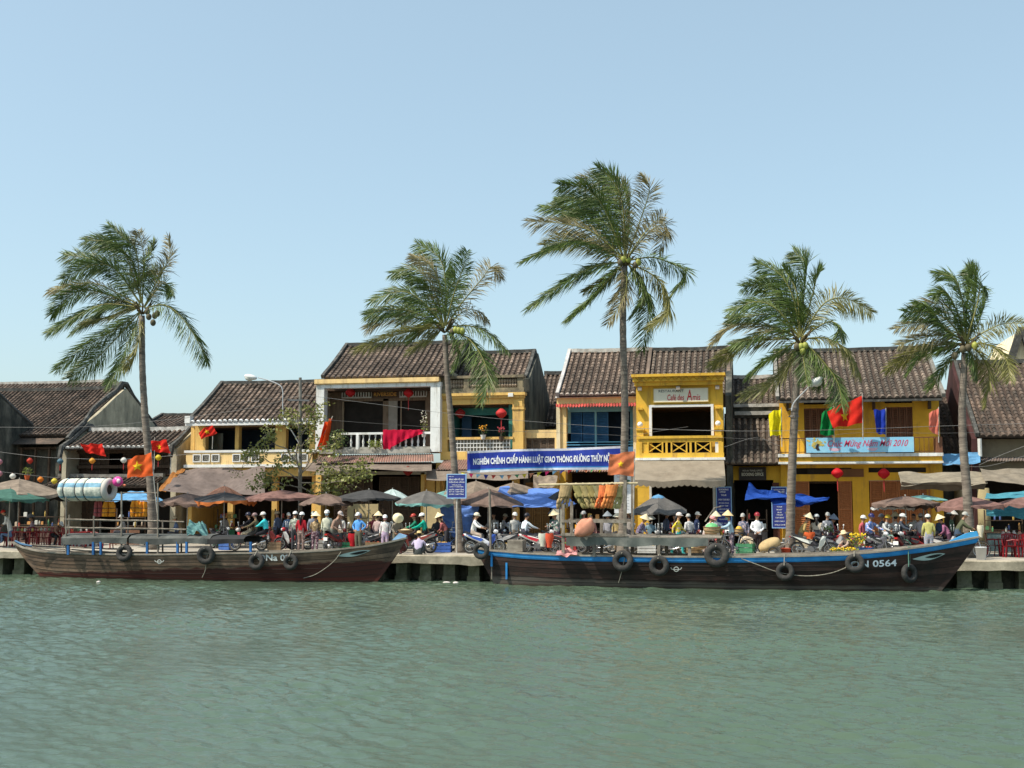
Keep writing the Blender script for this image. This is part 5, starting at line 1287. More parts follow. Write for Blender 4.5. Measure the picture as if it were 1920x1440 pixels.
person('person in black shirt behind the white T-shirt rider', 888, 48.2, 90, 'stand', (.015, .015, .025), (.03, .03, .04), None, h=1.5)
person('dim figure in grey shirt sitting under the brown umbrella', 924, 49.3, -10, 'ride', (.3, .28, .25), (.08, .07, .06), None, h=1.6)
person('rider in pale blue shirt and dark helmet seen from behind on the red trimmed scooter', 991, 47.2, 135, 'ride', (.58, .65, .7), (.06, .06, .08), 'helmet', (.02, .02, .03), h=1.6, loose=1.12)
person('vendor in grey blue conical hat at the stall behind the life jackets', 1140, 50.0, -20, 'stand', (.3, .3, .33), (.1, .1, .1), 'cone', (.2, .23, .26), h=1.52)
person('vendor in pale conical hat and tan jacket behind the grey post frame', 1158, 49.2, 15, 'stand', (.4, .3, .14), (.2, .14, .08), 'cone', (.6, .55, .42), h=1.5)
person('vendor in pale conical hat with a dark scarf and blue grey shirt', 1220, 48.9, 0, 'sit', (.17, .26, .31), (.2, .2, .18), 'cone', (.52, .5, .42), h=1.6, z=1.25, mask=(.02, .02, .02))
person('person in a yellow blouse, pale cap and turquoise trousers walking with a shoulder bag', 1272, 47.0, 80, 'walk', (.62, .5, .03), (.05, .36, .36), 'helmet', (.66, .58, .54), shirtpat='floral', h=1.62, hair='long')
person('person in navy jacket and grey peaked cap by the dark doorway', 1307, 49.5, 75, 'stand', (.08, .1, .19), (.05, .05, .06), 'cap', (.5, .47, .42), h=1.62)
person('person in cream blouse and pink helmet bending beside the carrying baskets', 1323, 47.2, 60, 'lean', (.62, .56, .5), (.5, .4, .38), 'helmet', (.72, .3, .3), h=1.6)
person('person in white jacket behind the carrying pole', 1342, 48.1, 30, 'carry', (.55, .62, .66), (.14, .12, .13), 'cone', (.62, .55, .36), h=1.55)
person('person in tan conical hat and pale blue jacket leaning to a bicycle basket', 1372, 46.8, -85, 'reach', (.33, .46, .54), (.09, .08, .11), 'cone', (.68, .52, .28), pantpat='floral', h=1.62, tilt=(0, .25), mask=(.2, .4, .38))
person('person in maroon helmet and white long sleeved shirt standing with hands clasped', 1420, 46.9, 12, 'clasp', (.74, .75, .77), (.035, .025, .025), 'helmet', (.25, .02, .03), h=1.63)
person('rider in beige jacket and grey helmet with long hair seen from behind', 1532, 48.2, 175, 'ride', (.42, .36, .28), (.08, .08, .09), 'helmet', (.45, .47, .46), h=1.58, hair='long')
person('flower seller squatting under a straw hat among yellow blossoms', 1591, 46.5, -60, 'squat', (.4, .3, .25), (.18, .08, .06), 'straw', (.72, .55, .33), h=1.55)
person('rider in blue shirt and navy helmet astride a silver scooter', 1637, 47.2, 35, 'ride', (.14, .24, .52), (.05, .03, .05), 'helmet', (.02, .02, .1), h=1.62, shirtpat='floral')
person('person in grey top and yellow cap behind the blue shirted rider', 1668, 48.3, 40, 'ride', (.4, .42, .42), (.2, .2, .2), 'helmet', (.6, .42, .05), h=1.56)
person('person in dark jacket and pale helmet on the motorbike with a number plate', 1697, 47.6, 75, 'ride', (.05, .06, .08), (.05, .04, .04), 'helmet', (.6, .62, .6), h=1.62)
person('person in pink and grey with a veil under the brown canopy', 1727, 48.2, 170, 'stand', (.34, .31, .32), (.24, .06, .08), 'cap', (.25, .22, .2), h=1.6)
person('person in mustard hooded jacket and blue floral trousers seen from behind', 1741, 47.0, 185, 'stand', (.42, .4, .14), (.3, .34, .4), 'helmet', (.6, .6, .56), pantpat='floral', h=1.58, loose=1.15)
person('person in dark blue with straw coloured cap at the edge of the canopy', 1764, 48.6, -40, 'stand', (.06, .09, .16), (.05, .05, .06), 'cap', (.45, .36, .2), h=1.55)
person('cyclist in olive T-shirt and grey cap', 1803, 46.9, 90, 'cycle', (.09, .1, .06), (.06, .09, .14), 'cap', (.36, .36, .33), sleeves=0, h=1.68)
person('person with red hair band sitting in the dim restaurant doorway', 1266, 53.5, 0, 'sit', (.2, .05, .05), (.1, .1, .1), None, h=1.6, z=1.3)
NEAR = ((708, 48.0, 160, 'stand', (.4, .3, .28), 'cone', 'person in a rose brown blouse and conical hat behind the blue shirt'), (640, 48.8, -30, 'stand', (.5, .5, .46), 'helmet', 'person in cream behind the khaki jacket'), (540, 49.3, 40, 'stand', (.14, .2, .3), 'cap', 'person in slate blue behind the camouflage jacket'),
        (838, 48.0, -90, 'lean', (.35, .12, .12), 'cone', 'person in dull red leaning by the blue sheet'), (965, 48.3, 30, 'stand', (.4, .4, .38), 'helmet', 'person in grey standing under the blue tarpaulin'), (1045, 48.0, -50, 'reach', (.16, .24, .2), 'cone', 'person in dark green with conical hat near the corner post'),
        (1108, 48.3, 20, 'stand', (.5, .24, .2), None, 'person in coral top behind the salmon sack'), (1196, 47.8, 70, 'lean', (.24, .2, .3), 'cone', 'person in purple leaning beside the white sign'), (1292, 48.0, -140, 'stand', (.5, .5, .5), 'cap', 'person in white behind the yellow blouse'),
        (1394, 48.3, -20, 'stand', (.12, .14, .2), 'cap', 'person in navy behind the tan conical hat'), (1500, 47.9, 90, 'lean', (.42, .3, .12), 'cone', 'person in ochre bending beside the lamp palm'), (1552, 48.9, 20, 'stand', (.3, .32, .36), 'cap', 'person in grey blue on the ochre house steps'), (1618, 48.2, 60, 'stand', (.45, .1, .12), 'helmet', 'person in crimson behind the blossoms'), (1680, 48.9, 170, 'stand', (.55, .52, .45), 'cone', 'person in ivory with conical hat under the canopy'), (1780, 47.8, -100, 'lean', (.3, .12, .2), 'cone', 'person in plum bending by the rightmost palm'))
for k, (x, y, f, po, sc_, ht, lb) in enumerate(NEAR): person(lb, x, y, f, po, sc_, ((.06, .06, .07), (.2, .16, .12), (.1, .05, .08))[k % 3], ht, {'cone': (.66, .56, .36), 'helmet': (.6, .6, .58), 'cap': (.4, .4, .38)}.get(ht, (.5, .5, .5)), h=1.52 + .02 * (k % 6), shirtpat=(None, 'floral', None, 'check')[k % 4])
EX = random.Random(31)
SH = [(.3, .28, .26), (.12, .16, .26), (.45, .4, .34), (.3, .06, .07), (.08, .09, .1), (.5, .5, .48), (.14, .22, .16), (.36, .26, .3)]
DIM = ((420, 50.4, 'beside the green crates stall', 'stand'), (520, 50.2, 'behind the turquoise rider', 'stand'), (640, 50.4, 'in the shade behind the khaki jacket', 'stand'), (700, 49.8, 'between the blue shirt and the floral top', 'ride'), (820, 50.6, 'under the grey and teal umbrella', 'sit'),
       (950, 50.2, 'below the blue tarpaulin edge', 'ride'), (1038, 50.6, 'under the sagging blue tarpaulin near the red bag', 'stand'), (1095, 50.3, 'behind the salmon sack', 'stand'), (1180, 50.6, 'by the white direction sign', 'stand'), (1250, 50.8, 'under the dark grey umbrella', 'stand'),
       (1480, 50.4, 'in shade under the deep blue canopy', 'stand'), (1560, 50.0, 'on the steps of the ochre house', 'sit'), (1655, 50.2, 'behind the yellow cap', 'stand'), (1712, 49.9, 'between the dark jacket and the mustard jacket', 'ride'), (1785, 50.3, 'behind the olive cyclist', 'stand'), (60, 50.8, 'among the red chairs by the far tables', 'sit'), (230, 50.6, 'behind the hanging life jackets', 'sit'), (330, 50.2, 'behind the teal cloth heap', 'sit'))
for k, (x, y, wh, po) in enumerate(DIM):
    person('dim figure %s' % wh, x, y, EX.uniform(-120, 120), po, SH[k % 8], (.06, .06, .07), EX.choice(['helmet', 'cone', 'cap', None]), EX.choice([(.5, .5, .48), (.5, .44, .3), (.2, .22, .26), (.3, .06, .06)]), h=EX.uniform(1.5, 1.66), z=1.25 if po == 'sit' else 1.0)
make_people()
# ------------------------------------------------------------------ motorbikes and bicycles (facing -Y)
CHROME = pm(.5, .5, .5, .25, metal=.9); STEEL = pm(.16, .16, .165, .4, metal=.6); PLASTIC = pm(.02, .02, .022, .45); GLASSY = pm(.6, .62, .62, .15); REDL = pm(.45, .02, .015, .3); ORL = pm(.7, .25, .03, .3)
def make_bike(name):
    root = thing(name, 'x', 'motorbike', (0, 0, 0)); m = MB(root)
    for y in (-.62, .6):
        c = V((0, y, .285)); m.torus(c, (1, 0, 0), .245, .042, 26, 8); t = m.build('tyre', RUBBER, smooth=True); t.name = 'wheel'
        m.torus(c, (1, 0, 0), .2, .016, 24, 6); m.lathe([(.04, -.07), (.06, -.05), (.06, .05), (.04, .07)], c, 10, (1, 0, 0))
        for k in range(14):
            a = 2 * PI * k / 14; m.bar(c + V((.03 * (-1) ** k, math.cos(a) * .05, math.sin(a) * .05)), c + V((0, math.cos(a + .3) * .2, math.sin(a + .3) * .2)), .006, .006)
        m.build('rim', CHROME, t)
    for sx in (-1, 1):
        m.tube([(sx * .075, -.62, .285), (sx * .07, -.5, .62)], [.024, .03], 8); 
    m.tube([(0, -.5, .6), (0, -.43, .86)], .035, 8); m.build('fork', STEEL)
    m.sheet(lambda a, b: V(((b - .5) * .13, -.62 + .305 * math.cos(.35 + 1.9 * a), .285 + .305 * math.sin(.35 + 1.9 * a) - .02 * abs(b - .5))), 10, 4); m.build('front_fender', pm(.5, .5, .5, .3))
    m.sheet(lambda a, b: V(((b - .5) * .15, .6 - .31 * math.cos(.5 + 1.7 * a + .9), .285 + .31 * math.sin(.5 + 1.7 * a + .9))), 10, 3); m.build('rear_fender', PLASTIC)
    prof = [(-.36, .36, .44, .05), (-.2, .34, .5, .1), (0, .36, .62, .12), (.2, .46, .7, .13), (.45, .56, .76, .12), (.7, .66, .8, .08), (.86, .74, .81, .03)]
    def body(a, b):
        k = min(int(a * 6), 5); u = a * 6 - k; q = [p + (r - p) * u for p, r in zip(prof[k], prof[k + 1])]; t = 2 * PI * b
        return V((q[3] * math.copysign(abs(math.cos(t)) ** .6, math.cos(t)), q[0], (q[1] + q[2]) / 2 + (q[2] - q[1]) / 2 * math.copysign(abs(math.sin(t)) ** .7, math.sin(t))))
    m.sheet(body, 18, 14); m.build('body_shell', pm(.5, .5, .5, .3), smooth=True)
    for sx in (-1, 1):
        m.prism([(sx * .13, .0, .6), (sx * .13, .3, .68), (sx * .11, .75, .79), (sx * .12, .4, .6), (sx * .13, .1, .5)], (sx * .014, 0, 0)); m.build('side_stripe', pm(.5, .5, .5, .3))
        m.prism([(sx * .06, -.5, .78), (sx * .1, -.4, .8), (sx * .19, -.3, .6), (sx * .2, -.26, .38), (sx * .14, -.28, .28), (sx * .06, -.42, .5)], (sx * .02, .03, 0)); m.build('leg_shield', pm(.5, .5, .5, .3))
    def seat(a, b):
        t = PI * b; wv = .12 * (1 - .35 * (1 - a)) ; return V((wv * math.cos(t), .0 + .8 * a, .7 + .13 * a - .05 * math.sin(PI * a) + .075 * math.sin(t) ** .7 + .02 * math.sin(a * 9)))
    m.sheet(seat, 14, 8); m.build('seat', PLASTIC, smooth=True)
    m.box(-.11, .11, -.12, .2, .24, .42); m.lathe([(.09, -.14), (.11, -.1), (.11, .1), (.08, .14)], (0, .02, .3), 12, (1, 0, 0)); m.tube([(-.05, -.1, .34), (-.05, -.3, .36)], .07, 8); m.build('engine', STEEL)
    m.tube([(.12, -.05, .25), (.14, .2, .24), (.15, .5, .33), (.15, .85, .43)], [.02, .025, .045, .04], 8); m.build('exhaust', CHROME, smooth=True)
    m.bar((-.09, .1, .3), (-.09, .6, .29), .03, .05); m.bar((.09, .1, .3), (.09, .6, .29), .03, .05); m.build('swing_arm', STEEL)
    m.ell((0, -.47, .9), (.09, .1, .085), 10, 7); m.build('handlebar_cowl', pm(.5, .5, .5, .3), smooth=True)
    m.tube([(-.33, -.3, .98), (-.2, -.36, .97), (0, -.43, .93), (.2, -.36, .97), (.33, -.3, .98)], .016, 6); m.build('handlebar', PLASTIC)
    m.ell((0, -.55, .89), (.07, .035, .06), 10, 6); m.build('headlight', GLASSY, smooth=True)
    for sx in (-1, 1):
        m.tube([(sx * .22, -.35, .98), (sx * .26, -.36, 1.16)], .008, 5); m.ell((sx * .28, -.355, 1.2), (.062, .014, .042), 10, 6); m.build('mirror', GLASSY, smooth=True)
    m.box(-.06, .06, .84, .88, .72, .78); m.build('tail_light', REDL)
    m.box(-.095, .095, .9, .905, .5, .64); m.build('number_plate', pm(.75, .75, .72))
    m.tube([(-.1, .15, .26), (-.17, .2, .02)], .012, 5); m.build('kick_stand', STEEL)
    return root
BODYP = {'front_fender': 0, 'body_shell': 0, 'leg_shield': 1, 'side_stripe': 1, 'handlebar_cowl': 0}
proto = make_bike('motorbike'); note_kids(proto); first = [proto]
def bike(label, px, Y, face, c1, c2, z=1.0):
    o = first.pop() if first else copy_tree(proto)
    o.location = G(px, Y, z); o.rotation_euler = (0, 0, math.radians(face)); o['label'] = label; o['category'] = 'motorbike'; o['group'] = 'motorbikes along the quay'
    for ch in o.children if True else []:
        k = ch.name.split('.')[0]
        if k in BODYP:
            sl = ch.material_slots[0]; sl.link = 'OBJECT'; sl.material = pm(*(c2 if BODYP[k] else c1), .3)
bike('red and white motorbike carrying the turquoise rider', 466, 47.3, -90, (.5, .48, .47), (.45, .04, .05))
bike('red scooter parked behind the red sweater', 552, 48.5, -60, (.45, .03, .04), (.5, .5, .5))
bike('motorbike with bare pale number plate beside the khaki jacket', 634, 46.9, 165, (.2, .03, .03), (.05, .05, .05))
bike('dark motorbike with a red bag behind the blue shirt', 655, 48.0, 100, (.05, .06, .07), (.35, .03, .03))
bike('motorbike beside the seated lavender shirt, tan seat and spoked wheel showing', 780, 46.6, -90, (.42, .36, .33), (.3, .06, .05))
bike('dark motorbike behind the conical hat with the tray', 705, 48.3, -70, (.04, .04, .05), (.1, .1, .12))
bike('blue and white motorbike nearest the big stern tyre', 908, 46.7, 90, (.6, .62, .66), (.04, .1, .42))
bike('black motorbike parked beyond the wooden mast', 955, 47.6, -80, (.03, .03, .035), (.3, .3, .3))
bike('white and red scooter hung with shopping bags by the grey post frame', 1012, 46.9, 90, (.62, .6, .58), (.5, .03, .05))
bike('dark scooter in the shade behind the blue shirted scooter rider', 972, 49.2, 60, (.05, .06, .06), (.2, .22, .22))
bike('silver motorbike standing left of the pale blue grey vendor', 1196, 48.3, 25, (.35, .36, .36), (.06, .06, .07))
bike('dark motorbike with upright round mirror under the grey umbrella', 1238, 49.4, -25, (.03, .03, .03), (.25, .05, .05))
bike('motorbike behind the yellow blouse with chrome bars', 1290, 48.4, 70, (.3, .06, .05), (.4, .4, .4))
bike('white flanked motorbike half hidden below the plank roof', 1305, 47.4, -75, (.6, .6, .58), (.5, .5, .48))
bike('orange seated scooter with white leg shield by the palm with the lamp', 1524, 46.7, 80, (.05, .045, .05), (.66, .7, .66))
bike('silver scooter under the blue shirted rider, front wheel turned out', 1645, 47.0, 35, (.5, .52, .54), (.12, .12, .14))
bike('maroon motorbike showing a square white number plate', 1690, 47.0, 160, (.16, .03, .035), (.05, .05, .05))
bike('dark motorbike behind the mustard jacket', 1722, 47.9, 100, (.25, .03, .03), (.06, .06, .07))
bike('black scooter at the edge of the brown canopy near the cyclist', 1768, 47.7, 70, (.03, .03, .04), (.6, .6, .6))
for k, (x, y, f, c, wh) in enumerate(((415, 49.2, 60, (.08, .08, .09), 'left of the turquoise rider'), (522, 49.8, -40, (.3, .05, .05), 'in the gap behind the turquoise rider'), (600, 49.6, 30, (.06, .07, .1), 'behind the plaid shirt'), (690, 49.3, 100, (.05, .05, .05), 'between the blue shirt and the floral top'),
        (735, 49.0, -120, (.25, .1, .08), 'behind the round tilted hat'), (830, 49.6, 60, (.1, .1, .11), 'near the hanging blue sheet'), (935, 48.7, 40, (.04, .05, .08), 'just past the wooden mast'), (1000, 48.6, -60, (.35, .35, .36), 'behind the white and red scooter'), (1050, 48.9, 110, (.1, .02, .02), 'behind the grey corner post'),
        (1090, 48.6, -30, (.3, .3, .32), 'behind the salmon sack'), (1255, 48.4, 130, (.05, .05, .06), 'beside the yellow blouse'), (1325, 49.4, 50, (.06, .08, .12), 'behind the pink helmet'), (1560, 48.6, -70, (.12, .03, .03), 'by the steps of the ochre house'), (1610, 48.8, 60, (.05, .05, .06), 'behind the yellow blossoms'), (1750, 49.0, -80, (.08, .08, .1), 'deep under the brown canopy'))):
    bike('second row motorbike ' + wh, x, y, f, c, (c[0] * .6, c[1] * .6, c[2] * .6))
for k, (x, y, f, c, wh) in enumerate(((938, 47.3, -95, (.06, .07, .09), 'nearest the mast, seat towards the palm'), (1062, 47.6, 80, (.25, .04, .04), 'close behind the grey corner post'), (1120, 47.7, -70, (.35, .36, .38), 'behind the hanging side cover'), (1215, 47.4, 85, (.05, .05, .06), 'below the seated vendor'),
        (1255, 47.2, -100, (.4, .4, .4), 'at the heel of the yellow blouse'), (1345, 48.0, 40, (.28, .05, .05), 'behind the woven basket'), (1560, 47.4, 110, (.07, .08, .1), 'behind the white leg shield'), (1612, 47.6, 70, (.3, .04, .05), 'between the blossoms and the blue rider'), (1665, 46.8, 100, (.5, .5, .5), 'squeezed beside the blue rider'), (1775, 48.4, -60, (.1, .1, .1), 'left of the rightmost palm'), (716, 47.5, 75, (.05, .05, .06), 'behind the bow of the brown boat'), (690, 47.4, -85, (.3, .3, .31), 'right of the blue shirt'))):
    bike('crowded motorbike ' + wh, x, y, f, c, (.4, .4, .4) if k % 3 == 0 else (.05, .05, .05))
def bicycle(label, px, Y, face, c):
    root = thing('bicycle', label, 'bicycle', G(px, Y), 'bicycles along the quay', math.radians(face)); m = MB()
    fm = pm(*c, .4)
    def part(nm, mm, par=None, sm=False):
        o = m.build(nm, mm, parent=None, smooth=sm); o.parent = par or root; o.location = (0, 0, 0); return o
    for y in (-.53, .53):
        c_ = V((0, y, .33)); m.torus(c_, (1, 0, 0), .315, .017, 30, 6); t = part('wheel', RUBBER, sm=True)
        m.torus(c_, (1, 0, 0), .295, .01, 30, 5); m.lathe([(.025, -.04), (.025, .04)], c_, 8, (1, 0, 0))
        for k in range(18):
            a = 2 * PI * k / 18; m.bar(c_ + V((.03 * (-1) ** k, 0, 0)), c_ + V((0, math.cos(a) * .295, math.sin(a) * .295)), .005, .005)
        part('rim', CHROME, t)
        m.sheet(lambda a, b: c_ + V(((b - .5) * .05, .35 * math.cos(PI * (.1 + .75 * a)), .35 * math.sin(PI * (.1 + .75 * a)))), 12, 2); part('fender', fm)
    B, S_, H_ = V((0, .08, .3)), V((0, .22, .82)), V((0, -.38, .86))
    for a, b in ((B, S_), (S_, H_ - V((0, 0, .06))), (B, H_ - V((0, 0, .2))), (B, V((0, .53, .33))), (S_, V((0, .53, .33))), (H_, V((0, -.53, .33)))): m.tube([a, b], .017, 6)
    part('frame', fm)
    m.tube([(-.28, -.22, 1.0), (-.2, -.36, 1.0), (0, -.38, .96), (.2, -.36, 1.0), (.28, -.22, 1.0)], .012, 6); m.tube([H_, (0, -.37, .97)], .014, 6); part('handlebar', CHROME)
    m.ell((0, .25, .88), (.08, .13, .035), 10, 6); part('saddle', PLASTIC, sm=True)
    m.box(-.06, .06, .35, .75, .68, .7); part('rack', STEEL)
    m.tube([(-.09, .08, .3), (.09, .08, .3)], .05, 10); part('crank', STEEL)
bicycle('silver bicycle of the tan conical hat, wheel standing on the quay', 1377, 46.7, -85, (.3, .32, .34))
bicycle('white and blue bicycle of the olive cyclist', 1811, 46.7, 90, (.5, .56, .6))
bicycle('blue bicycle leaning behind the palm trunk by the hanging blue sheet', 845, 48.6, 70, (.05, .12, .3))
bicycle('green bicycle between the blue rider and the number plate', 1668, 47.6, 60, (.1, .36, .26))
# ------------------------------------------------------------------ market umbrellas and tarpaulins
UC = dict(brown=cloth(.17, .12, .1, .15, .35), red=cloth(.2, .115, .1, .15, .35), tan=cloth(.24, .195, .155, .18, .3), grey=cloth(.13, .125, .12, .15), dark=cloth(.06, .06, .062, .1), green=cloth(.07, .16, .13, .25), teal=cloth(.2, .42, .4, .35),
          peach=cloth(.6, .3, .2, .35), pale=cloth(.5, .62, .62, .3), blue=cloth(.14, .27, .68, .3), sky=cloth(.14, .34, .58, .3), deep=cloth(.02, .07, .33, .15), orange=cloth(.65, .2, .06, .3), white=cloth(.7, .7, .68, .25), aqua=cloth(.08, .28, .36, .3))
POLE = pm(.4, .38, .34, .6, .3)
def umbrella(label, x0, x1, yt, ye, Y, col, seed, flap=.14, sides=8, hem=None, tilt=0., pole=True, sagk=.12):
    r = random.Random(seed); cx = (x0 + x1) / 2; a, b = W(x0, ye, Y), W(x1, ye, Y); R = (b.x - a.x) / 2
    R *= 1.1; zt = W(cx, yt - 1, Y).z; ze = W(cx, ye + 1, Y).z; c = V(((a.x + b.x) / 2, Y, 0)); hgt = zt - ze
    root = thing('market_umbrella', label, 'umbrella', V((c.x, Y, 1.0)), 'umbrellas over the street stalls'); m = MB(root)
    nu = sides * 8; nv = 8; jit = [r.uniform(-.3, .16) * hgt for _ in range(sides)]; ph = r.uniform(0, 6.28)
    fl = [flap * r.uniform(.5, 1.7) for _ in range(sides)]
    def fn(u, v):
        t = 2 * PI * u + ph; k = u * sides; k0 = int(k) % sides; f = k - int(k); sc_ = math.cos(PI / sides) / math.cos((f - .5) * 2 * PI / sides)
        jz = jit[k0] * (1 - f) + jit[(k0 + 1) % sides] * f
        if v <= .8:
            q = v / .8; rad = R * q * (sc_ if sides > 4 else sc_ * 1.12); valley = math.sin(PI * f) * sagk * hgt * q + .03 * math.sin(9 * t + 5 * q + ph) * q * hgt
            z = zt - hgt * (q ** 1.25) - valley + jz * q * q
        else:
            q = (v - .8) / .2; rad = R * (1 + .01 * q) * (sc_ if sides > 4 else sc_ * 1.12)
            fd = fl[k0] * (1 - f) + fl[(k0 + 1) % sides] * f
            z = zt - hgt - math.sin(PI * f) * sagk * hgt + jz - q * fd * (.75 + .25 * math.sin(u * 90 + ph)); rad += .03 * math.sin(u * 60) * q
        return V((c.x + rad * math.cos(t), Y + rad * math.sin(t), z + tilt * rad * math.cos(t) / max(R, .1)))
    m.sheet(fn, nu, 10)
    if hem:
        for i in range(len(m.F)):
            if i % 10 >= 8: m.M[i] = 1
    m.build('canopy', [UC[col], UC[hem or col]], smooth=False)
    for k in range(sides):
        p = fn(k / sides, .79); m.tube([V((c.x, Y, zt - .04)), p - V((0, 0, .03))], .011, 4); m.build('rib', POLE)
    if pole: m.tube([(c.x, Y, 1.0), (c.x, Y, zt + .06)], .024, 6); m.build('pole', POLE)
umbrella('large grey brown umbrella at the far end over the red chairs', -45, 117, 899, 926, 49.6, 'tan', 1, .2)
umbrella('green umbrella with ragged hem, lower than the big grey brown one', -40, 78, 917, 930, 48.2, 'green', 2, .2)
umbrella('grey brown umbrella between the first palm and the peach umbrella', 302, 402, 926, 940, 50.2, 'brown', 3)
umbrella('peach orange dome umbrella', 383, 458, 912, 933, 51.5, 'peach', 4, .06, 12)
umbrella('dark green umbrella with an orange underside beneath the peach one', 372, 470, 924, 936, 50.2, 'dark', 5, .2, hem='orange')
umbrella('long reddish brown umbrella over the motorbike riders', 468, 590, 920, 931, 50.4, 'red', 6, .14, 4)
umbrella('brown umbrella above the conical hat and the khaki jacket', 568, 655, 926, 940, 49.6, 'brown', 7, .12, 6)
umbrella('torn black umbrella with white tatters', 638, 746, 919, 930, 50.6, 'dark', 8, .16, 6)
umbrella('pale blue and white umbrella behind the torn black one', 708, 764, 918, 931, 52.0, 'pale', 9, .05, 10)
umbrella('grey umbrella with teal lining, leaning beside the blue hanging sheet', 748, 852, 921, 940, 49.4, 'grey', 10, .1, 8, hem='teal')
umbrella('turquoise umbrella corner behind the blue notice board', 800, 872, 921, 934, 51.4, 'teal', 11, .1, 6)
umbrella('broad tan umbrella behind the blue notice board', 826, 960, 903, 926, 52.2, 'tan', 12, .12, 6)
umbrella('big brown umbrella in front of the palm with a white tag', 853, 978, 917, 940, 49.2, 'brown', 13, .12, 6)
umbrella('tan square umbrella rising behind the blue tarpaulin', 920, 1004, 906, 922, 52.4, 'tan', 14, .1, 4)
umbrella('small black umbrella behind the bundle of life jackets', 1024, 1075, 921, 939, 51.2, 'dark', 15, .1, 6)
umbrella('dark grey tilted umbrella with a sky blue top cap', 1180, 1290, 930, 956, 49.8, 'grey', 16, .1, 6, tilt=.02)
umbrella('ragged brown canopy umbrella over the blue and mustard riders', 1640, 1756, 931, 943, 48.6, 'brown', 17, .18, 6)
umbrella('grey umbrella with striped hem under the ragged brown canopy', 1636, 1712, 939, 948, 49.4, 'grey', 18, .12, 6, hem='white')
umbrella('turquoise rag of an umbrella above the brown canopy', 1690, 1772, 929, 935, 49.8, 'teal', 19, .05, 6)
umbrella('reddish brown umbrella over the olive cyclist', 1752, 1880, 931, 947, 48.8, 'red', 20, .14, 6)
umbrella('second reddish umbrella at the right margin above the red chairs', 1862, 1990, 932, 944, 48.9, 'red', 21, .12, 6)
mb = MB(); p = W(1234, 929, 49.8); mb.lathe([(.32, 0), (.2, .1), (.03, .16)], p - V((0, 0, .12)), 8); tag(mb.build('cap_cloth', UC['sky'], None, loc=p), 'sky blue cloth cap tied on the dark grey tilted umbrella', 'cloth')

def tarp(name, label, cat, corners, col, seed, sag=.25, wr=.05, n=26, thick=None):   # four corners (px,py,Y): a-b upper edge, d-c lower edge
    r = random.Random(seed); a, b, c, d = [W(*q) for q in corners]; ph = [r.uniform(0, 6) for _ in range(4)]
    def fn(u, v):
        p = a.lerp(b, u).lerp(d.lerp(c, u), v); s_ = math.sin(PI * u) * math.sin(PI * v) + .35 * math.sin(PI * u) * v
        w_ = wr * (math.sin(9 * u + 3 * v + ph[0]) + .6 * math.sin(17 * u - 8 * v + ph[1]) + .5 * math.sin(23 * v + 5 * u + ph[2]))
        return p + V((0, -w_ * .8, -sag * s_ + w_))
    m = MB(); m.sheet(fn, n, n // 2); o = m.build(name, col if not isinstance(col, str) else UC[col], None, loc=a); tag(o, label, cat); return o
tarp('tarpaulin', 'bright blue tarpaulin sagging over the white shirted scooter rider', 'tarpaulin', [(938, 912, 52), (1058, 920, 52.5), (1082, 947, 48.6), (928, 946, 48.4)], 'blue', 1, .3, .05)
tarp('tarpaulin', 'blue sheet hanging upright beside the second palm trunk', 'tarpaulin', [(824, 950, 50), (902, 942, 50.4), (884, 1002, 50.2), (838, 1008, 49.9)], 'blue', 2, .05, .06)
tarp('tarpaulin', 'small blue tarpaulin above the hanging orange life jackets', 'tarpaulin', [(200, 925, 50.5), (268, 921, 50.5), (306, 938, 48.8), (196, 940, 48.8)], 'sky', 3, .1, .04)
tarp('tarpaulin', 'deep blue folded tarpaulin canopy near the blue vertical signs', 'tarpaulin', [(1404, 909, 50.2), (1462, 926, 50.2), (1560, 934, 49), (1396, 934, 48.6)], 'deep', 4, .12, .06)
tarp('tarpaulin', 'deep blue canopy edge running past the lamp palm', 'tarpaulin', [(1440, 924, 50.2), (1556, 934, 50.4), (1550, 940, 49.4), (1450, 948, 48.6)], 'deep', 5, .1, .05)
tarp('tarpaulin', 'dark grey brown tarpaulin draped under the yellow veranda', 'tarpaulin', [(346, 878, 56.4), (498, 878, 56.4), (496, 924, 53), (302, 922, 53)], cloth(.16, .13, .12, .1), 6, .35, .07, 34)
tarp('tarpaulin', 'rust orange tarpaulin beside the grey veranda drape', 'tarpaulin', [(325, 884, 56.8), (347, 878, 56.5), (318, 918, 53.4), (292, 922, 53.4)], cloth(.3, .13, .04, .15), 7, .05, .03)
tarp('tarpaulin', 'grey beige awning cloth slung before the ochre house doors', 'tarpaulin', [(1684, 887, 54.5), (1848, 884, 54.5), (1852, 908, 52.2), (1690, 908, 52)], cloth(.25, .22, .17, .12), 8, .1, .04)
tarp('tarpaulin', 'brown lower flap hanging under the grey beige awning', 'tarpaulin', [(1690, 905, 52.1), (1850, 905, 52.3), (1846, 918, 52.6), (1688, 918, 52.4)], cloth(.2, .15, .11, .15), 9, .05, .04)
tarp('tarpaulin', 'grey brown awning cloth at the right margin before the dim shop', 'tarpaulin', [(1838, 878, 54.5), (1990, 880, 54.5), (1990, 906, 52.2), (1846, 904, 52.2)], cloth(.22, .19, .15, .12), 10, .1, .04)
tarp('tarpaulin', 'turquoise tarpaulin at the right margin under the brown awning', 'tarpaulin', [(1850, 925, 52), (1990, 919, 52), (1990, 934, 50.4), (1846, 934, 50.6)], 'aqua', 11, .05, .04)
tarp('tarpaulin', 'dull blue hanging cloth behind the red chairs on the right', 'tarpaulin', [(1848, 945, 51.6), (1990, 945, 51.6), (1990, 972, 51.5), (1850, 968, 51.5)], 'aqua', 12, .05, .04)
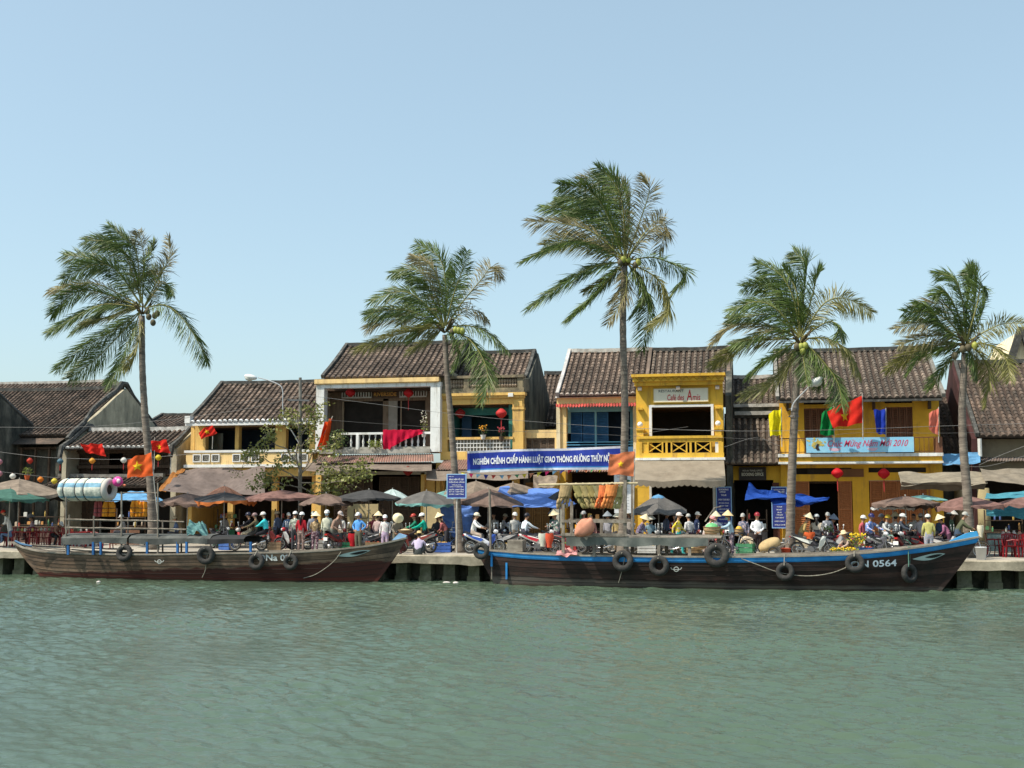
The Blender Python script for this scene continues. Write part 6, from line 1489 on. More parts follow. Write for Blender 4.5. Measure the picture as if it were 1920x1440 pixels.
tarp('tarpaulin', 'light blue round marked sheet hung from the eave beside the rightmost palm', 'tarpaulin', [(1766, 851, 56), (1838, 848, 56), (1838, 868, 55.5), (1768, 872, 55.5)], 'sky', 13, .05, .02)
tarp('tarpaulin', 'pinkish tan tarpaulin between the second palm awning and the tan umbrella', 'tarpaulin', [(1000, 890, 55.2), (1046, 893, 55.2), (1040, 912, 53.4), (1000, 914, 53.4)], 'tan', 14, .1, .03)
tarp('tarpaulin', 'dark tarpaulin canopy filling the gap left of the rolled mat', 'tarpaulin', [(60, 916, 52), (140, 920, 52), (128, 940, 49.6), (70, 934, 49.6)], 'dark', 15, .1, .04)

# ------------------------------------------------------------------ lanterns
def lantern(label, px, py, Y, rpx, col, tassel=None, squash=.85, hang=None):
    c = W(px, py, Y); R = rpx / ppm(px, Y); root = thing('lantern', label, 'lantern', c, 'paper and silk lanterns'); m = MB(root)
    n = 16
    prof = [(R * (.25 + .75 * math.sin(PI * i / 10)), -R * squash + 2 * R * squash * i / 10) for i in range(11)]
    m.lathe(prof, c, n); m.build('shade', mat('silk_%02x%02x%02x' % tuple(int(x * 255) for x in col), col, rough=.6, var=.1, trans=.35), smooth=True)
    for s_ in (-1, 1): m.lathe([(R * .3, -.012), (R * .3, .012)], c + V((0, 0, s_ * R * squash)), 10); m.build('cap', pm(.25, .06, .03))
    if tassel:
        m.tube([c - V((0, 0, R * squash)), c - V((0, 0, R * squash + R * .5)), c - V((0, 0, R * squash + tassel * R))], [.008, .025, .018], 6); m.build('tassel', pm(.45, .04, .04))
    m.tube([c + V((0, 0, R * squash)), c + V((0, 0, R * squash + (hang or .18)))], .006, 4); m.build('cord', PLASTIC)
RD = (.55, .02, .025)
lantern('red lantern on the riverside balcony, before the lattice panel', 657, 736, 57.0, 9.5, RD)
lantern('red lantern with a tassel on the riverside balcony by the door', 766, 737, 57.0, 9.5, RD, 2.5)
lantern('dim red lantern in the teal room, nearest the palm', 863, 775, 57.4, 10, (.4, .03, .03))
lantern('shiny red lantern with long tassel in the teal room', 940, 775, 56.6, 10.5, (.6, .05, .05), 3)
lantern('dark red lantern under the riverside awning', 765, 883, 55.2, 9.5, (.35, .02, .02))
lantern('bright red lantern below the ochre balcony, by the open door', 1570, 887, 55.6, 11, (.6, .01, .02), 2.2)
lantern('bright red lantern below the ochre balcony, by the closed shutters', 1657, 888, 55.6, 11, (.6, .01, .02), 2.2)
STR = ((56, 864, (.5, .05, .03), 'red lantern on the long string at the dark far wall'), (113, 865, (.1, .2, .26), 'grey blue lantern on the string by the corner pillar'), (173, 864, (.72, .36, .05), 'orange lantern on the string below the red cloth'),
       (232, 863, (.7, .7, .66), 'white tulip lantern on the string beside the large star flag'), (297, 858, (.7, .55, .04), 'golden yellow lantern on the string beyond the first palm'),
       (24, 893, (.66, .66, .62), 'white lantern over the grey brown umbrella'), (76, 899, (.7, .25, .03), 'small orange lantern above the umbrella edge'), (102, 902, (.7, .6, .08), 'small yellow lantern next to the rolled mat'),
       (-1, 866, (.5, .25, .3), 'pink lantern cut by the picture edge on the upper string'), (-1, 888, (.5, .25, .3), 'pink lantern cut by the picture edge on the lower string'))
for x, y, c_, lb in STR: lantern(lb, x, y, 53.2 if y < 880 else 52.2, 5.8, c_, 2 if x in (113, 173, 232, 297) else None, .95, .08)
def wire(label, pts, Y, r=.012, m=None, name='wire', sag=0):
    if not isinstance(Y, (list, tuple)): Y = [Y] * len(pts)
    P = smooth_path([W(x, y, yy) for (x, y), yy in zip(pts, Y)], 40); mb = MB(); mb.tube(P, r * .55, 4)
    tag(mb.build(name, m or mat('wire', (.12, .12, .12), rough=.6), None, loc=P[0]), label, 'wire')
PW = mat('pale_wire', (.22, .22, .22), rough=.6)
wire('pale lantern string across the small whitened house', [(-40, 842), (60, 855), (120, 859), (230, 861), (350, 852)], 53.2, .013, PW)
wire('thin lower lantern string over the far umbrellas', [(-40, 880), (24, 887), (76, 893), (125, 897)], 52.2, .01, PW)
wire('wire in front of the olive gable at eave height', [(-20, 801), (160, 800), (330, 785), (470, 765), (562, 742)], 53, .011, PW)
wire('long wire from the lamp pole over the riverside balcony to the cafe', [(565, 740), (700, 757), (830, 774), (980, 789), (1190, 803), (1380, 808)], [52, 53, 54, 54.5, 54.5, 54.5], .013, PW)
wire('second wire passing the riverside balcony rail', [(566, 784), (720, 795), (900, 806), (1060, 812), (1200, 818)], [52, 53, 54, 54.3, 54.4], .011)
wire('wire from the cafe past the flags to the right margin', [(1190, 803), (1360, 808), (1560, 806), (1760, 799), (1960, 793)], [54.5, 54.5, 53.5, 53, 53], .012, PW)
wire('lower wire crossing the new year banner', [(1340, 820), (1500, 826), (1600, 812), (1780, 812), (1960, 806)], [54, 53.5, 53, 53, 53], .01)
wire('wire sloping from the pole to the street tree', [(566, 742), (450, 755), (330, 790)], 52, .009)
wire('drooping wire by the dark pent roof', [(1358, 838), (1416, 821), (1462, 836)], 54.4, .01, PW)
wire('pale cable rising to the right margin beneath the big roof', [(1836, 872), (1880, 852), (1960, 822)], 54, .013, PW)
wire('cable sagging across the right margin awning', [(1770, 868), (1850, 874), (1960, 842)], 53.6, .011, PW)
wire('guy wire by the balcony cross panels', [(1165, 836), (1200, 815), (1290, 800)], [50, 53, 55], .01, PW)
# poles and lamps
root = thing('utility_pole', 'grey concrete utility pole rising behind the street tree', 'utility pole', G(563, 52.6)); m = MB(root)
t_ = W(563, 708, 52.6); m.tube([root.location, t_], [.11, .075], 8); m.build('pole', pm(.19, .18, .16, .9, .3)); m.bar(W(540, 750, 52.5), W(580, 751, 52.5), .06, .08); m.build('cross_arm', STEEL)
root = thing('street_lamp', 'street lamp with pale head on a curved arm over the yellow veranda roof', 'street lamp', W(556, 812, 52.3)); m = MB(root)
m.tube(smooth_path([W(*q, 52.3) for q in ((560, 830), (547, 808), (533, 790), (530, 760), (530, 733), (524, 722), (506, 714), (484, 708))], 30), .024, 6); m.build('arm', pm(.5, .52, .54, .4, metal=.3))
Q_ = (W(460, 704, 52.3) - W(484, 709, 52.3)).normalized(); c_ = W(470, 707, 52.3)
def lamp_head(c_, d, L_, R_):
    Qr = V((1, 0, 0)).rotation_difference(d)
    m.ell(c_, (L_, R_ * .8, R_ * .55), 14, 9, Qr); m.build('housing', pm(.66, .68, .68, .35), smooth=True)
    m.ell(c_ + d * L_ * .25 - V((0, 0, R_ * .3)), (L_ * .62, R_ * .68, R_ * .55), 12, 8, Qr); m.build('lens', pm(.62, .64, .6, .15), smooth=True)
lamp_head(c_, Q_, .34, .24)
root = thing('street_lamp', 'street lamp with pale hood on an arm clamped to the palm before the ochre house', 'street lamp', W(1488, 770, 47.4)); m = MB(root)
m.tube(smooth_path([W(*q, 47.35) for q in ((1484, 770), (1488, 756), (1500, 742), (1514, 728), (1520, 720))], 16), .022, 6); m.build('arm', pm(.5, .52, .54, .4, metal=.3))
d_ = (W(1541, 709, 47.35) - W(1518, 722, 47.35)).normalized(); lamp_head(W(1529, 716, 47.35), d_, .33, .26)
for dy_ in (0, 14): m.torus(W(1488, 767 + dy_, 47.6), (0, 0, 1), .19, .02, 14, 5)
m.build('clamp', STEEL)

# ------------------------------------------------------------------ flags
def star(cx, cy, R, rot=-PI / 2):
    return [(cx + (R if i % 2 == 0 else R * .4) * math.cos(rot + i * PI / 5), cy + (R if i % 2 == 0 else R * .4) * math.sin(rot + i * PI / 5)) for i in range(10)]
GOLD = cloth(.75, .55, .03, .3)
def flag(label, corners, Y, col, star_at=None, pole=None, seed=0, wave=.055, nf=1.5, swirl=0.):
    r = random.Random(seed); a, b, c, d = corners; ph = r.uniform(0, 6)   # a,b top fly..hoist ; d,c bottom
    Yd = Y
    def px(u, v): return ((a[0] + (b[0] - a[0]) * u) * (1 - v) + (d[0] + (c[0] - d[0]) * u) * v, (a[1] + (b[1] - a[1]) * u) * (1 - v) + (d[1] + (c[1] - d[1]) * u) * v)
    def fn(u, v, off=0):
        x, y = px(u, v); f = (1 - u)
        return W(x, y + 1.3 * math.sin(nf * 2 * PI * u + ph + 1.5 * v) * min(1, f * 2), Y - off) + V((0, wave * min(1, f * 2.5 + .15) * math.sin(nf * 2 * PI * u + ph + 2 * v) + .02 * math.sin(13 * v + 9 * u), 0))
    root = thing('flag', label, 'flag', fn(1, 0), 'flags along the quay'); m = MB(root)
    m.sheet(fn, 30, 14); m.build('cloth', col, smooth=True)
    if star_at:
        u0, v0, R = star_at; w_ = math.hypot(b[0] - a[0], b[1] - a[1]); h_ = math.hypot(d[0] - a[0], d[1] - a[1])
        ps = star(0, 0, R); ctr = fn(u0, v0, .02)
        for off in (.02, -.02):
            pts = [fn(u0, v0, off)] + [fn(u0 + x / w_, v0 + y / h_, off) for x, y in ps]
            m.add(pts, [(0, i + 1, (i + 1) % 10 + 1) for i in range(10)])
        m.build('star', GOLD)
    if pole:
        (x0, y0), (x1, y1) = pole; m.tube([W(x1, y1, Y + .03), W(x0, y0, Y + .03)], .022, 6); m.build('pole', POLE)
RF = cloth(.62, .03, .02, .3); OF = cloth(.72, .12, .03, .35); OF2 = cloth(.7, .22, .1, .4)
flag('large orange red flag with yellow star on the brown boat', [(238, 861), (284, 848), (287, 892), (238, 896)], 43.3, OF, (.42, .5, 9.5), ((283, 843), (297, 985)), 1)
flag('orange red flag with a small star beside the long blue banner', [(1143, 852), (1190, 846), (1188, 893), (1139, 889)], 43.5, OF2, (.48, .52, 6.5), ((1190, 842), (1187, 1000)), 2, .05, 1.2)
flag('biggest red flag with yellow star flying before the ochre house', [(1551, 770), (1616, 742), (1617, 793), (1562, 803)], 54.5, RF, (.45, .55, 9.5), ((1617, 738), (1618, 824)), 3, .12, 1.5)
flag('small red flag with star under the yellow veranda eave', [(371, 810), (398, 797), (407, 812), (378, 824)], 55.6, RF, (.5, .5, 5), ((399, 818), (398, 842)), 4, .05, 1)
flag('red flag with star just past the first palm trunk', [(284, 828), (312, 824), (319, 850), (286, 846)], 55.2, RF, (.4, .5, 5), ((290, 820), (289, 880)), 5, .1, 1.3)
flag('red cloth flag without visible star on the whitened roof eave', [(152, 833), (192, 832), (199, 856), (160, 848)], 55.2, RF, None, None, 6, .12, 1.8)
flag('furled orange red flag at the corner of the riverside balcony', [(608, 795), (623, 783), (614, 836), (595, 846)], 55.2, OF, None, ((624, 780), (590, 850)), 7, .18, 2)
flag('bright yellow banner flag on the ochre house railing', [(1441, 774), (1464, 767), (1465, 815), (1444, 818)], 55.2, cloth(.8, .72, .02, .35), None, ((1465, 764), (1466, 838)), 8, .15, 1.2)
flag('green flag half hidden behind the biggest red flag', [(1541, 775), (1560, 762), (1564, 816), (1537, 816)], 55.1, cloth(.01, .22, .06, .3), None, ((1563, 760), (1564, 830)), 9, .12, 1.2)
flag('deep blue flag hanging on the ochre house railing', [(1638, 769), (1660, 767), (1661, 815), (1643, 812)], 55.2, cloth(.02, .05, .4, .3), None, ((1661, 765), (1661, 830)), 10, .1, 1.2)
flag('salmon pink flag at the far end of the ochre railing', [(1742, 775), (1760, 765), (1759, 816), (1741, 806)], 55.2, cloth(.72, .22, .16, .4), None, ((1760, 763), (1760, 830)), 11, .1, 1)
mb = MB()   # red cloth drying on the riverside rail
def dr(u, v):
    x = 718 + 74 * u; yb_ = 830 + 9 * math.sin(u * 5 + 1) - 14 * max(0, u - .75) * 4 + (4 if u < .2 else 0)
    y = 806 + (yb_ - 806) * v; return W(x, y, 56.22 - .04 * math.sin(u * 42) * v - .05 * math.sin(u * 17 + v * 3) * v)
mb.sheet(dr, 50, 10); mb.sheet(lambda u, v: W(718 + 74 * u, 806, 56.22) + V((0, .38 * v, .03 * math.sin(u * 30) * math.sin(PI * v))), 50, 3)
tag(mb.build('red_cloth', cloth(.6, .015, .06, .3), None, loc=dr(0, 0)), 'crimson cloth drying over the white riverside balcony rail', 'cloth')
# ------------------------------------------------------------------ banner and signs
def board(name, label, cat, x0, x1, y0, y1, Y, face, lines, frame=None, thick=.04, group=None, post_=None, trim=None):
    a, b = W(x0, y1, Y), W(x1, y0, Y); root = thing(name, label, cat, V(((a.x + b.x) / 2, Y, a.z)), group); m = MB(root)
    X0, X1, Z0, Z1 = a.x, b.x, a.z, b.z
    m.box(X0, X1, Y, Y + thick, Z0, Z1); m.build('panel', face)
    if frame:
        f = .035
        for q in ((X0 - f, X0, Z0 - f, Z1 + f), (X1, X1 + f, Z0 - f, Z1 + f), (X0, X1, Z0 - f, Z0), (X0, X1, Z1, Z1 + f)): m.box(q[0], q[1], Y - .012, Y + thick + .01, q[2], q[3])
        m.build('frame', frame)
    for ln in lines:
        body, u0, u1, v0, v1, mm = ln[:6]
        text(m, body, lambda u, v: V((X0 + (X1 - X0) * u, Y - .006, Z0 + (Z1 - Z0) * v)), u0, u1, v0, v1, *(ln[6:] or (0, .01))); m.build('lettering', mm)
    if post_: m.tube([(post_[0] * X0 + (1 - post_[0]) * X1, Y + thick + .03, 1), (post_[0] * X0 + (1 - post_[0]) * X1, Y + thick + .03, Z1)], .035, 6); m.build('post', POLE)
    return root, (X0, X1, Z0, Z1)
NAVY = pm(.03, .045, .22, .6); WT = pm(.75, .77, .8, .6); LB = pm(.3, .5, .75, .6)
# long blue banner slung between the two palms
Yb_ = 48.2
def bn(u, v):     # u 0..1 along, v 0 top .. 1 bottom
    x = 876 + 288 * u; yt = 846 - 3.0 * math.sin(PI * min(1, u * 1.6)) * .6 - 10 * u ** 1.5; yb = 887 - 2.5 * math.sin(PI * u) - 6 * u
    return W(x, yt + (yb - yt) * v, Yb_ + .05 * math.sin(u * 14) * math.sin(PI * v))
root = thing('street_banner', 'long blue banner with white Vietnamese capitals slung between two palms', 'banner', bn(.5, 1)); m = MB(root)
for v0, v1, mm in ((.1, .84, cloth(.035, .06, .36, .15)), (0, .1, cloth(.66, .66, .74, .2)), (.9, 1, cloth(.6, .66, .74, .2)), (.84, .9, cloth(.06, .25, .6, .2))):
    m.sheet(lambda u, v: bn(u, v0 + (v1 - v0) * v), 60, 4); m.build('cloth', mm)
text(m, 'NGHIÊM CHỈNH CHẤP HÀNH LUẬT GIAO THÔNG ĐƯỜNG THỦY NỘI ĐỊA', lambda u, v: bn(u, v) + V((0, -.03, 0)), .04, 1.0, .72, .2, 0, .035); m.build('lettering', WT)
for (x0, y0), (x1, y1) in (((876, 846), (852, 842)), ((876, 886), (856, 884)), ((1164, 836), (1170, 834)), ((1164, 879), (1168, 882))): m.tube([W(x0, y0, Yb_), W(x1, y1, 47.7)], .012, 4); m.build('tie_cord', ROPE)
# new year banner on the ochre balcony
PINK = pm(.6, .06, .14, .6)
r_, (X0, X1, Z0, Z1) = board('new_year_banner', 'pale blue new year banner with flowing pink script on the ochre balcony', 'banner', 1512, 1713, 819, 849, 55.3, mat('banner_blue', (.22, .54, .82), (.32, .62, .8), rough=.6, var=.06, sc=1.5), [('Chúc Mừng Năm Mới 2010', .2, .95, .26, .86, PINK, .45, .008)], thick=.02)
m = MB(r_)
def bb(u, v, o=.008): return V((X0 + (X1 - X0) * u, 55.3 - o, Z0 + (Z1 - Z0) * v))
rr_ = random.Random(4)
for q in range(46):
    u, v = .1 + rr_.gauss(0, .035), .62 + rr_.gauss(0, .13); s_ = rr_.uniform(.006, .014)
    m.add([bb(u + s_ * math.cos(t), v + s_ * 6 * math.sin(t), .008 + q * .0001) for t in [PI / 3 * i for i in range(6)]], [tuple(range(6))])
m.build('tree_print', pm(.55, .45, .12, .6, .3))
m.add([bb(u, v, .014) for u, v in ((.105, .6), (.09, .42), (.085, .3), (.1, .16), (.13, .16), (.12, .28), (.115, .4), (.125, .55))], [tuple(range(8))]); m.build('trunk_print', pm(.03, .02, .025))
for u, w_ in ((.27, .06), (.62, .05)):
    m.add([bb(u + w_ * math.cos(PI * i / 6 + PI), .3 + .22 * math.sin(PI * i / 6 + PI), .004) for i in range(7)], [tuple(range(7))])
m.build('blossom_print', pm(.6, .4, .5, .6))
# café sign
r_, (X0, X1, Z0, Z1) = board('restaurant_sign', 'cream restaurant sign with red hand lettering under the mustard cornice', 'sign', 1226, 1327, 727.5, 754, 55.5, pm(.7, .68, .56, .6, .06), [('RESTAURANT', .09, .56, .73, .92, pm(.09, .11, .12)), ('Café des', .25, .56, .1, .56, pm(.5, .03, .04), .1, .012), ('A', .61, .71, .08, .9, pm(.5, .03, .04), .1, .012), ('mis', .72, .86, .1, .54, pm(.5, .03, .04), .1, .012)], frame=pm(.5, .36, .12))
board('riverside_board', 'dark timber board with orange riverside lettering between the lattice panels', 'sign', 698, 746, 730, 745, 57.9, pm(.05, .03, .02), [('RIVERSIDE', .06, .95, .12, .62, pm(.6, .3, .06), 0, .02), ('Restaurant', .25, .8, .7, .92, pm(.4, .3, .12))], frame=pm(.12, .07, .04))
board('booking_office_board', 'dark booking office board with cream letters under the blackened pent roof', 'sign', 1387, 1435, 877, 899, 56.75, pm(.03, .02, .015), [('BOOKING OFFICE', .08, .92, .3, .58, pm(.6, .55, .42), 0, .02), ('HOI AN TRAVEL OFFICE', .12, .88, .68, .84, pm(.5, .46, .36))], frame=pm(.05, .03, .02))
rows = [(.76, .86, 'BẢNG NIÊM YẾT GIÁ', .1, .9), (.63, .73, 'TUYẾN HỘI AN - CẨM KIM', .06, .94), (.53, .58, 'THÔNG BÁO GIÁ VÉ', .25, .75), (.45, .5, 'KHÁCH ĐI ĐÒ NGANG SÔNG', .12, .88), (.32, .4, 'NGƯỜI : 2.000 ĐỒNG', .08, .92), (.22, .3, 'XE ĐẠP : 1.000 ĐỒNG', .08, .9), (.12, .2, 'XE MÁY : 3.000 ĐỒNG', .08, .9), (.9, .94, 'HỘI AN', .06, .35)]
board('fare_notice', 'blue and white fare notice board on a post beside the second palm', 'notice board', 839, 873, 890, 933, 47.0, NAVY, [(t, u0, u1, v0, v1, WT, 0, .02) for v0, v1, t, u0, u1 in rows], frame=LB, post_=(.5,))
rows = [(.93, .97, 'BOOKING', .15, .85), (.87, .91, 'OFFICE', .2, .62), (.79, .83, 'TOUR', .3, .7), (.68, .72, 'OPEN TOUR BUS', .1, .9), (.6, .63, 'MY SON TOUR', .15, .85), (.53, .56, 'BOAT TRIP', .2, .8), (.45, .48, 'CAR FOR RENT', .12, .88), (.37, .4, 'TRAIN TICKET', .15, .85), (.29, .32, 'AIR TICKET', .2, .8), (.2, .23, 'VISA EXTENSION', .12, .88), (.1, .13, 'TEL 0510', .2, .8)]
board('tall_blue_sign', 'tall narrow blue sign listing services on the restaurant side of the dark doorway', 'sign', 1345, 1370, 914, 990, 55.3, NAVY, [(t, u0, u1, v0, v1, WT, 0, .015) for v0, v1, t, u0, u1 in rows], frame=LB)
rows = [(.93, .96, 'CÔNG TY TNHH', .1, .9), (.86, .91, 'TICKET PHI', .2, .85), (.5, .53, 'TOUR', .3, .7), (.43, .46, 'BOAT', .3, .7), (.36, .39, 'BUS', .36, .64), (.3, .33, 'TRAIN', .28, .72), (.23, .26, 'CAR RENT', .2, .8), (.14, .17, 'OPEN DAILY', .14, .86), (.05, .08, 'WELCOME', .12, .88)]
board('tall_blue_sign', 'tall narrow blue sign just beside the lamp palm, crossed by the deep blue canopy', 'sign', 1449, 1474, 914, 989, 56.4, NAVY, [(t, u0, u1, v0, v1, WT, 0, .015) for v0, v1, t, u0, u1 in rows], frame=LB)
r_, (X0, X1, Z0, Z1) = board('white_direction_sign', 'tall white sign with a small green arrow behind the star flag', 'sign', 1152, 1184, 890, 962, 48.6, pm(.66, .68, .7, .6, .06), [('BẾN ĐÒ', .2, .75, .93, .96, pm(.4, .05, .05)), ('ĐI CẨM KIM', .15, .75, .8, .83, pm(.4, .05, .05))] + [('— — — — —', .15, .85, .1 + k * .075, .11 + k * .075, pm(.45, .47, .5)) for k in range(8)], post_=(.5,))
m = MB(r_); m.add([V((X0 + (X1 - X0) * u, 48.59, Z0 + (Z1 - Z0) * v)) for u, v in ((.74, .8), (.74, .88), (.96, .84))], [(0, 1, 2)]); m.build('arrow', pm(.02, .1, .05))
# bunting
root = thing('bunting', 'string of small coloured pennants strung below the blue banner', 'bunting', W(1000, 890, 50)); m = MB(root)
bp = lambda x: W(x, 883 + 8 * math.sin(PI * min(1, max(0, (x - 848) / 180))) - 9 * max(0, (x - 1030) / 140), 50)
m.tube([bp(845 + i * 8) for i in range(42)], .008, 4); m.build('cord', ROPE)
BC = [(.7, .3, .15), (.7, .6, .05), (.65, .04, .15), (.3, .55, .7), (.05, .06, .3), (.6, .08, .06), (.25, .5, .65), (.7, .25, .12), (.1, .3, .12), (.7, .55, .05)]
for i in range(22):
    x = 850 + i * 14.3; a, b = bp(x), bp(x + 9); t = (a + b) / 2 + V((rnd.uniform(-.1, .05), rnd.uniform(-.12, .02), -.2 + rnd.uniform(-.02, .06)))
    m.sheet(lambda u, v: a.lerp(b, u).lerp(t, v) + V((0, .03 * math.sin(5 * v + i), 0)), 2, 4); m.build('pennant', cloth(*BC[i % 10], .3))
# ------------------------------------------------------------------ red chairs, tables, stalls, goods
REDP = pm(.2, .01, .015, .4, .1)
def make_chair():
    root = thing('plastic_chair', 'x', 'chair', (0, 0, 0), 'red plastic chairs'); m = MB(root)
    m.sheet(lambda a, b: V((-.22 + .44 * a, -.2 + .42 * b, .43 - .02 * math.sin(PI * a) * math.sin(PI * b))), 6, 6); m.box(-.22, .22, -.21, -.2, .38, .43); m.build('seat', REDP)
    def bk(a, b): return V((-.22 + .44 * a + (0), .2 + .09 * b + .05 * math.cos(PI * (a - .5)) - .02, .43 + (.42 + .05 * math.sin(PI * a)) * b))
    for k in range(5):
        a0 = .02 + k * .2; m.sheet(lambda a, b: bk(a0 + .13 * a, .05 + .85 * b), 2, 6)
    m.sheet(lambda a, b: bk(a, .86 + .14 * b), 10, 2); m.build('backrest', REDP)
    for sx in (-1, 1):
        for y in (-.19, .2): m.bar((sx * .2, y, .43), (sx * .235, y * 1.2, 0), .045, .035); m.build('leg', REDP)
        m.tube([(sx * .22, .22, .64), (sx * .25, .0, .66), (sx * .25, -.17, .63), (sx * .22, -.2, .43)], .022, 6); m.build('armrest', REDP)
    return root
ch0 = make_chair(); note_kids(ch0); pool = [ch0]; rc = random.Random(9)
def chair(px, Y, face, label):
    o = pool.pop() if pool else copy_tree(ch0)
    o.location = G(px, Y); o.rotation_euler = (0, 0, math.radians(face)); o['label'] = label
LFAR = 'red plastic chair in the crowded rows at the far left end of the quay'; RFAR = 'red plastic chair among those behind the white bucket at the right margin'
for i, px in enumerate((-12, 4, 22, 40, 62, 76, 92, 108, 122, 142, 158, 172, 200)):
    chair(px, 48.3 + rc.uniform(0, 2.0) + (i % 3) * .5, rc.uniform(-180, 180), LFAR)
for i, px in enumerate((1862, 1880, 1897, 1912, 1932, 1950, 1890, 1916)):
    chair(px, 47.6 + rc.uniform(0, 1.6) + (i % 2) * .6, rc.uniform(-180, 180), RFAR)
def table(label, px, Y, w_, c, hgt=.7, items=True, name='table', cat='table'):
    p = G(px, Y); root = thing(name, label, cat, p); m = MB(root)
    m.box(p.x - w_ / 2, p.x + w_ / 2, Y - .3, Y + .3, 1 + hgt - .03, 1 + hgt); m.build('tabletop', pm(*c, .5))
    for sx in (-1, 1):
        for sy in (-1, 1): m.bar((p.x + sx * (w_ / 2 - .04), Y + sy * .26, 1), (p.x + sx * (w_ / 2 - .04), Y + sy * .26, 1 + hgt - .03), .04, .04, up=(0, 1, 0)); m.build('leg', pm(*c, .5))
    return p, 1 + hgt
rg = random.Random(12)
def jar(p, label, c, r=.05, hh=.16, lid=(.6, .05, .05)):
    root = thing('jar', label, 'jar', p, 'jars and bottles on the stall tables'); m = MB(root)
    m.lathe([(r * .9, 0), (r, .01), (r, hh * .75), (r * .6, hh * .9), (r * .6, hh)], p, 10); m.build('glass_body', pm(*c, .2), smooth=True)
    m.lathe([(r * .66, hh), (r * .66, hh + .025)], p, 10); m.build('lid', pm(*lid, .5))
for px, Y, lb in ((46, 49.4, 'red table among the chairs at the far end'), (150, 49.8, 'red table behind the railed deck'), (84, 50.6, 'red table by the bending person')):
    p, z = table(lb, px, Y, 1.0, (.33, .02, .02)); 
    for k in range(4): jar(V((p.x - .35 + k * .22, Y + rg.uniform(-.15, .15), z)), 'small jar set out on a %s' % lb.split(' ', 0)[0], rg.choice([(.6, .6, .5), (.5, .4, .1), (.2, .3, .15)]))
p, z = table('pale small table with condiment jars at the right margin', 1895, 49.2, .9, (.5, .48, .45))
for k, (c_, l_) in enumerate((((.6, .5, .45), (.5, .05, .05)), ((.65, .55, .5), (.55, .08, .06)), ((.6, .6, .58), (.6, .6, .6)), ((.5, .3, .2), (.5, .04, .04)))): jar(V((p.x - .3 + k * .2, 49.1, z)), 'condiment jar on the pale table at the right margin', c_, .075, .26, l_)
# stalls: dim wooden counters with shelves behind the umbrellas
def stall(label, x0, x1, Y, c, goods, hgt=.85):
    a, b = G(x0, Y), G(x1, Y); root = thing('market_stall', label, 'stall', (a + b) / 2, 'street stalls behind the umbrellas'); m = MB(root)
    m.box(a.x, b.x, Y, Y + .6, 1 + hgt - .05, 1 + hgt); m.build('counter', OLDWOOD); m.box(a.x + .03, b.x - .03, Y + .03, Y + .06, 1.05, 1 + hgt - .05); m.build('front_panel', pm(*c, .8, .25))
    for x in (a.x + .04, b.x - .04): m.bar((x, Y + .55, 1), (x, Y + .55, 2.75), .05, .05, up=(0, 1, 0)); m.build('post', OLDWOOD)
    for z in (1.35, 1.75): m.box(a.x + .08, b.x - .08, Y + .5, Y + .62, 1 + z - 1 + .0 + .55, 1 + z - 1 + .58); m.build('shelf', OLDWOOD)
    x = a.x + .12; k = 0
    while x < b.x - .12:
        c_ = rg.choice(goods); w_ = rg.uniform(.1, .2); z = rg.choice((1 + hgt, 1.93, 2.33)); y = Y + (.25 if z < 1.9 else .56)
        kind = rg.random()
        if kind < .5:
            root2 = thing('goods_packet', 'packet on the %s' % label, 'packet', (x, y, z), 'goods on the street stalls'); q = MB(root2)
            hh = rg.uniform(.1, .22); q.box(x - w_ * .45, x + w_ * .45, y - .04, y + .04, z, z + hh); q.build('wrap', pm(*c_, .5, .25)); q.bar((x - w_ * .4, y, z + hh + .012), (x + w_ * .4, y, z + hh + .012), .03, .022); q.build('flap', pm(*c_, .5, .25))
        else: jar(V((x, y, z)), 'jar on the %s' % label, c_, .04, rg.uniform(.16, .28), (.5, .3, .1))
        x += w_ + .02
GD = [(.5, .35, .1), (.4, .08, .06), (.1, .25, .12), (.55, .55, .5), (.1, .15, .35), (.5, .4, .3), (.6, .3, .1)]
stall('dim stall behind the railed deck', 205, 262, 51.5, (.2, .1, .06), GD); stall('stall with green crates left of the motorbike riders', 396, 440, 50.8, (.05, .2, .1), GD)
stall('stall in shade between the turquoise rider and the red sweater', 505, 548, 51.5, (.16, .1, .07), GD); stall('stall behind the blue shirted man', 655, 712, 52.0, (.4, .33, .2), GD)
stall('stall with cloths behind the life jacket pole', 1075, 1130, 51.6, (.2, .06, .08), GD); stall('stall under the deep blue canopy', 1400, 1440, 52.5, (.12, .1, .09), GD)
stall('stall behind the right red chairs', 1850, 1925, 52.0, (.1, .15, .16), GD); stall('dark stall at the far end behind the red chairs', 20, 110, 53, (.1, .06, .05), GD)
stall('stall behind the brown canopy riders', 1690, 1745, 50.8, (.15, .1, .08), GD)
# cream shop screens
def panel(label, x0, x1, y0, y1, Y, c):
    a, b = W(x0, y1, Y), W(x1, y0, Y); mb = MB(); mb.box(a.x, b.x, Y, Y + .04, max(1.0, a.z), b.z); mb.box(a.x - .03, a.x, Y - .01, Y + .05, 1, b.z + .02); mb.box(b.x, b.x + .03, Y - .01, Y + .05, 1, b.z + .02)
    tag(mb.build('folding_screen', pm(*c, .85, .15), None, loc=V((a.x, Y, 1))), label, 'screen')
panel('cream shop screen behind the blue shirted man', 652, 708, 945, 990, 53.6, (.5, .4, .22)); panel('cream shop screen beside the blue hanging sheet', 795, 832, 940, 990, 53.6, (.5, .4, .22)); panel('white and teal poster screen near the yellow pillar', 1040, 1056, 955, 990, 53.5, (.5, .5, .42))

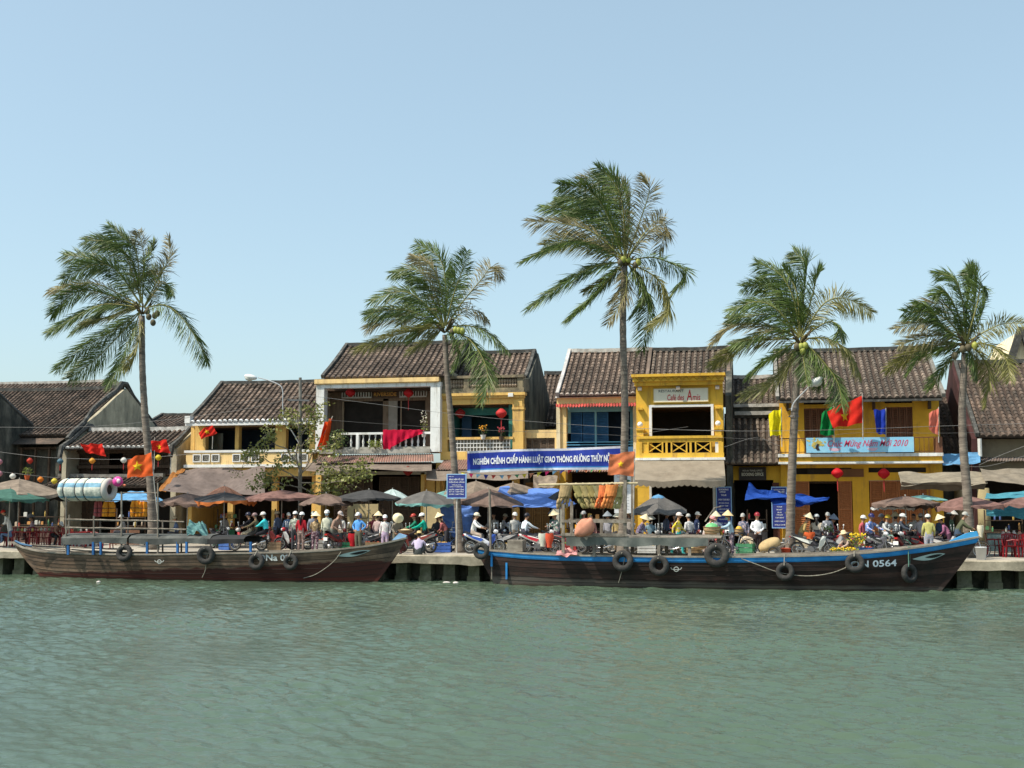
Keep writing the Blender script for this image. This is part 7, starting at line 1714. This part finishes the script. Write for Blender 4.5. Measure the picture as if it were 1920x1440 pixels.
# ------------------------------------------------------------------ things carried by the brown boat
Yb = 43.7
root = thing('mat_roll', 'big roll of white and blue striped matting tied above the brown boat', 'mat roll', W(165, 918, Yb)); m = MB(root)
A, B = W(116, 918, Yb + .1), W(204, 918, Yb - .15); ax = (B - A).normalized(); R0 = 21 / ppm(160, Yb); Qr = V((0, 0, 1)).rotation_difference(ax); Ln = (B - A).length
def rl(u, v):
    t = 2 * PI * v; x = u * Ln; pin = min(abs(u - q) for q in (.17, .42, .6, .97)); r_ = R0 * (1 - .1 * math.exp(-(pin / .025) ** 2)) * (1 - .35 * max(0, (.1 - u) / .1) ** 1.5) + .008 * math.sin(t * 7 + u * 9) + .006 * math.sin(u * 60)
    return A + Qr @ V((r_ * math.cos(t), r_ * math.sin(t), x))
m.sheet(rl, 60, 30)
for i in range(len(m.F)): m.M[i] = 1 if (i % 30) in (3, 4, 8, 13, 14, 19, 20, 25) else 0
m.build('matting', [mat('woven_white', (.6, .61, .53), rough=.75, var=.2, sc=6, stain=(.38, .42, .38), ssc=4, sthr=.58, bump=.8, bsc=14), mat('woven_blue', (.17, .33, .44), rough=.75, var=.3, sc=6, bump=.8, bsc=14)], smooth=True)
m.torus(B, ax, R0 * .72, R0 * .3, 26, 10); m.build('roll_end', pm(.5, .47, .43, .8), smooth=True)
m.lathe([(R0 * .45, 0), (R0 * .45, .05)], B - ax * .05, 16, ax); m.build('dark_core', DARK)  # solid dark disc, the shade inside the roll put into its colour
for u in (.17, .42, .6, .97): m.torus(A + ax * Ln * u, ax, R0 * .96, .015, 26, 5); m.build('tie', pm(.04, .04, .05))
root = thing('balloon', 'pink printed balloon at the end of the matting roll', 'balloon', W(222, 904, Yb)); m = MB(root)
m.ell(W(221, 903, Yb - .2), .21, 14, 10); m.build('skin', pm(.65, .06, .3, .3), smooth=True); m.ell(W(222, 902, Yb - .36), (.1, .05, .1), 10, 7); m.build('print', pm(.7, .5, .55, .4), smooth=True); m.ell(W(233, 910, Yb - .2), (.08, .06, .05), 8, 6); m.build('tail', pm(.7, .2, .1, .4))
def vest(label, px, py, Y, w_, h_, c, rz=0., name='life_jacket', group='life jackets hung on the boats'):
    p = W(px, py, Y); s_ = 1 / ppm(px, Y); Wd, H = w_ * s_, h_ * s_; root = thing(name, label, 'life jacket', p, group, rz); m = MB(); cm = cloth(*c, .15)
    def part(nm, mm):
        o = m.build(nm, mm, parent=None, smooth=True); o.parent = root; o.location = (0, 0, 0)
    for sx in (-1, 1):
        m.sheet(lambda a, b: V((sx * Wd * (.04 + .22 + .23 * math.cos(2 * PI * a)) * (1 - .3 * max(0, .35 - b) / .35), .07 * math.sin(2 * PI * a) * (1 + .3 * math.sin(b * PI * 3)), -H * b)), 14, 10); part('front_panel', cm)
    m.sheet(lambda a, b: V((Wd * .46 * math.cos(2 * PI * a) * (1 - .3 * max(0, .35 - b) / .35), .1 + .05 * math.sin(2 * PI * a), -H * b)), 14, 8); part('back_panel', cm)
    for b in (.45, .75): m.torus((0, .04, -H * b), (0, 0, 1), Wd * .49, .012, 18, 4); part('strap', PLASTIC)
OJ = (.72, .28, .03)
for x, y, w_, h_, lb in ((204, 940, 26, 28, 'orange life jacket on the brown boat, beside the red plaid shirt'), (254, 939, 20, 29, 'orange life jacket on the brown boat nearest the flag pole foot'), (268, 940, 16, 28, 'orange life jacket on the brown boat, edge-on behind its neighbour')):
    vest(lb, x, y, 43.9, w_, h_, OJ)
vest('red plaid shirt hanging beside the orange life jackets', 184, 940, 44.0, 16, 28, (.4, .1, .1), 0, 'hanging_shirt')
mb = MB(); mb.tube([W(178, 939, 44.0), W(300, 938, 44.0)], .02, 5); tag(mb.build('hanging_pole', GREYW, None, loc=W(178, 939, 44.0)), 'thin pole carrying the orange life jackets on the brown boat', 'pole')
mb = MB(); mb.tube([W(205, 924, 44.0), W(298, 924, 44.0)], .025, 5); tag(mb.build('hanging_pole', GREYW, None, loc=W(205, 924, 44.0)), 'grey cross pole under the flag on the brown boat', 'pole')
tarp('canvas', 'teal cloth heaped on the brown boat rail', 'cloth', [(355, 978, 44.2), (386, 984, 44.2), (390, 1003, 43.3), (350, 1003, 43.3)], cloth(.12, .25, .25, .1), 31, -.15, .07)
# ------------------------------------------------------------------ things on the blue banded boat
Yr = 43.0
mb = MB(); mb.tube([W(1010, 909, Yr), W(1120, 907, Yr), W(1196, 906, Yr)], .04, 7); tag(mb.build('bamboo_pole', mat('bamboo', (.5, .42, .26), rough=.6, var=.25, sc=3), None, loc=W(1010, 909, Yr)), 'bamboo pole carrying kapok life jackets above the blue banded boat', 'pole')
KH = [(.36, .26, .13), (.3, .26, .1), (.34, .27, .12), (.3, .24, .09), (.27, .25, .13)]
KL = ['first and largest khaki kapok jacket on the bamboo pole, turned flat', 'second khaki kapok jacket on the bamboo pole', 'third khaki kapok jacket on the bamboo pole', 'fourth khaki kapok jacket on the bamboo pole', 'fifth khaki kapok jacket on the bamboo pole', 'sixth khaki kapok jacket, touching the orange ones']
def kapok(label, px, py, Y, w_, c, lean, wide=1.):
    p = W(px, py, Y); s_ = 1 / ppm(px, Y); root = thing('kapok_jacket', label, 'life jacket', p, 'life jackets hung on the boats'); m = MB(root); cm = mat('kapok_%02x%02x%02x' % tuple(int(x * 255) for x in c), c, rough=.85, var=.22, sc=6, bump=.4)
    r = random.Random(int(px)); s2 = w_ * s_
    for k in range(4):
        for half in (0, 1, 2):
            x = (k - 1.5) * s2 * .27; a = p + V((x + lean * (.16 + .2 * half) + r.gauss(0, .012), -.1 + .05 * k + r.gauss(0, .01), -.3 - half * .17 + r.gauss(0, .012))); q = a + V((lean * .2 + r.gauss(0, .02), 0, -.2))
            m.tube([a, a.lerp(q, .15), a.lerp(q, .5), a.lerp(q, .85), q], [.03, .045 * wide, .052 * wide, .045 * wide, .028], 7)
    m.build('float_tubes', cm, smooth=True)
    m.sheet(lambda a, b: p + V((s2 * .62 * math.cos(2 * PI * a) * (1 - .15 * b) + lean * .35 * b, -.03 + .11 * math.sin(2 * PI * a), -.42 * b + .012 * math.sin(14 * a + 9 * b))), 14, 6); m.build('flap', cm)
    m.tube([p + V((-w_ * s_ * .3, 0, .02)), p + V((0, 0, .07)), p + V((w_ * s_ * .3, 0, .02))], .035, 7); m.build('collar', pm(.5, .42, .25, .8))
for k, x in enumerate((1063, 1080, 1093, 1105, 1116, 1127)): kapok(KL[k], x, 910, Yr + .02 * k, 20 if k == 0 else 13, KH[k % 5], -.3 if k == 0 else .45, 1.25 if k == 0 else 1.)
kapok('orange kapok jacket beside the khaki row', 1134, 910, Yr - .05, 16, (.65, .16, .05), -.25); kapok('larger orange jacket hung at the corner post', 1148, 909, Yr - .1, 20, (.7, .24, .07), -.3, 1.2); kapok('pale olive jacket hung behind the orange ones', 1160, 911, Yr + .1, 14, (.4, .36, .16), -.1)
root = thing('sack', 'salmon orange tarpaulin sack slung on the grey post frame', 'sack', W(1095, 988, Yr - .4)); m = MB(root)
c_ = W(1096, 989, 42.5)
m.sheet(lambda a, b: c_ + V((.4 * math.cos(2 * PI * b) * math.sin(PI * a) ** .7 * (1 + .15 * math.sin(5 * a + 3)), .2 * math.sin(2 * PI * b) * math.sin(PI * a) ** .6, .3 * math.cos(PI * a) + .12 * math.cos(2 * PI * b) * math.sin(PI * a) + .025 * math.sin(9 * b * 2 + a * 12))), 16, 22); m.build('bag', cloth(.66, .3, .2, .15), smooth=True)
m.sheet(lambda a, b: W(1078 + 14 * a, 983 + 14 * b + 4 * math.sin(3 * a), 42.7 - .1 * math.sin(PI * a)), 6, 6); m.build('orange_corner', cloth(.72, .32, .03, .15))
tarp('canvas', 'pink plastic sheet lying on the deck edge by the grey posts', 'cloth', [(1046, 1030, 43.4), (1084, 1030, 43.4), (1082, 1042, 42.7), (1040, 1042, 42.7)], cloth(.62, .3, .3, .2), 33, -.06, .04)
# ------------------------------------------------------------------ baskets, sacks, buckets, plants
BASK = mat('basketry', (.42, .29, .14), (.5, .37, .2), rough=.85, var=.3, sc=8, stretch=(1, 1, 4), bump=.5)
def basket(label, px, py, Y, rx, hz, lid=None):
    p = W(px, py, Y); s_ = 1 / ppm(px, Y); R_, H = rx * s_, hz * s_; root = thing('basket', label, 'basket', p, 'woven baskets'); m = MB(root)
    m.lathe([(R_ * .6, 0), (R_ * .85, H * .3), (R_, H * .75), (R_ * 1.02, H), (R_ * .94, H * .98), (R_ * .8, H * .55)], p, 20); m.build('weave', BASK, smooth=True)
    for q in (.35, .62, .95): m.torus(p + V((0, 0, H * q)), (0, 0, 1), R_ * (.8 + .22 * min(1, q + .1)), .02, 20, 5); m.build('band', pm(.2, .12, .06))
    if lid: m.ell(p + V((0, 0, H * .9)), (R_ * .8, R_ * .8, H * .5), 12, 8); m.build('contents', pm(*lid, .5, .3), smooth=True)
basket('round woven basket with green plastic hung from the carrying pole', 1335, 1006, 46.5, 15, 18, (.15, .5, .2)); basket('flat bamboo tray held before the round conical hat', 760, 1000, 46.3, 13, 6, (.55, .45, .25))
basket('wide low basket on the ground near the pink helmet', 1312, 1030, 46.6, 12, 9); basket('yellow basket stacked behind the pale blue jacket', 1386, 1006, 48.2, 8, 14, (.6, .4, .05))
mb = MB(); mb.tube([W(1322, 978, 46.6), W(1340, 952, 46.8), W(1352, 950, 47.2)], .025, 6); mb.tube([W(1322, 1000, 46.5), W(1338, 956, 46.7), W(1350, 1000, 46.5)], .008, 4); tag(mb.build('carrying_pole', GREYW, None, loc=W(1340, 952, 46.8)), 'bent carrying pole with cords above the woven basket', 'pole')
def sack(label, px, py, Y, rx, rz_, c, tilt):
    p = W(px, py, Y); s_ = 1 / ppm(px, Y); root = thing('sack', label, 'sack', p, 'sacks on the quay'); m = MB(root); Q1 = Matrix.Rotation(tilt, 3, 'Y')
    m.sheet(lambda a, b: p + Q1 @ V((rx * s_ * math.copysign(abs(math.cos(PI * a)) ** .7, math.cos(PI * a)), .28 * math.sin(PI * a) ** .6 * math.cos(2 * PI * b), rz_ * s_ * math.sin(PI * a) ** .6 * math.sin(2 * PI * b) + .02 * math.sin(12 * b + 9 * a))), 16, 16); m.build('bag', cloth(*c, .05), smooth=True)
    for q in (-.4, .3): m.torus(p + Q1 @ V((q * rx * s_, 0, 0)), Q1 @ V((1, 0, 0)), rz_ * s_ * 1.0, .012, 16, 4); m.build('tie', ROPE)
sack('full tan sack strapped on a low cart beside the lamp palm', 1443, 1022, 46.5, 21, 11, (.46, .34, .18), -.45); sack('pale sack on the ground behind the bicycle wheel', 1402, 1018, 47.6, 14, 11, (.55, .45, .32), .3)
root = thing('hand_cart', 'low two wheeled cart under the tan sack', 'cart', G(1444, 46.5)); m = MB(root); p = G(1444, 46.5)
m.bar(p + V((-.5, 0, .12)), p + V((.6, 0, .5)), .4, .05); m.build('bed', GREYW)
for y in (-.28, .28): m.torus(p + V((.1, y, .2)), (0, 1, 0), .17, .03, 20, 6); m.build('wheel', RUBBER)
m.tube([p + V((.5, 0, .45)), p + V((.75, 0, .75))], .018, 5); m.build('handle', STEEL)
def bucket(label, px, Y, c, r_=.15, hh=.34, name='bucket'):
    p = G(px, Y); root = thing(name, label, 'bucket', p); m = MB(root); m.lathe([(r_ * .8, 0), (r_, hh), (r_ * 1.06, hh), (r_ * 1.06, hh + .02), (r_ * .94, hh + .02), (r_ * .9, hh * .8)], p, 18); m.build('pail', pm(*c, .4), smooth=True)
    m.tube([p + V((-r_, 0, hh)), p + V((-r_ * .5, -.05, hh + .1)), p + V((r_ * .5, -.05, hh + .1)), p + V((r_, 0, hh))], .006, 4); m.build('handle', STEEL)
bucket('white bucket with blue lettering band in front of the bicycle wheel at the right', 1838, 45.9, (.66, .68, .7), .2, .44); bucket('orange red tub on a red stool by the lamp palm foot', 1473, 46.9, (.6, .1, .05), .2, .3); bucket('white pot behind the lamp palm', 1460, 47.6, (.55, .58, .58), .22, .5)
def plant(label, px, py, Y, w_, hgt, leaf, flower=None, potc=None, seed=0, n=120, name='potted_plant', cat='plant'):
    r = random.Random(seed); p = W(px, py, Y); s_ = 1 / ppm(px, Y); root = thing(name, label, cat, p); m = MB(root); Wd, H = w_ * s_ / 2, hgt * s_
    if potc: m.lathe([(.09, 0), (.14, .2), (.15, .22), (.12, .2)], p - V((0, 0, .2)), 12); m.build('pot', pm(*potc, .6))
    for k in range(7): m.tube([p, p + V((r.uniform(-.7, .7) * Wd, r.uniform(-.5, .5) * Wd, H * r.uniform(.5, .9)))], [.012, .005], 4)
    m.build('stems', TWIG)
    for k in range(n):
        a = r.uniform(0, 6.28); q = r.random() ** .5; c_ = p + V((Wd * q * math.cos(a), Wd * .7 * q * math.sin(a), H * r.uniform(.15, 1) * (1 - .25 * q))); d = V((r.gauss(0, 1), r.gauss(0, 1), r.gauss(.2, .7))).normalized(); e = d.cross(V((r.gauss(0, 1), r.gauss(0, 1), r.gauss(0, 1)))).normalized(); L_ = r.uniform(.06, .13)
        m.r = r.random(); m.add([c_, c_ + d * L_ * .5 + e * L_ * .3, c_ + d * L_, c_ + d * L_ * .5 - e * L_ * .3], [(0, 1, 2, 3)])
    m.build('foliage', leaf)
    if flower:
        for k in range(n // 2):
            a = r.uniform(0, 6.28); q = r.random() ** .5; c_ = p + V((Wd * q * math.cos(a), Wd * .7 * q * math.sin(a) - .03, H * r.uniform(.45, 1.02))); m.ell(c_, r.uniform(.02, .04), 6, 4)
        m.build('blossom', pm(*flower, .7, .2))
LF2 = mat('dark_leaf', (.03, .07, .02), (.06, .11, .03), rough=.5, var=.3, rv=.4, trans=.25); LF3 = mat('lime_leaf', (.2, .28, .05), (.3, .34, .08), rough=.5, var=.3, rv=.3, trans=.3)
plant('dark leafy bush at the corner of the riverside balcony', 632, 843, 56.0, 44, 42, LF2, None, None, 1, 420); plant('lime green fern in front of the white balusters', 703, 842, 56.05, 26, 20, LF3, None, None, 2, 200); plant('pale blossoming plant by the riverside balcony pillar', 795, 812, 56.9, 14, 40, LF3, (.62, .6, .5), (.6, .6, .58), 3, 60)
plant('orange flowers in a white pot on the teal room ledge', 906, 816, 56.6, 18, 18, LF2, (.75, .35, .03), (.66, .66, .64), 4, 60); plant('small red flowering plant on the teal room ledge', 940, 819, 56.6, 14, 18, LF2, (.45, .06, .08), (.1, .07, .05), 5, 60); plant('little red potted plant above the far umbrella', 51, 892, 52.6, 18, 16, LF3, None, (.5, .1, .03), 6, 60)
plant('heap of yellow blossoms beside the squatting flower seller', 1608, 1027, 46.3, 34, 26, LF3, (.72, .5, .02), None, 7, 130, 'flower_bunch', 'flowers'); plant('low yellow blossoms spilling at the quay edge by the white leg shield', 1582, 1034, 46.0, 50, 7, LF3, (.75, .48, .02), None, 8, 90, 'flower_bunch', 'flowers')
plant('green leaves in the scooter basket near the white leg shield', 1555, 1000, 46.8, 16, 16, LF2, None, None, 9, 80, 'flower_bunch', 'greens'); plant('green bundle carried on the olive cyclist bicycle', 1826, 1012, 46.6, 20, 22, LF2, None, None, 10, 120, 'flower_bunch', 'greens')
def bag(label, px, py, Y, w_, h_, c):
    p = W(px, py, Y); s_ = 1 / ppm(px, Y); root = thing('shopping_bag', label, 'bag', p, 'bags on the motorbikes'); m = MB(root)
    m.sheet(lambda a, b: p + V((w_ * s_ / 2 * math.cos(2 * PI * a) * (.55 + .45 * math.sin(PI * min(1, b + .25))), .12 * math.sin(2 * PI * a), -h_ * s_ * b + .015 * math.sin(14 * a + 5 * b))), 14, 8); m.build('sack_body', cloth(*c, .2), smooth=True)
    m.tube([p + V((-.05, 0, 0)), p + V((0, 0, .1)), p + V((.05, 0, 0))], .008, 4); m.build('strap', PLASTIC)
bag('orange red shopping bag on the scooter by the grey posts', 1030, 1000, 46.3, 16, 26, (.6, .1, .05)); bag('clear white plastic bag of vegetables on the same scooter', 1018, 1000, 46.35, 18, 24, (.55, .58, .5)); bag('red bag behind the hands-on-hips man', 662, 1000, 47.2, 20, 24, (.45, .02, .03)); bag('pale paper bag on the olive cyclist handlebar', 1838, 985, 46.4, 12, 22, (.62, .58, .45)); bag('orange cloth bag over the parked scooter seat', 1518, 998, 46.5, 20, 12, (.6, .12, .04))
def crate(label, px, Y, w_, d_, h_, c, rz):
    p = G(px, Y); root = thing('crate', label, 'crate', p, 'crates on the quay', rz); m = MB()
    def part(nm, mm):
        o = m.build(nm, mm, parent=None); o.parent = root; o.location = (0, 0, 0)
    n = 3
    for k in range(n):
        z0, z1 = h_ * (k + .08) / n, h_ * (k + .92) / n
        for y in (-d_ / 2, d_ / 2 - .02): m.box(-w_ / 2, w_ / 2, y, y + .02, z0, z1)
        for x in (-w_ / 2 + .002, w_ / 2 - .022): m.box(x, x + .02, -d_ / 2 + .02, d_ / 2 - .02, z0, z1)
    part('slat_panel', pm(*c, .7, .3)); m.box(-w_ / 2 + .025, w_ / 2 - .025, -d_ / 2 + .025, d_ / 2 - .025, .01, .03); part('floor_board', pm(*c, .7, .3))
    r = random.Random(int(px))
    for k in range(14): m.ell((r.uniform(-.4, .4) * w_, r.uniform(-.35, .35) * d_, h_ * r.uniform(.75, 1.0)), r.uniform(.04, .07), 7, 5)
    part('produce', pm(*r.choice([(.5, .3, .05), (.15, .3, .06), (.5, .1, .05), (.45, .4, .2)]), .6, .3))
CR = ((425, 47.9, 'blue crate of produce left of the motorbike riders', (.05, .12, .35)), (515, 47.6, 'wooden crate just behind the turquoise rider', (.25, .17, .1)), (605, 47.9, 'grey crate at the feet of the masked person', (.2, .2, .19)), (650, 47.3, 'green crate beside the red bag', (.04, .22, .1)), (700, 47.2, 'wooden crate by the floral top', (.28, .19, .1)),
      (830, 47.7, 'blue crate at the foot of the hanging blue sheet', (.05, .12, .4)), (940, 47.1, 'pale crate past the wooden mast', (.4, .36, .28)), (1065, 47.2, 'red crate behind the grey corner post', (.4, .04, .04)), (1212, 47.2, 'white crate before the seated vendor', (.5, .5, .48)), (1300, 47.0, 'wooden crate by the low wide basket', (.26, .18, .1)),
      (1398, 46.8, 'green crate beside the pale sack', (.05, .2, .1)), (1622, 46.6, 'blue crate beside the yellow blossoms', (.05, .13, .36)), (1755, 47.0, 'wooden crate at the edge of the brown canopy', (.26, .17, .1)))
for k, (x, y, lb, c) in enumerate(CR): crate(lb, x, y, rg.uniform(.5, .75), .42, rg.uniform(.3, .5), c, rg.uniform(-.5, .5))
# small floating litter
for k, (x, lb) in enumerate(((838, 'white litter floating by the quay piers'), (855, 'small white scrap floating near the piers'), (188, 'pale scrap floating beside the brown boat'))):
    p = W(x, 1084, 44.4); p = G(x, 44.0 if k < 2 else 41.6, .0); mb = MB(); mb.ell(p + V((0, 0, .02)), (.16 - .04 * k, .1, .045), 8, 5); tag(mb.build('foam_scrap', pm(.6, .55, .52, .7, .2), None, loc=p), lb, 'litter')
